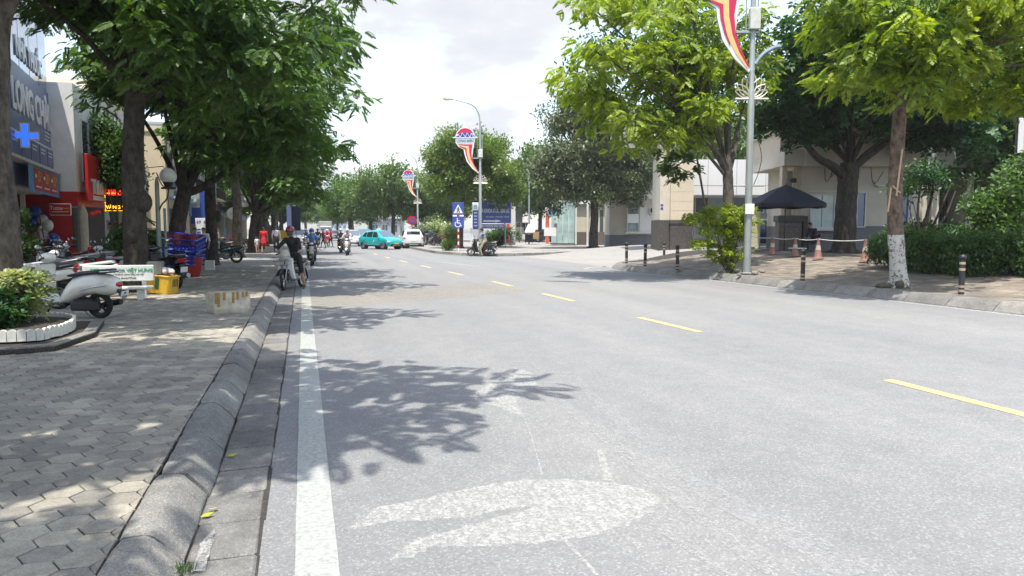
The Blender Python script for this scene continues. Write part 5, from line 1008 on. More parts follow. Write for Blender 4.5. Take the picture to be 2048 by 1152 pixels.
# ---------------------------------------------------------------- cars
M['car_glass'] = glassmat('car_glass', (.02, .025, .03), .03); M['car_glass_sky'] = glassmat('car_glass_sky', (.10, .13, .17), .03)  # second, lighter glass has the sky reflection put into its colour
def car(name, label, loc, rz_, col, kind='hatch', group=None, cat='car', trim='black_plastic', rimcol='steel', plate_col=None, glass='car_glass'):
    c = col; t = empty(name, loc, rz_, label, cat, group)
    if kind == 'hatch':
        ST = [(-1.98, .66, .45, .90, .93, .60), (-1.92, .78, .34, .98, 1.04, .60), (-1.62, .85, .26, 1.02, 1.36, .55), (-1.2, .86, .24, 1.01, 1.49, .58), (-.2, .86, .24, .97, 1.58, .62), (.35, .86, .24, .95, 1.53, .62), (1.12, .86, .25, .96, 1.0, .70), (1.55, .83, .26, .88, .92, .62), (1.86, .76, .30, .72, .78, .55), (1.97, .66, .38, .60, .64, .50)]
        wy = (1.22, -1.22); wr = .33; ws = [(-1.42, -.95), (-.88, -.18), (-.10, .66)]; cowl = (.40, 1.10); rearw = (-1.90, -1.64)
    elif kind == 'suv':
        ST = [(-2.15, .72, .50, .92, .96, .62), (-2.10, .82, .36, 1.0, 1.06, .64), (-1.92, .89, .28, 1.06, 1.54, .62), (-1.4, .91, .27, 1.05, 1.64, .65), (0, .91, .27, 1.02, 1.66, .66), (.45, .91, .27, 1.0, 1.60, .66), (1.2, .91, .28, 1.01, 1.06, .75), (1.75, .88, .29, .95, 1.0, .68), (2.05, .82, .32, .80, .86, .6), (2.16, .72, .42, .66, .70, .55)]
        wy = (1.32, -1.32); wr = .35; ws = [(-1.75, -1.05), (-.98, -.15), (-.07, .74)]; cowl = (.5, 1.18); rearw = (-2.07, -1.94)
    else:
        ST = [(-2.25, .68, .48, .90, .93, .58), (-2.18, .82, .34, 1.0, 1.02, .62), (-1.55, .88, .25, 1.0, 1.04, .66), (-.95, .89, .23, .97, 1.40, .58), (-.2, .89, .23, .95, 1.47, .60), (.35, .89, .23, .93, 1.42, .60), (1.15, .89, .24, .92, .96, .70), (1.75, .86, .25, .84, .88, .62), (2.12, .78, .30, .68, .74, .55), (2.24, .66, .38, .56, .60, .5)]
        wy = (1.36, -1.36); wr = .32; ws = [(-1.15, -.80), (-.74, -.14), (-.06, .70)]; cowl = (.40, 1.12); rearw = (-1.50, -1.0)
    ys = [s[0] for s in ST]
    def at(y, k): return float(np.interp(y, ys, [s[k] for s in ST]))
    def side(y, f, s, off=.0):          # f 0 sill .. 1 belt .. 2 roof edge
        w, zb, zbelt, zr, wr_ = (at(y, i) for i in (1, 2, 3, 4, 5))
        if f <= 1: x = w*(.95+.05*min(1, f*2.2))-(.035*w if f > .9 else 0)*(f-.9)*10; z = zb+(zbelt-zb)*f
        else: g = f-1; x = w*.965+(wr_-w*.965)*g; z = zbelt+(zr-zbelt)*g
        return Vector((s*(x+off), y, z))
    rings = []
    Y2 = sorted(set(ys+[ys[i]*.5+ys[i+1]*.5 for i in range(len(ys)-1)]))
    for y in Y2:
        Lh = [side(y, f, -1) for f in (0, .25, .55, .9, 1, 1.5, 1.88)]; top = [Vector((-at(y, 5)*.86, y, at(y, 4)+.012)), Vector((0, y, at(y, 4)+.035)), Vector((at(y, 5)*.86, y, at(y, 4)+.012))]
        rings.append(Lh+top+[Vector((-p.x, p.y, p.z)) for p in reversed(Lh)])
    m = MB(); m.loft(rings); m.build('body', c, t, 50)
    def patch(nm, corners, mt, n=5, parent=None):   # grid patch from a function of (u, v)
        m = MB(); P = [[corners(i/n, j/2) for i in range(n+1)] for j in range(3)]
        m.add([p for r in P for p in r], [(j*(n+1)+i, j*(n+1)+i+1, (j+1)*(n+1)+i+1, (j+1)*(n+1)+i) for j in range(2) for i in range(n)]); return m.build(nm, mt, parent or t, 50)
    for s in (-1, 1):
        for k, (a, b) in enumerate(ws):
            def fn(u, v, a=a, b=b, s=s, k=k):
                y = a+(b-a)*u; sh = 0
                if k == 2: y = a+(b-a)*(u*(1-.42*v))
                if k == 0: y = b+(a-b)*((1-u)*(1-.25*v))
                return side(y, 1.06+.74*v, s, .008)
            patch('side_window', fn, M[glass])
        for k, (a, b) in enumerate(((-.93, -.14), (-.10, .86))):
            d = patch('door', lambda u, v, a=a, b=b, s=s: side(a+(b-a)*u, .16+.80*v, s, .007), c)
            p = side(a+.12, .82, s, .012); MB().cbox((p.x-.012, p.y-.08, p.z-.012), (p.x+.012, p.y+.08, p.z+.012), .005).build('door_handle', c, d)
        p = side(.72, 1.06, s, .1); m = MB(); m.ell(p, (.10, .07, .065), 10, 7); m.tube([p, side(.70, 1.03, s)], .02, 5); m.build('wing_mirror', c, t, 'all')
        p = side(ys[-3], .8, s); q = side(ys[-2]+.02, .78, s)
        m = MB(); m.ell((p*.25+q*.75)+Vector((-s*.06, .0, -.02)), (.17, .16, .065), 12, 8); m.build('headlight', M['lamp_glass'], t, 'all')
        p = side(ys[1], .86, s); m = MB(); m.ell(p+Vector((-s*.09, .015, .0)), (.15, .09, .075), 12, 8); m.build('tail_light', M['red_lens'], t, 'all')
        for y in wy:
            w = at(y, 1); m = MB(); m.lathe([(0, w-.22), (wr*1.18, w-.22), (wr*1.18, w+.002), (wr*1.07, w+.004), (wr*1.04, w-.14), (0, w-.14)], 24, axis='x'); m.v = [(s*x, y+yy, wr+zz) for x, yy, zz in m.v]; m.build('wheel_arch', M[trim], t, 40)
            wo = MB(); wo.lathe([(0, -.05), (wr*.15, -.05), (wr*.62, -.03), (wr*.68, .0), (wr*.70, -.10)], 20, axis='x')
            for q in range(5): a = 2*pi*q/5; wo.tube([(-.045, wr*.1*cos(a), wr*.1*sin(a)), (-.02, wr*.64*cos(a), wr*.64*sin(a))], [.05, .035], 6)
            wo.v = [(-s*x if s > 0 else x, yy, zz) for x, yy, zz in wo.v]; W_ = wo.build('wheel', M[rimcol], t, 40); W_.location = (s*(w-.03), y, wr)
            ty = MB(); ty.lathe([(wr*.66, .0), (wr*.85, .015), (wr*.97, -.01), (wr, -.06), (wr, -.16), (wr*.9, -.2), (wr*.6, -.2)], 24, axis='x'); ty.v = [(s*x, yy, zz) for x, yy, zz in ty.v]; ty.build('tyre', M['rubber'], W_, 40)
    patch('windscreen', lambda u, v: (lambda y: Vector(((u*2-1)*(at(y, 5)*.97), y+.012, at(y, 4)+.028*(1-abs(u*2-1))+.012)))(cowl[1]+(cowl[0]-cowl[1])*v), M['car_glass_sky'], 6)
    patch('rear_window', lambda u, v: (lambda y: Vector(((u*2-1)*(at(y, 5)*.92), y-.015, at(y, 4)+.022*(1-abs(u*2-1))+.008)))(rearw[0]+(rearw[1]-rearw[0])*(.12+v*.8)), M[glass], 6)
    for nm, yy, sgn in (('front_bumper', ys[-1], 1), ('rear_bumper', ys[0], -1)):
        w = at(yy, 1); m = MB(); m.cbox((-w*.98, min(yy-sgn*.16, yy+sgn*.012), .25), (w*.98, max(yy-sgn*.16, yy+sgn*.012), .47), .03); m.cbox((-w*.55, min(yy, yy+sgn*.022), .30), (w*.55, max(yy, yy+sgn*.022), .36), .008, 1); m.build(nm, [M[trim], M['steel']], t)
        m = MB(); z = .60 if sgn < 0 else .48; m.cbox((-.24, yy-.012, z-.06), (.24, yy+.03 if sgn > 0 else yy+.012, z+.06), .006); o = m.build('number_plate', plate_col or M['plate'], t)
        if sgn < 0: o.location = (0, -.02, .08)
    m = MB(); y = ys[-2]; m.cbox((-.34, y-.06, .56), (.34, y+.075, .66), .02); m.build('grille', M[trim], t)
    m = MB(); [m.cbox((s*at(0, 1)-.03, wy[1]+wr*1.2, .235), (s*at(0, 1)+.012, wy[0]-wr*1.2, .34), .015) for s in (-1, 1)]; m.build('sill', M[trim], t)
    return t
RC = 'cars on the road ahead'
teal = paint('paint_turquoise', (.015, .36, .38)); yel = mat('plate_yellow', (.75, .50, .10), .4)
tx = car('taxi', 'turquoise hatchback taxi turning out in the middle of the road', (6.25, 63.7, 0), radians(-145), teal, 'hatch', RC, 'taxi', plate_col=yel, rimcol='steel')
for s in (-1, 1):
    m = MB(); m.prism([(-.05, .55), (.20, .72), (.12, .78), (.02, .66)], s*.868-.004, s*.868+.004, 'yz'); m.build('door_emblem', M['plate'], tx)
m = MB(); m.cbox((-.2, -.35, 1.60), (.2, -.2, 1.70), .03); m.build('roof_sign', M['plate'], tx)
car('parked_suv', 'white crossover seen from behind with black lower bumper, right of the taxi', (9.25, 66.9, 0), radians(-3), paint('paint_pearl', (.72, .72, .72)), 'suv', RC)
q = S(707, 480, 72); car('car', 'silver car facing us behind the taxi tail', (q.x, q.y+2, 0), radians(180), P_['silver'], 'hatch', RC)
q = S(729, 480, 84); car('taxi', 'second turquoise taxi partly hidden behind the turning taxi', (q.x, q.y, 0), radians(172), teal, 'suv', RC, 'taxi')
q = S(604, 480, 78); car('car', 'white car parked at the left kerb behind the red helmeted rider', (q.x, q.y, 0), radians(178), P_['white'], 'suv', RC)
q = S(590, 480, 92); car('car', 'pale silver car parked farther back on the left by the kerb', (q.x, q.y, 0), radians(178), P_['silver'], 'sedan', RC)
q = S(668, 480, 112); car('car', 'white saloon far down the road right of the lorry', (q.x, q.y, 0), radians(180), P_['white'], 'sedan', RC)
q = S(618, 480, 120); car('car', 'far grey saloon left of the lorry', (q.x, q.y, 0), radians(180), P_['grey'], 'sedan', RC)
q = S(650, 480, 125); car('car', 'far red car just before the lorry', (q.x+.3, q.y, 0), radians(180), P_['red'], 'hatch', RC)
q = S(1540, 480, 44.6); car('car', 'black van like car standing behind the sliding gate by the granite pillar', (q.x-.4, q.y+.3, .61), radians(-100), paint('paint_midnight', (.03, .055, .12)), 'suv', None, glass='car_glass_sky')
q = S(1090, 480, 88); car('car', 'black car parked left of the glass kiosk', (q.x, q.y, .15), radians(-80), P_['black'], 'sedan', None)
q = S(651, 480, 140); t = empty('lorry', (q.x, q.y, 0), radians(180), 'grey box lorry far down the road under the trees', 'lorry')
MB().cbox((-1.15, -4.2, 1.0), (1.15, 1.0, 3.1), .05).build('cargo_box', mat('lorry_box', (.30, .31, .28), .6), t); MB().cbox((-1.05, 1.1, .6), (1.05, 2.6, 2.2), .15).build('cab', P_['silver'], t)
MB().cbox((-.95, 2.55, 1.35), (.95, 2.63, 2.0), .03).build('windscreen', M['car_glass_sky'], t); MB().cbox((-1.0, -4.1, .6), (1.0, 1.0, 1.0), .03).build('chassis', M['black_plastic'], t)
for s in (-1, 1):
    for y in (1.8, -2.8): m = MB(); m.lathe([(0, 0), (.42, 0), (.45, .05), (.45, .25), (0, .25)], 16, c=(s*.8-.12, y, .45), axis='x'); m.build('wheel', M['rubber'], t)

# ---------------------------------------------------------------- buildings of the left row
def wallmat(name, c, var=.14, sc=.8, bump=.15, grime=None): return mat(name, c, .85, 0, var, sc, bump, 25, grime=grime)
M['conc_frame'] = mat('white_frame', (.62, .62, .60), .5, var=.08); M['dark_inside'] = mat('dark_inside', (.018, .018, .02), .7); M['win_glass'] = glassmat('win_glass', (.06, .09, .11), .06); M['win_blue'] = glassmat('win_blue', (.05, .12, .26), .08); M['shutter'] = mat('shutter', (.20, .20, .20), .6)  # the near black inside colour stands in for shade within openings
M['sign_blue'] = mat('sign_blue', (.035, .075, .30), .4, var=.1); M['sign_slate'] = mat('sign_slate', (.13, .165, .32), .4, var=.1); M['sign_white'] = mat('sign_white', (.74, .74, .74), .4, var=.05); M['sign_red'] = mat('sign_red', (.45, .012, .015), .4, var=.12); M['sign_yellow'] = mat('sign_yellow', (.70, .42, .03), .5, var=.08); M['ink'] = CACHE['ink']
M['stucco_white'] = wallmat('stucco_white', (.74, .74, .71), grime=(.60, .60, .57)); M['stucco_cream'] = wallmat('stucco_cream', (.62, .53, .38)); M['stucco_beige'] = wallmat('stucco_beige', (.56, .51, .42)); M['stucco_grey'] = wallmat('stucco_grey', (.28, .30, .32)); M['navy_wall'] = wallmat('navy_wall', (.03, .04, .075))
def window(par, x0, x1, z0, z1, y, fm='conc_frame', gm='win_glass', mull=1, dep=.05):
    fr = MB(); w = .05
    for a, b in (((x0, z0), (x1, z0+w)), ((x0, z1-w), (x1, z1)), ((x0, z0+w), (x0+w, z1-w)), ((x1-w, z0+w), (x1, z1-w))): fr.box((a[0], y-dep, a[1]), (b[0], y+.02, b[1]))
    for k in range(1, mull+1): xm = x0+(x1-x0)*k/(mull+1); fr.box((xm-w/2, y-dep*.8, z0+w), (xm+w/2, y+.02, z1-w))
    o = fr.build('window', M[fm], par); MB().box((x0+w*.9, y-.012, z0+w*.9), (x1-w*.9, y-.004, z1-w*.9)).build('pane', M[gm], o); return o
def bwall(par, x0, x1, y0, y1, z0, z1, m, name='wall'): return MB().box((x0, y0, z0), (x1, y1, z1)).build(name, M[m] if isinstance(m, str) else m, par)
def board(par, x0, x1, z0, z1, y, m, th=.08, name='sign_board', frame=None):
    o = MB().cbox((x0, y-th, z0), (x1, y, z1), .012).build(name, M[m] if isinstance(m, str) else m, par)
    return o
def shop(label, Y0, Y1, xf, h, m, sign, signm, txt=None, tm='sign_white', tsz=.5, winm='win_glass', dark=True, balcony=False, sz=(2.9, 3.9), rzd=90., storeys=2):
    t = empty('shophouse', (xf, Y0, .1), radians(rzd), label, 'building', 'shophouses on the left'); W_ = Y1-Y0
    bwall(t, .0, W_, 0, 9, sz[0], h, m); bwall(t, 0, .3, 0, 9, -.3, sz[0], m, 'pier'); bwall(t, W_-.3, W_, 0, 9, -.3, sz[0], m, 'pier'); bwall(t, .3, W_-.3, .9, 1.0, -.3, sz[0], 'dark_inside', 'shopfront')
    bwall(t, -.06, W_+.06, -.15, 9.06, h, h+.18, m, 'parapet')
    if sign: board(t, .1, W_-.1, sz[0], sz[1], -.04, signm); 
    if txt: text(txt, tsz, M[tm], (W_/2, -.125, (sz[0]+sz[1])/2), t, .012)
    z = sz[1]+.5
    while z+1.6 < h:
        n = max(1, int(W_/2.2))
        for k in range(n): a = W_*(k+.5)/n; window(t, a-.6, a+.6, z, z+1.5, -.002, 'conc_frame', winm)
        if balcony:
            bwall(t, .15, W_-.15, -.9, .0, z-.28, z-.14, m, 'balcony_slab'); r = MB(); r.box((.15, -.9, z+.62), (W_-.15, -.86, z+.68))
            for q in range(int(W_/.16)): r.box((.17+q*.16, -.89, z-.14), (.195+q*.16, -.87, z+.62))
            r.build('balcony_rail', M['black_plastic'], t)
        z += 3.0
    m_ = MB(); [m_.box((.34+k*.42, .5, .05), (.70+k*.42, .9, .35+R.random()*1.5)) for k in range(int((W_-.8)/.42))]; m_.build('goods', mat('goods_%d' % R.randrange(4), R.choice([(.35, .3, .25), (.3, .12, .08), (.15, .25, .35), (.4, .4, .38)]), .7, var=.6, scale=3), t)
    return t
# pharmacy: blue facade, turned a little away from the road
E0 = S(97, 300, 31.0)
ph = empty('pharmacy', (E0.x, E0.y, .1), radians(97.2), 'pharmacy with slate blue facade, huge white letters and glass above', 'building')
bwall(ph, -16, 0, .0, 8, 3.1, 9.7, 'sign_slate'); bwall(ph, -16, 0, 3, 3.1, -.3, 3.1, 'dark_inside', 'shopfront'); bwall(ph, -16, 0, .25, 3, 2.98, 3.1, 'stucco_white', 'ceiling')
board(ph, -15.8, -.05, 4.85, 7.05, -.01, 'sign_slate', .12)
for k in range(9): MB().cbox((-15.8+k*1.75, -.07, 7.1), (-14.1+k*1.75, -.01, 9.6), .02).build('glass_panel', M['win_blue'], ph)
text('LONG CHÂU', 1.42, M['sign_white'], (-3.55, -.155, 5.95), ph, .03, depth=.02, sx=.86); text('NHÀ THUỐC', .92, M['sign_white'], (-3.6, -.10, 7.7), ph, .026, depth=.02, sx=.85)
for k in range(3): MB().box((-1.5, -.145, 5.35-k*.14), (-.25-k*.2, -.131, 5.40-k*.14)).build('small_print', M['sign_white'], ph)
bwall(ph, -16, 0, -.16, .0, 3.92, 4.82, 'stucco_white', 'panel_band')
for k in range(6): o = board(ph, -9.4+k*1.58, -8.0+k*1.58, 4.02, 4.74, -.17, 'sign_slate', .03, 'service_panel'); [MB().box((-9.25+k*1.58, -.212, 4.55-q*.13), (-8.4+k*1.58-q*.1, -.201, 4.60-q*.13)).build('small_print', M['sign_white'], o) for q in range(2)]
bwall(ph, -16, .0, -.45, -.0, 3.80, 3.88, 'conc_frame', 'ledge')
bn = board(ph, -6.4, -.05, 2.85, 3.78, -.36, mat('banner_blue', (.10, .28, .52), .5, var=.5, scale=1.2), .02, 'promotion_banner')
for k, tx_ in enumerate(('15', '20', '25')): r_ = MB().box((-5.5+k*1.55, -.393, 2.95), (-4.1+k*1.55, -.385, 3.7)).build('red_panel', M['sign_red'], bn); text(tx_, .52, M['sign_yellow'], (-4.75+k*1.55, -.40, 3.42), bn, .014); text('%', .24, M['sign_yellow'], (-4.3+k*1.55, -.40, 3.52), bn, .014); MB().box((-5.3+k*1.55, -.402, 3.05), (-4.3+k*1.55, -.396, 3.1)).build('small_print', M['sign_white'], bn); MB().box((-5.42+k*1.55, -.402, 3.38), (-5.1+k*1.55, -.396, 3.5)).build('small_print', M['sign_white'], bn)
ysn = board(ph, -5.4, -3.2, 1.55, 2.85, .9, 'sign_yellow', .05, 'yellow_sign'); text('VYTRA', .36, M['ink'], (-4.2, .84, 2.45), ysn, .014); text('ĐÔNG', .36, M['ink'], (-4.2, .84, 1.9), ysn, .014)
for k in range(4): bwall(ph, -6.9+k*1.7, -6.75+k*1.7, .6, .75, 0, 3, 'conc_frame', 'door_frame')
for k in range(5): MB().box((-2.9+k*.5, 1.8, .2), (-2.5+k*.5, 2.2, 2.0)).build('shelf', mat('shelf_goods', (.35, .38, .4), .6, var=.7, scale=5), ph)
p = S(50, 271, 24.6); cs_ = empty('pharmacy_cross', (p.x, p.y, p.z), radians(15), 'lit blue cross sign with white rim on the pharmacy front', 'sign')
def cross(s, th): return [(-th, -s), (th, -s), (th, -th), (s, -th), (s, th), (th, th), (th, s), (-th, s), (-th, th), (-s, th), (-s, -th), (-th, -th)]
MB().prism(cross(.40, .135), -.06, .06, 'xz').build('rim', M['sign_white'], cs_); MB().prism(cross(.345, .082), -.07, -.061, 'xz').build('light', mat('lit_blue', (.02, .10, .75), .4, emit=.6, var=.1), cs_); MB().tube([(.0, .06, 0), (-1.1, .35, 0)], .02, 5).build('bracket', M['steel'], cs_)
# red shop with white upper wall standing proud of the pharmacy
C0 = S(150, 300, 31.0)
rs_ = empty('red_shop', (C0.x, C0.y, .1), radians(90), 'narrow shop with plain white upper side wall and red ground floor', 'building')
W2 = 4.6
bwall(rs_, 0, W2, 0, 8, 3.1, 7.5, 'stucco_white'); bwall(rs_, -.02, W2, -.03, 8, 2.55, 3.12, 'sign_red', 'red_band'); bwall(rs_, 0, .35, 0, .35, -.3, 2.55, 'sign_red', 'pillar'); bwall(rs_, .02, .12, .35, 6, -.3, 2.55, 'sign_red', 'side_panel'); bwall(rs_, .3, W2, 2, 2.1, -.3, 2.55, 'dark_inside', 'shopfront'); bwall(rs_, W2-.3, W2, 0, 2, -.3, 2.6, 'stucco_grey', 'pier')
window(rs_, .9, 2.0, 3.6, 6.2, -.002, 'conc_frame', 'win_glass', 0); window(rs_, 2.6, 3.8, 4.6, 6.2, -.002, 'conc_frame', 'win_glass', 0)
sb = board(rs_, .3, W2-.2, 2.75, 4.7, -.25, 'sign_red', .12, 'red_sign'); text('Tươi', .85, M['sign_white'], (1.6, -.40, 3.35), sb, .02, depth=.05); text('BEST', .75, M['sign_yellow'], (3.4, -.40, 3.35), sb, .02, depth=.05); MB().box((.9, -.40, 2.82), (4.2, -.372, 3.0)).build('white_strip', M['sign_white'], sb)
MB().tube([(-.01, 1.2, 3.1), (-.03, 1.2, 7.5)], .03, 6).build('drain_pipe', M['conc_frame'], rs_)
p = S(121, 419, 29.8); ts = empty('shop_sign', (p.x, p.y, p.z), 0, 'small red rounded sign with white rim hanging below the white wall', 'sign'); MB().cbox((-.39, -.03, -.24), (.39, .03, .24), .03).build('rim', M['sign_white'], ts); MB().cbox((-.36, -.045, -.21), (.36, -.031, .21), .006).build('face', M['sign_red'], ts); text('Tuttu', .20, M['sign_white'], (-.14, -.05, .05), ts, .01); text('Sweet', .11, M['sign_yellow'], (.2, -.05, .05), ts, .006); MB().box((-.3, -.051, -.1), (.3, -.0465, -.08)).build('small_print', M['sign_white'], ts); MB().tube([(.36, 0, .1), (.7, .5, .1)], .02, 5).build('bracket', M['steel'], ts)
for k in range(7):
    p = S(156+k*6.5, 425+abs(k-3)*-1.5, 30.6); f = MB(); f.add([(0, 0, 0), (.13, 0, 0), (.065, .02, -.2)], [(0, 1, 2)]); f.v += [(x, y+.008, z) for x, y, z in f.v]; f.f += [(5, 4, 3), (0, 3, 4, 1), (1, 4, 5, 2), (2, 5, 3, 0)]; f.m += [0]*4
    f.build('pennant', M['sign_red'], None, loc=(p.x, p.y, p.z), label='red triangular pennant under the red shop awning, '+('first on the left', 'second from the left', 'third from the left', 'middle of the string', 'third from the right', 'second from the right', 'last on the right')[k], cat='pennant', group='red pennants under the red shop awning')
# grey house with dark doorway and gold price screens
gh = empty('grey_house', (C0.x-.35, C0.y+W2+.1, .1), radians(90), 'grey fronted house with navy ground floor between red shop and burl tree', 'building')
bwall(gh, 0, 6.2, .0, 8, 2.9, 8.5, 'stucco_beige'); bwall(gh, 0, 2.7, .0, 8, .9, 2.9, 'stucco_grey', 'grey_panel'); bwall(gh, 0, 2.7, .02, 8, -.3, .9, 'navy_wall', 'plinth'); bwall(gh, 2.7, 6.2, .5, 8, -.3, 2.9, 'navy_wall', 'doorway'); MB().box((1.0, -.03, 1.6), (2.2, .0, 2.0)).build('vent', M['black_plastic'], gh); window(gh, 1.2, 2.6, 5.2, 7.4, -.002, 'shutter', 'win_glass'); window(gh, 3.6, 5.2, 5.2, 7.4, -.002, 'shutter', 'win_glass')
MB().tube([(0.1, -.02, 2.9), (.1, -.02, 8.4)], .05, 6).build('drain_pipe', M['conc_frame'], gh)
led_r = mat('led_red', (.9, .02, .015), .4, emit=1.2, var=.3, scale=60); led_y = mat('led_amber', (1., .42, .02), .4, emit=1.3, var=.3, scale=60)
p = S(229, 385, 34); l1 = empty('led_sign', (p.x, p.y, p.z), radians(8), 'small red lit screen above the gold price screen', 'sign'); MB().cbox((-.30, 0, -.17), (.30, .08, .17), .01).build('case', M['black_plastic'], l1); MB().box((-.25, -.008, -.12), (.25, -.002, .12)).build('screen', led_r, l1)
p = S(230, 404, 34); l2 = empty('led_sign', (p.x, p.y, p.z), radians(8), 'black screen with amber dotted border and gold price lettering', 'sign'); MB().cbox((-.44, 0, -.42), (.44, .1, .42), .01).build('case', M['black_plastic'], l2); text('VÀNG 9', .21, led_y, (0, -.01, -.24), l2, .014)
m = MB()
for k in range(14): f = -.4+.8*k/13; m.box((f-.016, -.012, .375), (f+.016, -.002, .405)); m.box((f-.016, -.012, -.405), (f+.016, -.002, -.375)); m.box((-.405, -.012, f-.016), (-.375, -.002, f+.016)); m.box((.375, -.012, f-.016), (.405, -.002, f+.016))
m.build('border_lights', led_y, l2, kind='stuff')
p = S(225, 453, 34.5); nb = empty('notice_board', (p.x, p.y, p.z), 0, 'white notice sheet on the dark doorway under the gold price screen', 'notice'); MB().cbox((-.22, 0, -.24), (.22, .03, .24), .006).build('sheet', M['sign_white'], nb); [MB().box((-.17+k*.2, -.008, .08), (-.03+k*.2, -.002, .18)).build('photo', M['ink'], nb) for k in range(2)]; MB().box((-.17, -.008, -.1), (.17, -.002, .0)).build('small_print', M['shutter'], nb)
# cream house, side wall towards us
C1 = S(327, 300, 42.5)
ch = empty('cream_house', (C1.x, C1.y, .1), radians(90), 'cream painted house with bare side wall and dark shutter window', 'building')
bwall(ch, 0, 9, 0, 8, -.3, 7.0, 'stucco_cream'); bwall(ch, -.08, 9.1, -.12, 8.1, 7.0, 7.3, 'stucco_cream', 'cornice'); bwall(ch, -.05, .4, -.06, .4, -.3, 7.0, 'stucco_cream', 'quoin'); window(ch, 1.2, 2.6, 3.9, 6.0, -.002, 'shutter', 'dark_inside', 3); window(ch, 4.8, 6.2, 3.9, 6.0, -.002, 'shutter', 'dark_inside', 3); window(ch, .9, 3.2, .2, 2.8, -.002, 'shutter', 'dark_inside', 3); bwall(ch, 3.6, 8.6, -.004, .1, .0, 2.7, 'dark_inside', 'shopfront'); MB().cbox((.5, -.9, 3.3), (4.2, .0, 3.45), .02).build('awning', mat('awning', (.25, .35, .45), .7), ch)
p = S(310, 330, 42.0); ss = empty('slanted_sign', (p.x-.7, p.y, 3.9), radians(70), 'pale slanting sign board with dark letters behind the lamp pole', 'sign'); MB().cbox((-.9, -.04, -1.1), (.9, .04, 1.1), .01).build('face', mat('pale_sign', (.55, .58, .62), .5), ss); [MB().box((-.6, -.052, .6-k*.4), (.5, -.042, .8-k*.4)).build('small_print', M['sign_slate'], ss) for k in range(4)]
p = S(357, 391, 45.5); yt = empty('medical_sign', (p.x, p.y, p.z), radians(-6), 'blue grey medical equipment sign with pale lettering behind the globe lamp', 'sign'); MB().cbox((-.70, -.05, -1.25), (.70, .05, 1.25), .015).build('face', mat('sign_greyblue', (.16, .27, .36), .45), yt); text('THIẾT BỊ', .30, M['sign_white'], (0, -.055, .35), yt, .012, depth=.015); text('Y TẾ', .46, M['sign_white'], (0, -.055, -.35), yt, .016, depth=.015); MB().box((-.6, -.058, -1.05), (.6, -.052, -.96)).build('small_print', M['sign_white'], yt); MB().tube([(-.7, 0, .8), (-2.2, .3, .8)], .03, 5).build('bracket', M['steel'], yt)
p = S(354, 340, 46); fp = empty('flower_pot', (p.x+.3, p.y, p.z-.15), 0, 'red flower trough on top of the medical sign', 'flower pot'); MB().cbox((-.5, -.15, -.2), (.5, .15, .12), .03).build('trough', M['sign_red'], fp); inst('foliage', leaves('foliage', crown_blobs([(0, 0, .25, .5, .15, .15)], 10, 3, (.1, .15)), T_BUSH, 10, M['leaf_fresh'], 3), fp)
p = S(398, 412, 47); bp_ = empty('blue_banner', (p.x, p.y, p.z), radians(-4), 'tall bright blue banner with white picture between two trunks', 'sign'); MB().cbox((-.5, -.04, -1.1), (.5, .04, 1.1), .01).build('face', M['sign_blue'], bp_); MB().box((-.44, -.052, -.1), (.05, -.041, 1.0)).build('picture', mat('picture', (.45, .55, .55), .5, var=.8, scale=4), bp_); MB().tube([(0, .05, -1.1), (0, .05, -3.2)], .04, 6).build('post', M['steel'], bp_)
for px, lb in ((398, 'white upright panel with blue number 69, left of two'), (412, 'white upright panel with blue number 69, right of two')):
    p = S(px, 456, 46); o = empty('number_panel', (p.x, p.y, .1), radians(-4), lb, 'sign'); MB().cbox((-.21, -.03, .9), (.21, .03, 2.25), .01).build('face', M['sign_white'], o); text('69', .26, M['sign_blue'], (0, -.036, 2.0), o, .014); [MB().box((-.1, -.036, 1.5-k*.16), (.1, -.031, 1.6-k*.16)).build('small_print', M['sign_blue'], o) for k in range(3)]; MB().tube([(0, .0, .9), (0, 0, 0)], .03, 5).build('post', M['steel'], o)
p = S(363, 440, 45); o = empty('price_panel', (p.x, p.y, .1), radians(-4), 'white panel with red lettering under the medical sign', 'sign'); MB().cbox((-.42, -.04, .3), (.42, .04, 2.5), .01).build('face', mat('pinkish_panel', (.66, .58, .56), .5), o); [MB().box((-.3+k*.34, -.052, 1.5), (-.08+k*.34, -.041, 2.1)).build('red_print', M['sign_red'], o) for k in range(2)]
shop('shophouse with brown wooden balcony beyond the blue banner', 55.5, 62.5, -7.9, 8.2, 'stucco_beige', True, 'sign_slate', None, balcony=True)
shop('dark fronted shop under the round white disc signs', 62.6, 69, -8.1, 9.5, 'stucco_grey', True, 'navy_wall', None)
shop('cream shophouse behind the leaning trunks', 69.1, 77, -8.0, 8.8, 'stucco_cream', True, 'sign_red', None, balcony=True)
shop('white shophouse behind the man in white shirt', 77.2, 85, -8.0, 10.2, 'stucco_white', True, 'sign_blue', None)
shop('farther beige shophouse with dark blue signs', 85.2, 96, -8.1, 9, 'stucco_beige', True, 'sign_blue', None)
shop('farthest cream block of the left row', 96.2, 120, -8.2, 9, 'stucco_cream', True, 'sign_slate', None, balcony=True)
for px, py, D, r_, lb in ((467, 427, 50, .42, 'lower round white disc sign on the shop front'), (489, 402, 50, .40, 'upper round white disc sign behind the leaning trunk')):
    p = S(px, py, D); o = empty('disc_sign', (p.x, p.y, p.z), 0, lb, 'sign'); m = MB(); m.lathe([(0, -.04), (r_*.94, -.04), (r_, -.02), (r_, .03), (0, .03)], 28, axis='y'); m.build('face', M['sign_white'], o, 40); MB().tube([(-r_, 0, 0), (-r_-1.6, .4, 0)], .02, 5).build('bracket', M['steel'], o); [MB().box((-r_*.5, -.052, .02-k*.1), (r_*.5, -.043, .05-k*.1)).build('small_print', M['steel'], o) for k in range(2)]
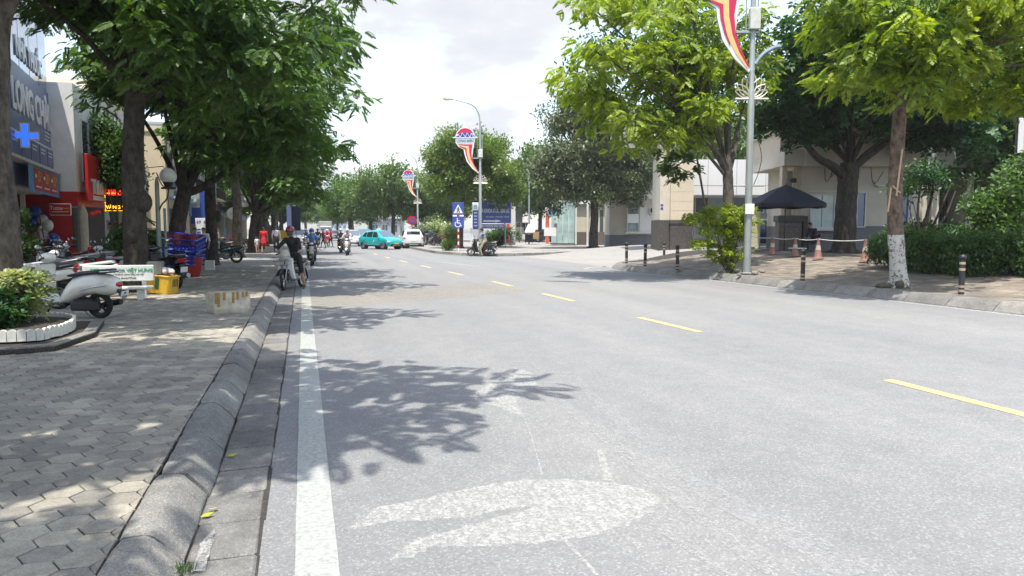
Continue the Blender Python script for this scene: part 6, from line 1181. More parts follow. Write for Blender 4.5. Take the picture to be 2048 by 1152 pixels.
for px, py, D, c, lb, w, h in ((592, 437, 62, 'navy_wall', 'dark blue upright sign behind the red helmeted rider', .36, 2.0), (582, 432, 64, 'sign_slate', 'slate upright sign next to the dark blue one', .35, 1.8), (566, 470, 58, 'sign_yellow', 'small yellow board beside the man in white shirt', .45, .7), (507, 440, 54, 'sign_red', 'small red hanging sign between far trunks', .2, .7)):
    p = S(px, py, D); o = empty('shop_sign', (p.x, p.y, p.z), 0, lb, 'sign'); MB().cbox((-w, -.05, -h/2), (w, .05, h/2), .01).build('face', M[c], o); MB().tube([(0, .06, h/2), (0, .06, -p.z)], .03, 5).build('post', M['steel'], o)
# far tower in the gap of the trees
q = S(668, 440, 430); tw = empty('tower_block', (q.x, q.y, -.1), radians(5), 'pale high rise far away in the gap of the trees', 'building'); twm = wallmat('tower_wall', (.42, .45, .5)); MB().box((-8, 0, 0), (8, 14, 26)).build('wall', twm, tw); m = MB()
for k in range(8):
    for j in range(6): m.box((-7.4+j*2.5, -.1, 2+k*2.9), (-5.9+j*2.5, .05, 3.6+k*2.9))
m.build('windows', M['win_blue'], tw, kind='stuff'); MB().box((-3, 3, 26), (3, 9, 29)).build('roof_house', twm, tw)
# ---------------------------------------------------------------- hospital side: boxes in a frame square to the view of the gate
M['panel_white'] = wallmat('panel_white', (.66, .66, .66), .06, .5); M['granite'] = ground_mat('granite', (.17, .135, .12), (.30, .26, .24), (.07, .055, .05), 45, .45, .05, .2); M['granite_dark'] = ground_mat('granite_dark', (.085, .075, .072), (.16, .145, .14), (.04, .036, .034), 45, .4, .05, .2); M['tile_beige'] = wallmat('tile_beige', (.58, .50, .38), .08, 1.); M['plinth_grey'] = wallmat('plinth_grey', (.17, .17, .18)); M['plinth_brown'] = wallmat('plinth_brown', (.12, .10, .09))
M['glass_pale'] = mat('glass_pale', (.36, .50, .50), .08, 0, .35, 1.2, spec=.8, coat=.5); M['glass_grey'] = mat('glass_grey', (.33, .36, .40), .12, 0, .2, .6, spec=.8, coat=.3)
def hframe(name, px, D, label, cat='building', group=None, z=.1):
    p = S(px, 500, D); return empty(name, (p.x, p.y, z), -YAW, label, cat, group)
class HB:                                  # px/py at distance D -> local x, z of that frame
    def __init__(s, t, px0, D): s.t, s.px0, s.D = t, px0, D
    def x(s, px, d=0.): return (px-1024)*(s.D+d)/1500-(s.px0-1024)*s.D/1500
    def z(s, py, d=0.): return lz(py, s.D+d)-s.t.location.z
    def box(s, name, pa, pb, ya, yb, m, d0=0., d1=1.):
        return MB().box((s.x(pa), d0, s.z(yb)), (s.x(pb), d1, s.z(ya))).build(name, M[m] if isinstance(m, str) else m, s.t)
# guard house
t = hframe('guard_house', 1600, 37.5, 'beige guard house with blue curtained windows under the big dark tree'); h = HB(t, 1600, 37.5)
zb = h.z(520)
MB().box((h.x(1600), 0, h.z(452)), (h.x(1830), 5, h.z(262))).build('wall', M['stucco_beige'], t); MB().box((h.x(1600), -.03, zb-.4), (h.x(1830), 5, h.z(452))).build('plinth', M['plinth_grey'], t)
MB().box((h.x(1560), -.25, h.z(332)), (h.x(1600), 5, h.z(300))).build('beam', M['stucco_beige'], t); MB().box((h.x(1600)+.005, -.35, h.z(334)), (h.x(1840), -.0, h.z(262))).build('fascia', M['stucco_beige'], t); MB().box((h.x(1556), -.5, h.z(262)), (h.x(1842), 5.2, h.z(255))).build('roof_slab', M['stucco_beige'], t)
MB().box((h.x(1562), .5, h.z(300)), (h.x(1600)-.01, 5, h.z(262))).build('upper_wall', M['tile_beige'], t)
for a in (1562, 1590): MB().box((h.x(a), .12, h.z(500)), (h.x(a+10), .5, h.z(332)-.01)).build('column', M['tile_beige'], t)
MB().box((h.x(1572), .6, h.z(500)), (h.x(1590), .7, h.z(340))).build('recess', M['stucco_beige'], t)
window(t, h.x(1617), h.x(1666), h.z(457), h.z(388), -.03, 'conc_frame', 'glass_pale', 1, .08); window(t, h.x(1692), h.x(1727), h.z(455), h.z(384), -.03, 'conc_frame', 'win_blue', 1, .08); window(t, h.x(1790), h.x(1818), h.z(452), h.z(380), -.03, 'conc_frame', 'win_blue', 0, .08)
MB().cbox((h.x(1603), -.25, h.z(462)), (h.x(1664), -.03, h.z(457)), .015).build('counter_sill', M['conc_frame'], t); MB().cbox((h.x(1612), -.06, h.z(384)), (h.x(1670), -.032, h.z(382)), .01).build('lintel', M['conc_frame'], t)
m = MB(); m.cbox((h.x(1798), -.42, h.z(378)), (h.x(1820), -.06, h.z(344)), .02); ac = m.build('air_conditioner', mat('ac_grey', (.14, .14, .14), .6), t); [MB().box((h.x(1799.5), -.435, h.z(376-k*5)), (h.x(1818.5), -.422, h.z(374-k*5))).build('louvre', M['black_plastic'], ac) for k in range(6)]
MB().cbox((h.x(1575), -.3, h.z(366)), (h.x(1585), -.02, h.z(357)), .02).build('wall_lamp', M['black_plastic'], t)
MB().tube([(h.x(1743), -.12, h.z(362)), (h.x(1745), -.12, h.z(370)), (h.x(1752), -.12, h.z(372)), (h.x(1772), -.12, h.z(371))], .05, 6).build('duct', M['conc_frame'], t)
cb = MB(); rr = random.Random(4)
for k in range(9):
    a = rr.uniform(1628, 1735); pts = [(h.x(a), -.42, h.z(335)), (h.x(a+rr.uniform(-8, 8)), -.45, h.z(rr.uniform(345, 385))), (h.x(a+rr.uniform(5, 30)), -.42, h.z(rr.uniform(338, 372)))]; cb.tube(smoothpath3(pts, 2), .018, 4)
cb.build('cables', M['rubber'], t, kind='stuff')
# granite gate pillar
t = hframe('gate_pillar', 1555, 37, 'brown granite clad pillar beside the guard house opening', 'pillar'); h = HB(t, 1555, 37)
MB().cbox((0, -.15, h.z(505)), (h.x(1600), .45, h.z(444)), .01).build('granite_block', M['granite'], t); MB().cbox((-.08, -.22, h.z(444)), (h.x(1600)+.08, .5, h.z(431)), .02).build('cap', M['granite_dark'], t); MB().box((h.x(1600)+.085, -.14, h.z(505)), (h.x(1612), .45, h.z(432))).build('dark_return', M['granite_dark'], t)
for k in range(4): MB().box((.0, -.158, h.z(490-k*12)), (h.x(1600), -.151, h.z(489.2-k*12))).build('joint', M['granite_dark'], t)
# white gate panel wall with the sliding gate below
t = hframe('gate_house', 1385, 46, 'long plain white panel wall above the sliding hospital gate'); h = HB(t, 1385, 46)
MB().box((0, 0, h.z(390)), (h.x(1562), 4, h.z(319))).build('wall', M['panel_white'], t); MB().box((0, -.02, h.z(391.2)), (h.x(1562), .0, h.z(389.5))).build('trim', M['shutter'], t)
for a in (1413, 1470, 1528): MB().box((h.x(a)-.012, -.008, h.z(389)), (h.x(a)+.012, -.001, h.z(320))).build('panel_seam', M['shutter'], t)
MB().box((0, -.008, h.z(371.4)), (h.x(1562), -.0015, h.z(370.8))).build('panel_seam', M['shutter'], t)
MB().box((0, 2.6, h.z(500)), (h.x(1562), 2.8, h.z(391.3))).build('back_wall', M['stucco_grey'], t)
for a, b, gm in ((1388, 1415, 'win_glass'), (1417, 1445, 'glass_pale'), (1500, 1525, 'win_glass'), (1530, 1545, 'conc_frame'), (1546, 1556, 'win_glass')): window(t, h.x(a, 2.6), h.x(b, 2.6), h.z(426, 2.6), h.z(393, 2.6)-.05, 2.58, 'conc_frame', gm, 0)
t = hframe('sliding_gate', 1385, 43.5, 'folding steel lattice gate across the hospital entrance', 'gate'); h = HB(t, 1385, 43.5)
zt, zb = h.z(441), h.z(491); n = 24; Wd = h.x(1498)/n
for k in range(n):
    m = MB(); x = k*Wd; m.tube([(x, 0, zb), (x+Wd, .02, (zt+zb)/2), (x, 0, zt)], .028, 5); m.tube([(x+Wd, .06, zb), (x, .08, (zt+zb)/2), (x+Wd, .06, zt)], .028, 5); o = m.build('lattice_bar', M['steel'], t, kind='stuff')
MB().box((0, -.03, zt), (h.x(1498), .1, zt+.05)).build('top_rail', M['steel'], t); MB().box((0, -.03, zb-.02), (h.x(1498), .1, zb+.04)).build('bottom_rail', M['steel'], t)
t = hframe('gate_motor_box', 1498, 42, 'cream steel gate post box right of the folding gate', 'gate post'); h = HB(t, 1498, 42); MB().cbox((0, -.2, h.z(497)), (h.x(1517), .3, h.z(423)), .02).build('post', mat('gate_cream', (.50, .48, .34), .5), t); MB().box((h.x(1516.5), -.18, h.z(497)), (h.x(1518), .25, h.z(423))).build('edge', M['steel'], t)
# beige column block with canopy
t = hframe('gate_column', 1340, 44, 'tall beige tiled column block with dark granite foot left of the gate'); h = HB(t, 1340, 44)
MB().box((0, 0, h.z(440)), (h.x(1385), 3, h.z(326))).build('wall', M['tile_beige'], t)
for k in range(5): MB().box((0, -.007, h.z(345+k*19)), (h.x(1385), -.001, h.z(344.5+k*19))).build('tile_joint', M['stucco_beige'], t)
for a in (1355, 1370): MB().box((h.x(a)-.01, -.007, h.z(439)), (h.x(a)+.01, -.001, h.z(327))).build('tile_joint', M['stucco_beige'], t)
MB().box((-.01, -.05, h.z(505)), (h.x(1385)+.05, 3, h.z(447))).build('granite_foot', M['granite_dark'], t); MB().box((-.06, -.10, h.z(447)), (h.x(1385)+.1, 3, h.z(440))).build('granite_cap', M['granite_dark'], t)
MB().box((h.x(1320), .25, h.z(440)), (-.005, 2.6, h.z(272))).build('side_column', M['stucco_beige'], t); MB().box((h.x(1318), .2, h.z(505)), (-.015, 2.6, h.z(440))).build('side_foot', M['granite_dark'], t)
o = MB().box((h.x(1321.5), .235, h.z(412)), (h.x(1326.5), .249, h.z(408))).build('blue_plate', M['sign_blue'], t); MB().box((h.x(1321.5), .235, h.z(419)), (h.x(1326.5), .249, h.z(414.5))).build('blue_plate', M['sign_blue'], t)
m = MB(); P0 = [(h.x(1254), h.z(249)), (h.x(1300), h.z(232)), (h.x(1348), h.z(238)), (h.x(1348), h.z(272)), (h.x(1322), h.z(276)), (h.x(1266), h.z(281))]
m.prism(P0, .4, 4.5, 'xz'); m.build('canopy', M['panel_white'], t)
MB().box((h.x(1326), .21, h.z(487)), (h.x(1331), .245, h.z(450))).build('pale_pane', M['glass_pale'], t)  # narrow pane in the shared pale glass
# round glass fronted office
t = hframe('round_office', 1250, 62, 'round office with curved white glass band and ticket window'); h = HB(t, 1250, 62)
def curve(x): return 1.6*(1-sqrt(max(0, 1-((x-h.x(1322))/(h.x(1215)-h.x(1322)))**2)))
xs = [h.x(1322)-i*(h.x(1322)-h.x(1222))/12 for i in range(13)]
def band(nm, y0, y1, m, off=0.):
    q = MB(); q.loft([[(x, curve(x)-off, h.z(y1)), (x, curve(x)-off, h.z(y0)), (x, 4.5, h.z(y0)), (x, 4.5, h.z(y1))] for x in xs]); return q.build(nm, M[m], t, 40)
band('glass_band', 327, 374, 'glass_grey'); band('roof_edge', 322, 327, 'panel_white', .08); band('fascia', 374, 398, 'panel_white', .12); band('wall', 398, 470, 'stucco_beige'); band('plinth', 470, 505, 'plinth_grey', .04)
for i in (1, 3, 4, 6, 8, 10): x = xs[i]; MB().box((x-.035, curve(x)-.06, h.z(374)), (x+.035, curve(x)+.02, h.z(327))).build('mullion', M['shutter'], t)
q = MB(); q.loft([[(x, curve(x)-.03, h.z(352.5)), (x, curve(x)-.03, h.z(351)), (x, curve(x)+.02, h.z(351)), (x, curve(x)+.02, h.z(352.5))] for x in xs]); q.build('transom', M['shutter'], t)
window(t, h.x(1253), h.x(1276), h.z(463), h.z(416), .14, 'conc_frame', 'glass_pale', 0, .3); MB().box((h.x(1278), -.03, h.z(464)), (h.x(1304), .2, h.z(414))).build('blind', M['conc_frame'], t); MB().box((h.x(1306), -.03, h.z(464)), (h.x(1318), .2, h.z(418))).build('side_pane', M['dark_inside'], t); MB().box((h.x(1250), -.25, h.z(467)), (h.x(1320), .0, h.z(464))).build('sill', M['conc_frame'], t); MB().box((h.x(1253.5), -.19, h.z(446)), (h.x(1275), -.17, h.z(428))).build('notice', M['sign_white'], t)
t = hframe('clinic_annex', 1150, 72, 'low grey annex with glass door left of the round office'); h = HB(t, 1150, 72)
MB().box((0, 0, h.z(464)), (h.x(1226), 4, h.z(408))).build('wall', M['stucco_beige'], t); MB().box((0, -.03, h.z(500)), (h.x(1226), 4, h.z(464))).build('plinth', M['plinth_brown'], t); MB().box((-.3, -.4, h.z(408)), (h.x(1254), 4.2, h.z(401))).build('roof_slab', M['panel_white'], t); MB().box((h.x(1236), -.8, h.z(406)), (h.x(1254), -.41, h.z(400))).build('canopy_edge', M['black_plastic'], t)
for a in (1174, 1210): MB().tube([(h.x(a), -.35, h.z(497)), (h.x(a), -.35, h.z(408))], .11, 10).build('column', M['conc_frame'], t)
MB().box((h.x(1199), -.02, h.z(492)), (h.x(1206), .0, h.z(420))).build('dark_glass', M['win_glass'], t)
for a, b in ((1226, 1237), (1238, 1248)): window(t, h.x(a), h.x(b), h.z(492), h.z(422), .02, 'conc_frame', 'win_glass', 0)
# glass kiosk
t = hframe('glass_kiosk', 1102, 70, 'pale green glass kiosk with a small potted plant and red banner', 'kiosk'); h = HB(t, 1102, 70)
MB().box((0, 0, h.z(489)), (h.x(1149), 2.2, h.z(486))).build('base', M['plinth_brown'], t); MB().box((0, 0, h.z(404)), (h.x(1149), 2.2, h.z(400))).build('roof', M['conc_frame'], t)
for k in range(4): a = 1102+k*11.7; MB().box((h.x(a)+.02, .0, h.z(486)), (h.x(a+11.7)-.02, .03, h.z(404))).build('glass_panel', M['glass_pale'], t)
MB().box((h.x(1149)-.03, .03, h.z(486)), (h.x(1149), 2.2, h.z(404))).build('glass_panel', M['glass_pale'], t); MB().box((h.x(1150), -.1, h.z(489)), (h.x(1153), .1, h.z(404))).build('post', M['conc_frame'], t)
MB().cbox((h.x(1108), -.06, h.z(455)), (h.x(1114), -.005, h.z(446)), .01).build('gauge', M['steel'], t)
t = hframe('red_banner', 1091, 69, 'tall red and white banner pole left of the glass kiosk', 'banner'); h = HB(t, 1091, 69)
for k in range(6): MB().box((0, 0, h.z(485-k*11)), (h.x(1098), .05, h.z(476-k*11))).build('red_field', mat('banner_red', (.65, .10, .05), .6), t)
MB().box((-.02, .05, h.z(488)), (h.x(1098)+.02, .08, h.z(415))).build('cloth', M['sign_white'], t); MB().box((h.x(1088), -.02, h.z(472)), (h.x(1112), -.01, h.z(455))).build('white_board', M['sign_white'], t); MB().box((h.x(1095), -.1, h.z(430)), (h.x(1108), -.05, h.z(419))).build('blue_sign', mat('sky_blue', (.08, .30, .62), .5), t)
# right hand walls behind the hedge
t = hframe('boundary_wall', 1836, 41, 'long white boundary wall with lower shade coloured grey behind the hedge', 'wall'); h = HB(t, 1836, 41)
MB().box((h.x(1838), 0, h.z(335)), (h.x(2200), 3, h.z(291))).build('upper_wall', M['stucco_white'], t); MB().box((h.x(1838), 2.6, h.z(520)), (h.x(2200), 3, h.z(335))).build('recessed_wall', M['plinth_grey'], t)  # lower wall coloured dark to carry the shade under the white band
for a in (1838, 1862, 1930, 2000, 2070): MB().box((h.x(a), .1, h.z(520)), (h.x(a+14), 2.6, h.z(335))).build('pier', M['stucco_beige'], t)
m = MB(); [m.box((h.x(1880)+k*.16, 1.8, h.z(520)), (h.x(1880)+k*.16+.04, 1.84, h.z(400))) for k in range(40)]; m.build('railing', M['black_plastic'], t, kind='stuff')
t = hframe('corrugated_fence', 2024, 36, 'pale corrugated sheet panel above the wall at the right edge', 'fence'); h = HB(t, 2024, 36)
for k in range(9): MB().cbox((k*.145, 0 if k % 2 else -.03, h.z(306)), (k*.145+.143, .02, h.z(236)), .01).build('panel', M['panel_white'], t)
MB().tube([(-.1, 0, -.3), (-.1, 0, h.z(232))], .04, 6).build('post', M['black_plastic'], t)
# food cart, steel rack
t = hframe('food_cart', 1052, 74, 'small stall with pale corrugated pitched roof and wooden box counter', 'stall'); h = HB(t, 1052, 74)
m = MB(); m.add([(h.x(1049), -.1, h.z(466)), (h.x(1069), -.1, h.z(466)), (h.x(1076), 1.4, h.z(442)), (h.x(1060), 1.4, h.z(442)), (h.x(1049), -.1, h.z(464.5)), (h.x(1069), -.1, h.z(464.5)), (h.x(1076), 1.4, h.z(440.5)), (h.x(1060), 1.4, h.z(440.5))], [(0, 1, 2, 3), (7, 6, 5, 4), (0, 4, 5, 1), (1, 5, 6, 2), (2, 6, 7, 3), (3, 7, 4, 0)]); m.build('roof', mat('roof_grey', (.42, .43, .44), .6), t)
MB().cbox((h.x(1066), -.2, h.z(478)), (h.x(1078), .6, h.z(464)), .02).build('counter_box', mat('wood_box', (.35, .22, .10), .7), t); [MB().tube([(h.x(a), .1, h.z(486)), (h.x(a), .1, h.z(464))], .04, 5).build('leg', M['black_plastic'], t) for a in (1051, 1064, 1078)]; MB().box((h.x(1050), .3, h.z(484)), (h.x(1066), .9, h.z(470))).build('goods', M['dark_inside'], t)
t = hframe('steel_rack', 1032, 68, 'cream steel cage rack beside the white signpost block', 'rack'); h = HB(t, 1032, 68); [MB().box((h.x(1032+k*2), 0, h.z(486)), (h.x(1032.7+k*2), .05, h.z(455))).build('bar', mat('rack_cream', (.5, .48, .40), .5), t) for k in range(8)]; [MB().box((h.x(1032), .0, h.z(486-k*10)), (h.x(1047), .06, h.z(485-k*10))).build('shelf', CACHE['rack_cream'], t) for k in range(4)]
t = hframe('gate_stump', 1020, 66, 'white rendered pillar behind the blue hospital board', 'pillar'); h = HB(t, 1020, 66); MB().box((0, 0, h.z(490)), (h.x(1031), .5, h.z(411))).build('pillar', M['stucco_white'], t); MB().box((0.02, .1, h.z(411)), (h.x(1028), .4, h.z(385))).build('upper_post', M['concrete'], t)
t = hframe('red_banner', 1013, 65.5, 'red banner strip hanging beside the white pillar under the hospital board', 'banner'); h = HB(t, 1013, 65.5)
for k in range(5): MB().box((0, 0, h.z(486-k*8)), (h.x(1019), .05, h.z(479.5-k*8))).build('red_field', CACHE['banner_red'], t)
MB().box((-.03, .05, h.z(488)), (h.x(1019.5), .08, h.z(444))).build('cloth', M['sign_white'], t)
for px, w, hh, D, lb in ((1030, 30, 4.4, 96, 'low white roofed building behind the hospital board'), (870, 40, 4.0, 130, 'pale low house behind the yellow shrubs'), (770, 60, 3.6, 150, 'pale stalls far beyond the taxi')):
    t = hframe('far_house', px, D, lb, 'building', 'low far houses'); MB().box((-w*D/3000, 0, -.2), (w*D/3000, 6, hh)).build('wall', M['stucco_grey'], t); MB().box((-w*D/3000-.3, -.5, hh), (w*D/3000+.3, 6.5, hh+.3)).build('roof', M['panel_white'], t)
    for k in range(3): window(t, -w*D/3000+.5+k*w*D/4600, -w*D/3000+1.7+k*w*D/4600, .9, 2.4, -.005)

# ---------------------------------------------------------------- lamp posts with emblem and lotus
M['galv'] = mat('galvanised', (.34, .37, .37), .45, .35, .15, 3); M['emb_red'] = mat('emb_red', (.52, .01, .065), .4, var=.06); M['emb_blue'] = mat('emb_blue', (.015, .05, .30), .4, var=.06); M['emb_gold'] = mat('emb_gold', (.74, .48, .20), .4, var=.06); M['emb_white'] = mat('emb_white', (.72, .73, .74), .4, var=.05); M['emb_pale'] = mat('emb_pale', (.50, .58, .66), .4, var=.05); M['lotus'] = mat('lotus', (.62, .58, .48), .4, .2)
def ribbon(pl, pr): return pl+list(reversed(pr))
def sheet_part(nm, poly, y0, y1, m, par): return MB().prism(poly, y0, y1, 'xz').build(nm, M[m], par)
def lamp_post(label, x, y, z0, arm=True, flip=1., sc=1.):
    t = empty('lamp_post', (x, y, z0), -YAW, label, 'lamp post', 'grey lamp posts with red and blue emblem boards'); t.scale = sc if hasattr(sc, '__len__') else (sc,)*3
    m = MB(); m.lathe([(.125, 0), (.118, 2), (.112, 5.2), (.092, 5.25), (.085, 8), (.07, 9.4)], 14); m.build('pole', M['galv'], t, 40); m = MB(); m.cbox((-.2, -.2, 0), (.2, .2, .03), .01); [m.tube([(a*.15, b*.15, .03), (a*.15, b*.15, .09)], .018, 6) for a in (-1, 1) for b in (-1, 1)]; m.build('base_plate', M['galv'], t)
    P = smoothpath3([(0, 0, 9.3), (-.05, 0, 10.2), (-.45, 0, 10.85), (-1.4, 0, 11.15), (-2.15, 0, 11.3)], 2); m = MB(); m.tube(P, [.06-.025*i/len(P) for i in range(len(P))], 8); m.build('arm', M['galv'], t, 40)
    m = MB(); m.pillow([(-2.85, 11.36), (-2.7, 11.27), (-2.2, 11.22), (-2.0, 11.28), (-2.1, 11.38), (-2.6, 11.47)], .14, .03, 'xz'); o = m.build('lamp_head', mat('lamp_head', (.55, .52, .36), .4), t, 40); MB().ell((-2.5, 0, 11.26), (.28, .11, .07), 12, 6).build('lamp_glass', M['lamp_glass'], o, 'all')
    m = MB(); m.cbox((-.14, -.19, 6.95), (.20, .02, 7.55), .02); m.build('control_box', mat('box_cream', (.55, .56, .50), .5), t); m = MB(); m.cbox((-.95, -.06, 6.86), (.2, -.0, 6.93), .01); m.cbox((-.62, -.06, 9.02), (.12, -.0, 9.09), .01); m.tube([(-.22, 0, 6.9), (-.22, 0, 9.0)], .022, 6); m.tube([(.16, 0, 7.5), (.16, 0, 8.7)], .022, 6); m.build('emblem_frame', M['galv'], t)
    # emblem: red sun, blue steel truss, white band with lettering, red and gold flowing tail
    cx, zc = -1.12, 8.45
    e = sheet_part('emblem_board', [(cx-.80+.02, zc)]+[(cx+.72*cos(radians(a)), zc+.02+.72*sin(radians(a))) for a in range(170, 9, -10)]+[(cx+.95, zc-.02), (cx+.72, zc-.12), (cx+.66, zc-.62), (cx+.58, zc-1.0), (cx+.52, zc-1.6), (cx+.70, zc-2.2), (cx+1.02, zc-2.62), (cx+.98, zc-2.70), (cx+.5, zc-2.32), (cx+.1, zc-1.8), (cx-.08, zc-1.2), (cx-.12, zc-.92), (cx-.5, zc-.72), (cx-.72, zc-.42), (cx-.72, zc-.1), (cx-1.0, zc-.04)], -.16, -.06, 'emb_white', t)
    F0, F1 = -.175, -.161
    sheet_part('red_sun', [(cx+.64*cos(radians(a)), zc+.06+.62*sin(radians(a))) for a in range(165, 14, -8)]+[(cx+.1, zc+.34), (cx-.1, zc+.34)], F0, F1, 'emb_red', e)
    sheet_part('truss', [(cx-.80, zc+.0), (cx-.25, zc+.34), (cx+.40, zc+.34), (cx+.84, zc+.0)], F0-.012, F1-.012, 'emb_blue', e)
    m = MB(); Z = [(-.80, 0), (-.52, .17), (-.36, 0), (-.22, .33), (0.02, 0), (.14, .33), (.36, 0), (.46, .30), (.62, 0), (.84, 0)]
    for a, b in zip(Z[:-1], Z[1:]): m.tube([(cx+a[0], F0-.016, zc+a[1]), (cx+b[0], F0-.016, zc+b[1])], .018, 4)
    m.tube([(cx-.92, F0-.016, zc-.03), (cx+.9, F0-.016, zc-.03)], .022, 4); m.build('truss_lines', M['emb_white'], e)
    sheet_part('band', [(cx-.66, zc-.10), (cx+.66, zc-.10), (cx+.60, zc-.48), (cx-.62, zc-.48)], F0, F1, 'emb_pale', e); text('LONG BIÊN', .25, M['ink'], (cx-.01, F0-.008, zc-.29), e, .012)
    def tail(nm, A, B, mm, k): sheet_part(nm, ribbon([(cx+a, zc+b) for a, b in A], [(cx+a, zc+b) for a, b in B]), F0-k*.006, F1-k*.006, mm, e)
    tail('tail_gold', [(-.52, -.60), (-.2, -.72), (.05, -.80), (.10, -1.2), (.28, -1.75), (.55, -2.2), (.92, -2.60)], [(-.45, -.55), (-.1, -.64), (.30, -.66), (.34, -1.2), (.45, -1.7), (.66, -2.15), (.94, -2.56)], 'emb_gold', 0)
    tail('tail_red', [(-.5, -.55), (-.1, -.62), (.28, -.64), (.30, -1.15), (.42, -1.65), (.64, -2.12), (.95, -2.56)], [(-.55, -.52), (-.1, -.54), (.55, -.54), (.46, -1.1), (.52, -1.6), (.70, -2.08), (.97, -2.52)], 'emb_red', 1)
    tail('tail_red', [(-.45, -.70), (-.2, -.80), (-.02, -.88), (.02, -1.2), (.16, -1.62), (.34, -1.95)], [(-.40, -.66), (-.15, -.74), (.10, -.82), (.12, -1.2), (.22, -1.6), (.36, -1.93)], 'emb_red', 2)
    # lotus outline ornament: one ring of wire per petal
    lo = MB().tube([(-.52, -.02, 5.02), (.55, -.02, 5.02)], .035, 6).build('lotus_base', M['lotus'], t)
    for k, (a, ln, w) in enumerate(((0, .78, .2), (28, .66, .17), (-28, .66, .17), (52, .62, .15), (-52, .62, .15), (70, .60, .12), (-70, .60, .12))):
        ca, sa = sin(radians(a)), cos(radians(a)); L0 = [(0, 0), (w*.8, ln*.35), (w*.75, ln*.65), (0, ln)]; R0 = [(-q, r) for q, r in reversed(L0[:-1])]
        pts = [(q*sa+r*ca, -.03, 5.06-q*ca+r*sa) for q, r in L0+R0]; pts = smoothpath3(pts, 1); MB().tube(pts, .017, 5).build('petal', M['lotus'], lo)
    return t
p1_ = lamp_post('nearest grey lamp post with emblem tail and lotus beside the leafy shoots', 14.17, 21.9, .22, sc=(1, 1, 1.135))
m = MB(); m.cbox((-.52, -.04, 2.52), (.50, .02, 2.57), .01); m.build('cross_bar', M['galv'], p1_); m = MB(); m.cbox((-.15, -.17, 1.72), (.15, -.13, 2.02), .01); m.build('white_notice', M['sign_white'], p1_); m = MB(); m.tube(smoothpath3([(.1, 0, 6.0), (.35, .05, 6.3), (.75, .1, 6.5), (.95, .1, 6.52)], 2), .06, 8); m.build('flood_arm', mat('arm_grey', (.25, .30, .38), .4, .4), p1_, 40); m = MB(); m.tube(smoothpath3([(.12, -.02, 4.5), (.2, -.02, 4.0), (.42, -.02, 3.4), (.3, -.02, 2.9), (.14, -.02, 2.55)], 2), .012, 4); m.build('loose_cable', M['rubber'], p1_)
pp = S(961, 499, 56.2); lamp_post('middle lamp post with complete red blue emblem behind the crossing sign', pp.x, pp.y, .15, sc=.98)
pp = S(836, 480, 82); lamp_post('farthest emblem lamp post beside the round no stopping sign', pp.x, pp.y, .15, sc=.86)
pp = S(1058, 480, 75); t = empty('flag_pole', (pp.x, pp.y, .15), 0, 'plain grey pole behind the stall with pitched roof', 'pole'); MB().lathe([(.09, 0), (.07, 7.2), (.03, 7.25)], 10).build('pole', M['galv'], t)
for px, D, hh, lb in ((737, 104, 5.6, 'slim park lamp with cross arms beyond the silver car'), (765, 96, 6.4, 'park lamp with shade above the taxi roof'), (803, 98, 6.8, 'grey pole between the taxi and white crossover')):
    q = S(px, 480, D); t = empty('park_lamp', (q.x, q.y, .1), 0, lb, 'lamp', 'park lamps on the far verge'); MB().lathe([(.09, 0), (.06, hh)], 8).build('pole', M['lotus'], t); m = MB(); m.lathe([(0, hh+.3), (.35, hh-.1), (.33, hh-.15), (.1, hh)], 10); m.build('shade', M['lotus'], t); MB().tube([(-.8, 0, hh-.6), (.8, 0, hh-.5)], .035, 5).build('cross_arm', M['lotus'], t)
# globe lamp on the left pavement
pg = S(320, 540, 22); t = empty('globe_lamp', (pg.x, pg.y, .1), -YAW, 'green grey street lamp with round white globe beside the burl tree', 'street lamp')
zg = lz(352, 22)-.1; g = lx(343, 22)-lx(320, 22); m = MB(); m.lathe([(.10, 0), (.085, .4), (.07, .45), (.06, 2.9), (.03, 3.1)], 12); m.build('pole', mat('lamp_green', (.22, .27, .24), .5, .2), t, 40); MB().lathe([(.045, 0), (.04, 2.2)], 8, c=(.15, .1, 0)).build('side_pole', CACHE['lamp_green'], t)
m = MB(); m.ell((g, 0, zg), .235, 20, 14); m.build('globe', mat('globe_white', (.62, .61, .57), .3, var=.12, scale=3, coat=.3), t, 'all'); m = MB(); m.lathe([(.10, zg-.32), (.13, zg-.24), (.16, zg-.18)], 12, c=(g, 0, 0)); m.cbox((g-.2, -.05, zg-.38), (g+.2, .05, zg-.32), .01); m.build('globe_holder', M['black_plastic'], t)
m = MB(); m.tube(smoothpath3([(0, 0, 1.75), (-.35, 0, 1.9), (-.55, 0, 2.3)], 2), .018, 6); m.tube(smoothpath3([(0, 0, 2.0), (.1, 0, 2.3), (.3, 0, 2.46), (g, 0, zg-.38)], 2), .022, 6); m.tube(smoothpath3([(0, 0, zg+.1), (.15, 0, zg-.3), (g, 0, zg-.36)], 2), .016, 6); m.build('scroll_bracket', M['black_plastic'], t); MB().tube([(-.4, 0, zg+.22), (.2, 0, zg+.28), (g, 0, zg+.1)], .012, 5).build('cable', M['rubber'], t)

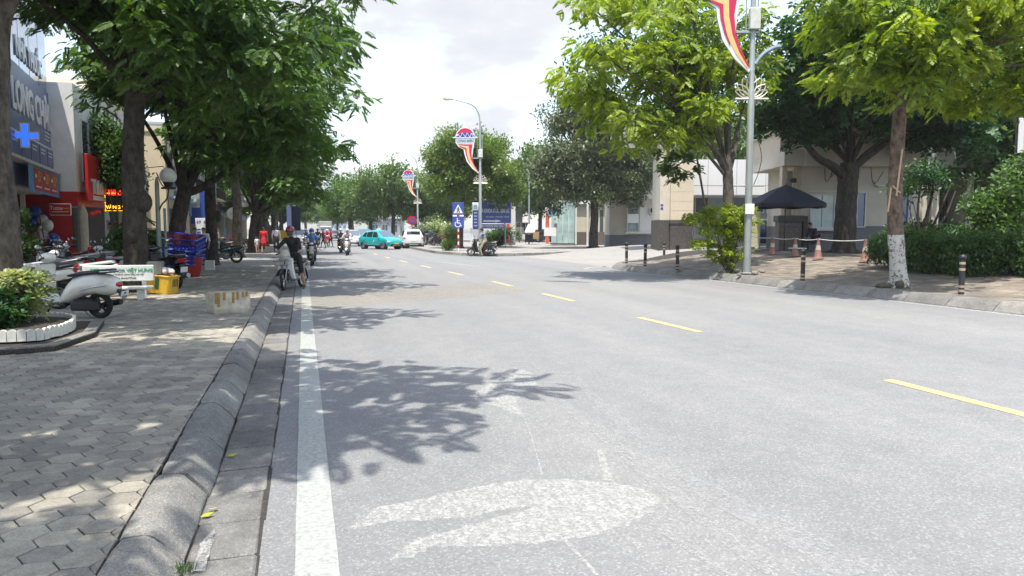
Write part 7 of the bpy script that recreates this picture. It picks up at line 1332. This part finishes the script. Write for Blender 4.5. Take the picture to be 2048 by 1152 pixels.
# ---------------------------------------------------------------- road signs
def icon(nm, polys, y, m, par, z=0., x=0.):
    o = MB()
    for P in polys: o.prism([(x+a, z+b) for a, b in P], y-.006, y, 'xz')
    return o.build(nm, M[m], par)
pc = G(917, 502, .15); D_ = 53; t = empty('crossing_sign', (pc.x, pc.y, .12), -YAW, 'two square blue signs, pedestrian crossing over wheelchair, on a red and white post', 'road sign')
for k in range(8): MB().lathe([(.055, k*.23), (.055, (k+1)*.23)], 10).build('post_band', M['sign_red'] if k % 2 else M['sign_white'], t)
MB().lathe([(.045, 1.84), (.045, 3.4)], 8).build('post', M['galv'], t)
a_ = MB().cbox((-.40, -.09, 2.55), (.40, -.06, 3.40), .01).build('crossing_panel', M['sign_blue'], t); icon('triangle', [[(-.32, 2.66), (.32, 2.66), (0, 3.28)]], -.096, 'sign_white', a_)
icon('walker', [[(-.03, 3.02), (.04, 3.02), (.04, 3.10), (-.03, 3.10)], [(-.05, 2.86), (.05, 2.86), (.05, 3.01), (-.05, 3.01)], [(-.12, 2.70), (-.05, 2.70), (.02, 2.88), (-.04, 2.88)], [(.06, 2.70), (.13, 2.70), (.05, 2.88), (-.01, 2.88)], [(.05, 2.96), (.14, 2.86), (.15, 2.89), (.06, 3.0)], [(-.05, 2.96), (-.14, 2.86), (-.15, 2.89), (-.06, 3.0)]], -.105, 'ink', a_)
b_ = MB().cbox((-.40, -.09, 1.62), (.40, -.06, 2.42), .01).build('wheelchair_panel', M['sign_blue'], t); MB().cbox((-.38, -.085, 2.43), (.38, -.06, 2.54), .005).build('white_strip', M['sign_white'], t); MB().cbox((-.09, -.1, 2.42), (.09, -.086, 2.55), .005).build('red_mark', M['sign_red'], t)
icon('wheelchair', [[(-.10, 2.24), (-.02, 2.24), (-.02, 2.32), (-.10, 2.32)], [(-.10, 1.96), (-.03, 1.96), (-.02, 2.22), (-.10, 2.22)], [(-.08, 1.95), (.13, 1.95), (.13, 2.0), (-.08, 2.02)], [(.10, 1.97), (.16, 1.97), (.24, 1.76), (.18, 1.74)], [(-.06, 2.12), (.12, 2.12), (.12, 2.16), (-.06, 2.16)]]+[[(-.03+.17*cos(radians(w)), 1.90+.17*sin(radians(w))), (-.03+.17*cos(radians(w+22)), 1.90+.17*sin(radians(w+22))), (-.03+.22*cos(radians(w+22)), 1.90+.22*sin(radians(w+22))), (-.03+.22*cos(radians(w)), 1.90+.22*sin(radians(w)))] for w in range(130, 372, 22)], -.096, 'sign_white', b_)
pn = S(824, 441, 76); t = empty('no_stopping_sign', (pn.x, pn.y, .12), -YAW, 'round blue and red no stopping sign on a brownish post', 'road sign'); zz = pn.z-.12; m = MB(); m.lathe([(0, 0), (.46, 0), (.46, .03), (0, .03)], 24, c=(0, -.1, zz), axis='y'); m.build('disc', M['sign_red'], t, 40); m = MB(); m.lathe([(0, 0), (.30, 0), (.30, .02), (0, .02)], 20, c=(0, -.125, zz), axis='y'); m.build('blue_field', M['sign_blue'], t, 40); MB().prism([(-.30, zz+.22), (-.22, zz+.30), (.30, zz-.22), (.22, zz-.30)], -.135, -.128, 'xz').build('red_bar', M['sign_red'], t); MB().lathe([(.06, 0), (.05, zz)], 8).build('post', mat('rust_post', (.28, .12, .06), .7), t)
# hospital boards
D_ = 61; t = hframe('hospital_board', 945, D_, 'large blue hospital direction board with white lettering and arrow', 'sign'); h = HB(t, 945, D_)
f = MB().cbox((h.x(946), -.06, h.z(446.5)), (h.x(1022), .0, h.z(401)), .01).build('board', M['sign_blue'], t); MB().box((h.x(945), -.04, h.z(401)), (h.x(1022.5), .02, h.z(400))).build('frame_edge', M['conc_frame'], t); MB().box((h.x(1021.8), -.07, h.z(447)), (h.x(1022.6), .02, h.z(400.9))).build('frame_edge', M['conc_frame'], t)
text('VIỆN ĐA KHOA ĐỨC GIANG', .46, M['sign_white'], (h.x(1018.5), -.066, h.z(422)), f, .014, align='RIGHT', sx=.50); text('TẾ HÀ NỘI', .20, M['sign_white'], (h.x(985), -.066, h.z(407)), f, .01, sx=.9); text('ĐỨC GIANG - LONG BIÊN - HÀ NỘI', .13, M['sign_white'], (h.x(1018), -.066, h.z(434)), f, .006, align='RIGHT', sx=.9)
m = MB(); m.lathe([(0, 0), (.17, 0), (.17, .01), (0, .01)], 20, c=(h.x(1010), -.072, h.z(408)), axis='y'); r_ = m.build('round_logo', M['sign_white'], f, 40); m = MB(); m.lathe([(0, 0), (.11, 0), (.11, .008), (0, .008)], 16, c=(h.x(1010), -.079, h.z(408)), axis='y'); m.build('logo_center', M['emb_pale'], f, 40)
icon('arrow', [[(h.x(967), h.z(443.5)), (h.x(991), h.z(443.5)), (h.x(991), h.z(445)), (h.x(1003), h.z(442)), (h.x(991), h.z(439)), (h.x(991), h.z(440.5)), (h.x(967), h.z(440.5))]], -.064, 'sign_white', f)
g_ = MB().cbox((h.x(958), -.05, h.z(457.5)), (h.x(1009), -.01, h.z(448)), .01).build('lower_board', M['sign_slate'], t); text('TIÊM CHỦNG VẮC XIN', .24, M['sign_white'], (h.x(1006.5), -.055, h.z(452)), g_, .01, align='RIGHT', sx=.8); MB().box((h.x(960), -.056, h.z(457)), (h.x(985), -.051, h.z(456.5))).build('underline', M['sign_white'], g_)
for a in (953, 1010.5): MB().lathe([(.05, h.z(496)), (.05, h.z(446))], 8, c=(h.x(a), .06, 0)).build('post', M['galv'], t)
D_ = 58; t = hframe('narrow_board', 945, D_, 'narrow upright board with white top and blue list panels beside the lamp post', 'sign'); h = HB(t, 945, D_)
f = MB().cbox((0, -.05, h.z(478)), (h.x(957.5), .0, h.z(405)), .01).build('board', M['sign_white'], t); b2 = MB().box((h.x(946), -.06, h.z(458.5)), (h.x(957), -.051, h.z(420.5))).build('blue_field', M['sign_blue'], t)
for k in range(5): MB().box((h.x(948.5), -.07, h.z(427+k*6.4)), (h.x(954.8), -.0605, h.z(424.5+k*6.4))).build('white_print', M['emb_pale'], b2)
MB().box((h.x(948.5), -.06, h.z(418)), (h.x(954.5), -.0515, h.z(409))).build('picture', mat('logo_pic', (.35, .5, .55), .5, var=.8, scale=5), t); MB().box((h.x(941), .05, h.z(490)), (h.x(943.5), .1, h.z(456))).build('side_post', M['emb_pale'], t)

def aircon(par, x, z, y, nm='air_conditioner'):
    o = MB().cbox((x-.4, y-.34, z-.28), (x+.4, y-.04, z+.28), .02).build(nm, mat('ac_white', (.52, .52, .49), .5, var=.15), par); m = MB(); m.lathe([(.05, -.352), (.22, -.352), (.24, -.342), (.24, -.34), (0, -.341)], 18, c=(x-.1, y, z), axis='y'); m.build('fan_grille', M['black_plastic'], o, 40); MB().box((x-.35, y-.3, z-.33), (x-.3, y, z-.285)).build('bracket', M['steel'], o); return o
for o in [o for o in bpy.data.objects if o.get('label', '').startswith('round office')]: MB().tube([(2.75, -.08, 0), (2.75, -.08, 3.2)], .045, 6).build('downpipe', M['conc_frame'], o); aircon(o, 2.3, 3.1, -.05)
for o in [o for o in bpy.data.objects if o.get('label', '').startswith('beige guard house')]: MB().tube([(5.3, -.1, 0), (5.3, -.1, 4.1)], .05, 6).build('downpipe', M['conc_frame'], o)
for o in [o for o in bpy.data.objects if o.get('label', '').startswith('cream painted house')]: aircon(o, 3.7, 5.2, -.02); MB().tube([(.55, -.06, 0), (.55, -.06, 6.9)], .05, 6).build('downpipe', M['shutter'], o)
# ---------------------------------------------------------------- right pavement furniture
M['boll_band'] = mat('bollard_gold', (.42, .31, .20), .5); M['boll_black'] = mat('bollard_black', (.022, .024, .03), .45)
def bollard(t):
    m = MB(); m.lathe([(.062, 0), (.062, .80), (.05, .81)], 14); m.build('shaft', M['boll_black'], t, 40); m = MB(); m.ell((0, 0, .86), (.083, .083, .072), 14, 9); m.build('ball', M['boll_black'], t, 'all')
    for z in (.07, .17, .56, .70): MB().lathe([(.0645, z), (.0645, z+.055)], 14).build('band', M['boll_band'], t)
    MB().lathe([(.11, 0), (.11, .008), (.062, .012)], 14).build('foot', M['concrete'], t)
BL = ['black bollard with gold bands nearest the right picture edge', 'black bollard in front of the guard on the right pavement', 'leftmost bollard at the rounded kerb corner', 'second bollard from the rounded kerb corner', 'bollard set farther back, behind the corner bollards', 'bollard just left of the leafy shoots']
b0 = None
for (px, py), lb in zip(((1922, 590), (1605, 563), (1253, 527), (1290, 533), (1328, 521), (1355, 541)), BL):
    q = G(px, py, .2); zz = rz(q.x) if q.x < 15 else max(.1, dz(q.x, q.y)); q = G(px, py, zz)
    if b0 is None: b0 = empty('bollard', q, 0, lb, 'bollard', 'bollards along the right kerb'); bollard(b0)
    else: dup(b0, q, R.uniform(0, 6), lb).rotation_euler = (0, R.uniform(-.02, .02), R.uniform(0, 6))
cone_o = mat('cone_red', (.27, .135, .11), .7, var=.3, scale=4); cone_w = mat('cone_white', (.48, .44, .40), .7, var=.3, scale=5)
def cone(t):
    m = MB(); m.cbox((-.20, -.20, 0), (.20, .20, .04), .02); m.lathe([(.17, .04), (.15, .07), (.105, .34)], 16); m.build('base', cone_o, t, 40); MB().lathe([(.105, .34), (.078, .52)], 16).build('white_band', cone_w, t, 40); m = MB(); m.lathe([(.078, .52), (.045, .74), (.04, .80), (0, .80)], 16); m.build('tip', cone_o, t, 40)
CL = ['faded red traffic cone nearest the gate opening', 'faded traffic cone at the umbrella pole', 'red cone with clear white band before the seated guard', 'greyish cone at the hedge end of the tape']
c0 = None; tops = []
for (px, py), lb in zip(((1545, 509), (1590, 513), (1636, 517), (1730, 522)), CL):
    q = G(px, py, .61); tops.append(q+Vector((0, 0, .71)))
    if c0 is None: c0 = empty('traffic_cone', q, .2, lb, 'traffic cone', 'traffic cones roped before the guard house', .93); cone(c0)
    else: dup(c0, q, R.uniform(0, 3), lb)
q0 = G(1500, 503, .61)+Vector((0, 0, .74)); pts = [q0]+[]
for a, b in zip([q0]+tops[:-1], tops): pts += [a.lerp(b, f)-Vector((0, 0, .05*4*f*(1-f))) for f in (.25, .5, .75, 1.)]
m = MB(); m.tube([p-pts[0] for p in pts], .016, 5); m.build('barrier_rope', mat('rope_white', (.60, .60, .58), .7), None, loc=pts[0], label='white barrier rope slung between the traffic cones', cat='rope')
# umbrella
q = S(1568, 505, 33.2); zt = lz(370, 33.2); t = empty('umbrella', (q.x, q.y, .6), radians(20), 'dark navy market umbrella over the seated guard', 'umbrella'); zt -= .6
navy = mat('umbrella_navy', (.012, .014, .03), .75, bump=.1); Rm = 1.72
for k in range(8):
    a, b = 2*pi*k/8, 2*pi*(k+1)/8; m = MB(); P = []
    for r, z in ((.03, zt), (Rm*.35, zt-.22), (Rm*.7, zt-.52), (Rm, zt-.80), (Rm*1.0, zt-.97)):
        mid = (a+b)/2; s_ = .965 if r > .1 else 1; P.append([(r*cos(a), r*sin(a), z), (r*s_*cos(mid), r*s_*sin(mid), z-.03*r), (r*cos(b), r*sin(b), z)])
    m.loft(P, cap=False, closed=False); m.v = m.v+[(x*.985, y*.985, z-.012) for x, y, z in m.v]; n_ = len(m.v)//2; m.f = m.f+[tuple(i+n_ for i in reversed(f)) for f in m.f]; m.m = [0]*len(m.f); m.build('canopy_panel', navy, t, fix=False)
    MB().tube([(.03*cos(a), .03*sin(a), zt-.03), (Rm*.99*cos(a), Rm*.99*sin(a), zt-.82)], .012, 5).build('rib', M['black_plastic'], t)
MB().lathe([(.028, 0), (.028, zt+.02), (0, zt+.1)], 10).build('pole', M['black_plastic'], t); MB().lathe([(.30, 0), (.28, .08), (.06, .12)], 14).build('base', M['concrete'], t)
m = MB(); m.ell((-.62, -.86, zt-.545), (.12, .07, .05), 8, 5); m.build('badge', M['sign_white'], t)
q = S(1627, 504, 33.5); t = empty('folding_chair', (q.x, q.y, .6), radians(100), 'dark folding chair under the guard', 'chair'); MB().cbox((-.22, -.22, .40), (.22, .22, .44), .01).build('seat', M['black_plastic'], t); MB().cbox((-.22, -.26, .62), (.22, -.23, .86), .01).build('backrest', M['black_plastic'], t)
for s in (-1, 1): MB().tube([(s*.21, .24, 0), (s*.21, -.25, .86)], .014, 6).build('leg', M['steel'], t); MB().tube([(s*.19, -.26, 0), (s*.19, .2, .42)], .014, 6).build('leg', M['steel'], t)
q = S(1597, 506, 31.5); t = empty('small_table', (q.x, q.y, .6), radians(-12), 'low small table with pale top beside the seated guard', 'table'); MB().cbox((-.35, -.25, .26), (.25, .25, .30), .01).build('top', M['sign_white'], t); [MB().tube([(a*.25-.05, b*.2, 0), (a*.25-.05, b*.2, .26)], .015, 5).build('leg', M['steel'], t) for a in (-1, 1) for b in (-1, 1)]
# stones, kerb ramps, litter
M['stone'] = ground_mat('stone', (.22, .21, .19), (.35, .34, .32), (.12, .115, .11), 60, .9, .5)
for px, py, s, lb in ((1510, 548, .14, 'rough stone at the lamp post foot'), (1525, 545, .10, 'dark clod beside the lamp post foot'), (1478, 551, .09, 'small stone left of the lamp post foot')):
    q = G(px, py, .22); m = MB(); m.ell((0, 0, s*.3), (s, s*.8, s*.5), 9, 6); m.v = [(x*R.uniform(.85, 1.15), y*R.uniform(.85, 1.15), z) for x, y, z in m.v]; m.build('stone', M['stone'], None, 30, loc=q, label=lb, cat='stone')
for px, py, lb, w in ((1041, 507, 'dark wedge kerb ramp on the far kerb, right of the waiting scooter', 1.15), (1102, 506, 'grey kerb ramp near the glass kiosk', 1.1), (985, 511, 'small rubber kerb ramp behind the waiting scooter wheel', .8)):
    q = G(px, py, 0); t = empty('kerb_ramp', (q.x, q.y, 0), radians(12), lb, 'ramp'); MB().prism([(-.5, 0), (.05, .17), (.25, .17), (.25, 0)], -w/2, w/2, 'yz').build('wedge', mat('ramp_grey', (.13, .13, .13), .8), t)
for px, py, lb in ((465, 912, 'yellow green fallen leaf in the gutter'), (331, 822, 'small green leaf lying on the hexagonal pavers'), (415, 1032, 'pale leaf beside the kerb in the gutter'), (425, 1020, 'dry tan leaf touching the kerb in the gutter')):
    z = .158 if px == 331 else .02; q = G(px, py, z); m = MB(); m.add([(-.04, 0, .004), (-.012, .02, .012), (.04, .004, .018), (0, -.022, .006), (-.04, 0, .001), (-.012, .02, .009), (.04, .004, .015), (0, -.022, .003)], [(0, 3, 2, 1), (4, 5, 6, 7), (0, 1, 5, 4), (1, 2, 6, 5), (2, 3, 7, 6), (3, 0, 4, 7)])
    o = m.build('fallen_leaf', mat('leaf_%d' % (px % 3), [(.45, .42, .03), (.35, .40, .04), (.5, .45, .28)][px % 3], .6), None, loc=q, label=lb, cat='leaf'); o.rotation_euler = (0, 0, px)
for px, py, lb in ((365, 1142, 'grass tuft in the joint at the kerb foot'), (900, 505, 'weeds at the tip of the far kerb'), (1790, 578, 'grass ring round the whitewashed trunk')):
    q = G(px, py, .02 if px < 400 else .2); rs = np.random.RandomState(px); m = MB(); s = .05 if px < 400 else .14; w = .06 if px < 400 else .5
    for k in range(60): x, y = rs.normal(0, w*.5), rs.normal(0, w*.4); d = (rs.normal(0, .4)*s, rs.normal(0, .4)*s, s*rs.uniform(.5, 1.2)); m.add([(x-.003, y, 0), (x+.003, y, 0), (x+d[0], y+d[1], d[2])], [(0, 1, 2)])
    o = m.build('grass', M['leaf_fresh'], None, loc=q, fix=False); tag(o, lb, 'grass', kind='stuff')

# ---------------------------------------------------------------- left pavement furniture
q = G(278, 600, .15); t = empty('bench', (-3.95, 17.95, .15), radians(-3), 'white concrete bench with green dental clinic lettering on its back', 'bench'); cw = mat('bench_white', (.62, .63, .60), .6, var=.12, scale=4, bump=.1)
b_ = MB().cbox((-.72, .20, .40), (.72, .26, .75), .015).build('backrest', cw, t); MB().cbox((-.72, -.22, .24), (.72, .18, .295), .015).build('seat', cw, t)
for x in (-.5, .5): MB().cbox((x-.05, -.16, 0), (x+.05, .14, .24), .012).build('leg', cw, t); MB().cbox((x-.045, .262, 0), (x+.045, .31, .72), .012).build('back_post', cw, t)
gr = mat('print_green', (.02, .28, .10), .5); text('NHA KHOA VIỆT HƯNG', .105, gr, (.16, .196, .63), b_, .022, sx=.95); text('SỐ 5-7 ĐƯỜNG LONG BIÊN, HÀ NỘI', .044, M['shutter'], (.16, .196, .545), b_, .01); text('Hotline: 024.66.777.366', .05, M['ink'], (.12, .196, .465), b_, .01); MB().box((-.56, .191, .57), (-.38, .199, .68)).build('logo', gr, b_); text('NVH', .09, M['sign_white'], (-.47, .189, .625), b_, .02)
# yellow crate with box and cloth on it
t = empty('yellow_crate', (-3.32, 19.5, .15), radians(-14), 'tilted yellow plastic crate with dark slots beside the bench', 'crate'); t.rotation_euler = (0, .10, radians(-14)); yc = mat('crate_yellow', (.62, .38, .03), .5, var=.2, scale=5)
m = MB(); m.cbox((-.32, -.22, .02), (.32, -.20, .44), .008); m.cbox((-.32, .20, .02), (.32, .22, .44), .008); m.cbox((-.32, -.2, .02), (-.30, .2, .44), .008); m.cbox((.30, -.2, .02), (.32, .2, .44), .008); m.cbox((-.30, -.2, .02), (.30, .2, .04), .004); [m.cbox((-.34, -.24, .42), (.34, -.2, .46), .01), m.cbox((-.34, .2, .42), (.34, .24, .46), .01), m.cbox((-.34, -.2, .42), (-.30, .2, .46), .01), m.cbox((.30, -.2, .42), (.34, .2, .46), .01)]; m.build('shell', yc, t)
for k in range(4): MB().box((.318, -.15+k*.085, .2), (.324, -.11+k*.085, .38)).build('slot', M['dark_inside'], t)
MB().box((-.06, -.226, .12), (.03, -.219, .40)).build('slot', mat('slot_green', (.03, .10, .03), .7), t)
MB().cbox((-.16, -.24, 0), (.16, .16, .30), .01).build('grey_carton', mat('carton_grey', (.20, .20, .18), .8, var=.25, scale=6), None, loc=(-3.42, 19.55, .62), label='grey box standing on the yellow crate', cat='box')
m = MB()
for k in range(7): m.ell((R.uniform(-.12, .12), R.uniform(-.05, .08), R.uniform(0, .08)), (R.uniform(.06, .11), R.uniform(.06, .1), R.uniform(.04, .08)), 9, 6)
m.build('cloth_bundle', mat('bundle_pink', (.62, .52, .50), .9, var=.25, scale=14, bump=.4, bscale=20), None, 'all', loc=(-3.12, 19.42, .66), label='pale pink rag bundle on the corner of the yellow crate', cat='cloth')
# blue crates and red tub
def crate(name, label, loc, rot, w, d, hh, m_, rim=.03, inner=None):
    t = empty(name, loc, 0, label, 'crate', 'tilted plastic crates by the trunk'); t.rotation_euler = rot
    MB().box((-w+.02, -d+.02, .02), (w-.02, d-.02, .05)).build('floor', m_, t)
    for nm, A, B in (('front_side', (-w, -d), (w, -d)), ('back_side', (w, d), (-w, d)), ('left_side', (-w, d), (-w, -d)), ('right_side', (w, -d), (w, d))):
        a, b = Vector((*A, 0)), Vector((*B, 0)); m = MB(); L_ = (b-a).length; n = int(L_/.11)
        for k in range(n+1): p = a.lerp(b, k/n); m.tube([p, p+Vector((0, 0, hh))], .017, 4)
        for z in (.02, hh*.33, hh*.66, hh): r_ = .034 if z in (.02, hh) else .018; m.tube([a+Vector((0, 0, z)), b+Vector((0, 0, z))], r_, 5)
        for k in range(n): p = a.lerp(b, k/n); q = a.lerp(b, (k+1)/n); m.tube([p+Vector((0, 0, hh*.33)), q+Vector((0, 0, hh*.66))], .012, 4)
        m.build(nm, m_, t)
    if inner: MB().box((-w+.05, d-.07, hh*.25), (w-.05, d-.04, hh*.98)).build('lining', inner, t)
    return t
bl = mat('crate_blue', (.012, .03, .30), .45, var=.15); dr = mat('crate_lining', (.16, .02, .03), .7); q = G(372, 553, .15)
crate('plastic_crate', 'upper blue lattice crate, tilted, with dark red lining', (q.x-.25, q.y+.15, 1.00), (.16, .10, radians(-10)), .72, .5, .46, bl, inner=dr)
crate('plastic_crate', 'lower blue lattice crate with pale rubbish showing through', (q.x-.2, q.y+.1, .62), (.06, .12, radians(-16)), .62, .48, .44, bl)
m = MB(); rr = random.Random(5); [m.ell((rr.uniform(-.45, .4), rr.uniform(-.36, .2), rr.uniform(.1, .2)), (.08, .08, .06), 7, 5) for k in range(16)]; m.build('rubbish', mat('rubbish', (.45, .42, .42), .8, var=.6, scale=9), None, loc=(q.x-.2, q.y+.1, .66), label='pale rubbish heaped inside the lower blue crate', cat='rubbish', kind='stuff')
t = empty('red_tub', (q.x+.08, q.y-.02, .15), 0, 'dark red plastic tub under the blue crates', 'tub'); m = MB(); m.lathe([(0, .0), (.34, .0), (.42, .30), (.46, .60), (.44, .60), (.40, .30), (.32, .03), (0, .03)], 20); m.build('shell', mat('tub_red', (.30, .012, .015), .45), t, 40); m = MB(); m.lathe([(.46, .58), (.485, .60), (.46, .63)], 20); m.build('rim', CACHE['tub_red'], t)
m = MB(); m.cbox((-.35, -.3, 0), (.45, .3, .06), .01); m.build('base_board', M['black_plastic'], None, loc=(q.x-.4, q.y-.3, .15), label='dark board on the ground under the crates', cat='board')
q = S(420, 545, 28.2); m = MB(); m.cbox((-.17, -.17, 0), (.17, .17, .36), .015); m.build('foam_block', mat('foam_white', (.66, .66, .62), .8, var=.1, scale=5), None, loc=(q.x, q.y, .15), label='white foam block leaning at the trunk behind the red tub', cat='block')
# foam box planter with tape strips
q = G(452, 627, .15); t = empty('foam_box', (q.x+.02, q.y+.25, .15), radians(24), 'old white foam planter box with brown tape strips near the kerb', 'planter box'); fm = mat('foam_old', (.60, .57, .48), .85, 0, .2, 6, .3, 30, grime=(.33, .28, .19)); tp = mat('brown_tape', (.36, .20, .06), .45, var=.35, scale=10)
A = [(-.34, -.22), (.34, -.22), (.34, .22), (-.34, .22)]
def ringz(s, z): return [(x*s, y*s, z) for x, y in A]
m = MB(); m.loft([ringz(.90, 0), ringz(.97, .08), ringz(1.0, .38), ringz(.88, .38), ringz(.84, .30)], cap=True); m.v = [(x+R.uniform(-.008, .008), y+R.uniform(-.008, .008), z+(R.uniform(-.02, .012) if z > .35 else 0)) for x, y, z in m.v]; m.build('box', fm, t); MB().box((-.29, -.18, .26), (.29, .18, .312)).build('earth', M['soil'], t)
for k, (x, l) in enumerate(((-.29, .20), (-.24, .26), (-.14, .14), (.02, .2), (.10, .14), (.20, .10), (.27, .09))): MB().cbox((x-.022, -.229, .385-l), (x+.022, -.216, .388), .003).build('tape', tp, t)
for y, l in ((-.15, .12), (-.06, .17), (.05, .10), (.14, .2)): MB().cbox((.336, y-.022, .385-l), (.349, y+.022, .388), .003).build('tape', tp, t)
# tree pit with scalloped white edging
def scallop_edge(loc, P, label):
    t = empty('planter_edging', loc, 0, label, 'planter'); sw = mat('scallop_white', (.68, .68, .62), .65, 0, .2, 6, .2, 20, grime=(.46, .46, .40)); w = .105
    if 'pale' not in CACHE:
        m = MB(); m.prism([(-.050, 0), (.050, 0), (.050, .125)]+[(.050*cos(radians(a)), .125+.03*sin(radians(a))) for a in range(20, 180, 20)]+[(-.050, .125)], -.022, .022, 'xz'); CACHE['pale'] = m.mesh('edging_pale', sw)
    S_ = resample(P, w)
    for a, b in zip(S_[:-1], S_[1:]): d = b-a; inst('edging_pale', CACHE['pale'], t, ((a.x+b.x)/2, (a.y+b.y)/2, R.uniform(-.006, .006)), (R.uniform(-.03, .03), 0, atan2(d.y, d.x)))
    MB().prism([(p.x, p.y) for p in S_]+[(P[0][0]-.1, P[-1][1])], .0, .09, 'xy').build('soil', M['soil'], t); return t
e0 = G(150, 664, .2); e1 = G(60, 690, .2); e2 = G(-60, 692, .2)
EP = smoothpath([(e2.x-.6, e2.y), (e2.x, e2.y), (e1.x, e1.y), ((e0.x+e1.x)/2+.1, (e0.y+e1.y)/2-.1), (e0.x, e0.y), (e0.x-.25, e0.y+.9), (e0.x-1.2, e0.y+1.3)], 2)
scallop_edge((0, 0, .24), EP, 'white scalloped planter edging at the foot of the left edge tree')
pk = empty('tree_pit', (-3.5, 11, .13), 0, 'low grey stone kerb framing the planter of the left edge tree', 'planter'); k0, k1, k2 = G(190, 668, .2), G(110, 695, .2), G(-120, 712, .2); PP = [k2, k1, k0, k0+Vector((-.25, 1.6, 0))]
for a, b in zip(PP[:-1], PP[1:]):
    n_ = max(1, int((b-a).length/.8)); d = (b-a).normalized(); s_ = Vector((-d.y, d.x, 0))*.16
    for k in range(n_):
        u = a.lerp(b, k/n_)+d*.006; v = a.lerp(b, (k+1)/n_)-d*.006; m = MB(); z0, z1 = 0, .105+R.uniform(-.01, .01); m.loft([[(*(p+o).to_2d(), z) for p, o, z in ((u, Vector(), z0), (v, Vector(), z0), (v, s_, z0), (u, s_, z0))], [(*(p+o).to_2d(), z) for p, o, z in ((u, Vector(), z1), (v, Vector(), z1), (v, s_, z1), (u, s_, z1))]]); o = m.build('edging_stone', M['stone'], pk); o.location = (3.5, -11, 0)
m = MB(); m.prism([(p.x+3.5, p.y-11) for p in PP]+[(-7+3.5, PP[-1].y-11), (-7+3.5, k2.y-11)], 0, .085, 'xy'); m.build('soil', M['soil'], pk)
# balloons
bw = mat('balloon_white', (.72, .74, .74), .18, var=.04, coat=.5); bb = mat('balloon_blue', (.02, .09, .50), .18, var=.04, coat=.5); strg = mat('string', (.5, .5, .5), .6)
for px, py, r_, c, lb in ((58, 427, .20, bw, 'white balloon at the top left of the bunch'), (72, 424, .24, bb, 'blue balloon at the top of the bunch'), (70, 447, .23, bb, 'blue balloon above the woman in pink'), (86, 440, .20, bw, 'white balloon right of the top blue one'), (95, 451, .22, bw, 'large white balloon on the right of the bunch'), (88, 462, .17, bw, 'white balloon beside the head of the woman in pink'), (86, 474, .20, bw, 'white balloon at the chest of the woman in pink'), (62, 452, .2, bb, 'blue balloon half hidden on the left of the bunch'), (108, 480, .24, bb, 'single blue balloon hanging low to the right of the bunch'), (52, 484, .22, bw, 'pale balloon low behind the woman in pink')):
    p = S(px, py, 30.3); t = empty('balloon', p, 0, lb, 'balloon', 'blue and white balloons at the pharmacy door'); m = MB(); m.ell((0, 0, 0), (r_, r_, r_*1.14), 16, 12); m.build('skin', c, t, 'all'); m = MB(); m.lathe([(.012, -r_*1.13), (.03, -r_*1.24), (0, -r_*1.22)], 8); m.build('knot', c, t); MB().tube([(0, 0, -r_*1.2), (.03, .02, -r_*1.2-.4)], .004, 4).build('string', strg, t)
q = S(100, 520, 30.0); t = empty('balloon_post', (q.x, q.y, .15), 0, 'thin dark stand tied with balloons beside the red pillar', 'stand'); MB().tube([(0, 0, 0), (-.35, 0, 2.4)], .018, 6).build('rod', M['black_plastic'], t); MB().lathe([(.22, 0), (.2, .04), (.03, .06)], 12).build('foot', M['black_plastic'], t)
# goods hanging before the red shop
for k, (px, c, lb) in enumerate(((152, (.10, .10, .09), 'dark rain cape hanging at the red shop front, leftmost'), (160, (.16, .17, .16), 'grey rain cape hanging at the red shop front'), (168, (.42, .40, .34), 'pale tarpaulin hanging at the red shop front, rightmost'))):
    p = S(px, 452, 30.2); m = MB(); m.loft([[(.13*cos(a)*(1+.25*sin(3*a+k)), .09*sin(a), z) for a in [2*pi*i/12 for i in range(12)]] for z in (-1.0, -.6, -.1, .5)]+[[(.03*cos(a), .03*sin(a), .85) for a in [2*pi*i/12 for i in range(12)]]]); m.build('hanging_cape', mat('cape_%d' % k, c, .8, bump=.3), None, 50, loc=p, label=lb, cat='cape', group='capes hanging at the red shop')

# ---------------------------------------------------------------- warm humid air
hz, ht, ho = newmat('haze_air'); pv = ht.nodes.new('ShaderNodeVolumePrincipled'); pv.inputs['Density'].default_value = .00032; pv.inputs['Color'].default_value = (.93, .96, 1, 1); pv.inputs['Anisotropy'].default_value = .2; ht.links.new(pv.outputs[0], ho.inputs['Volume'])
hb = MB().box((-200, -60, -1.2), (250, 620, 34)).build('haze', hz); tag(hb, kind='stuff')
cy.volume_bounces = 1
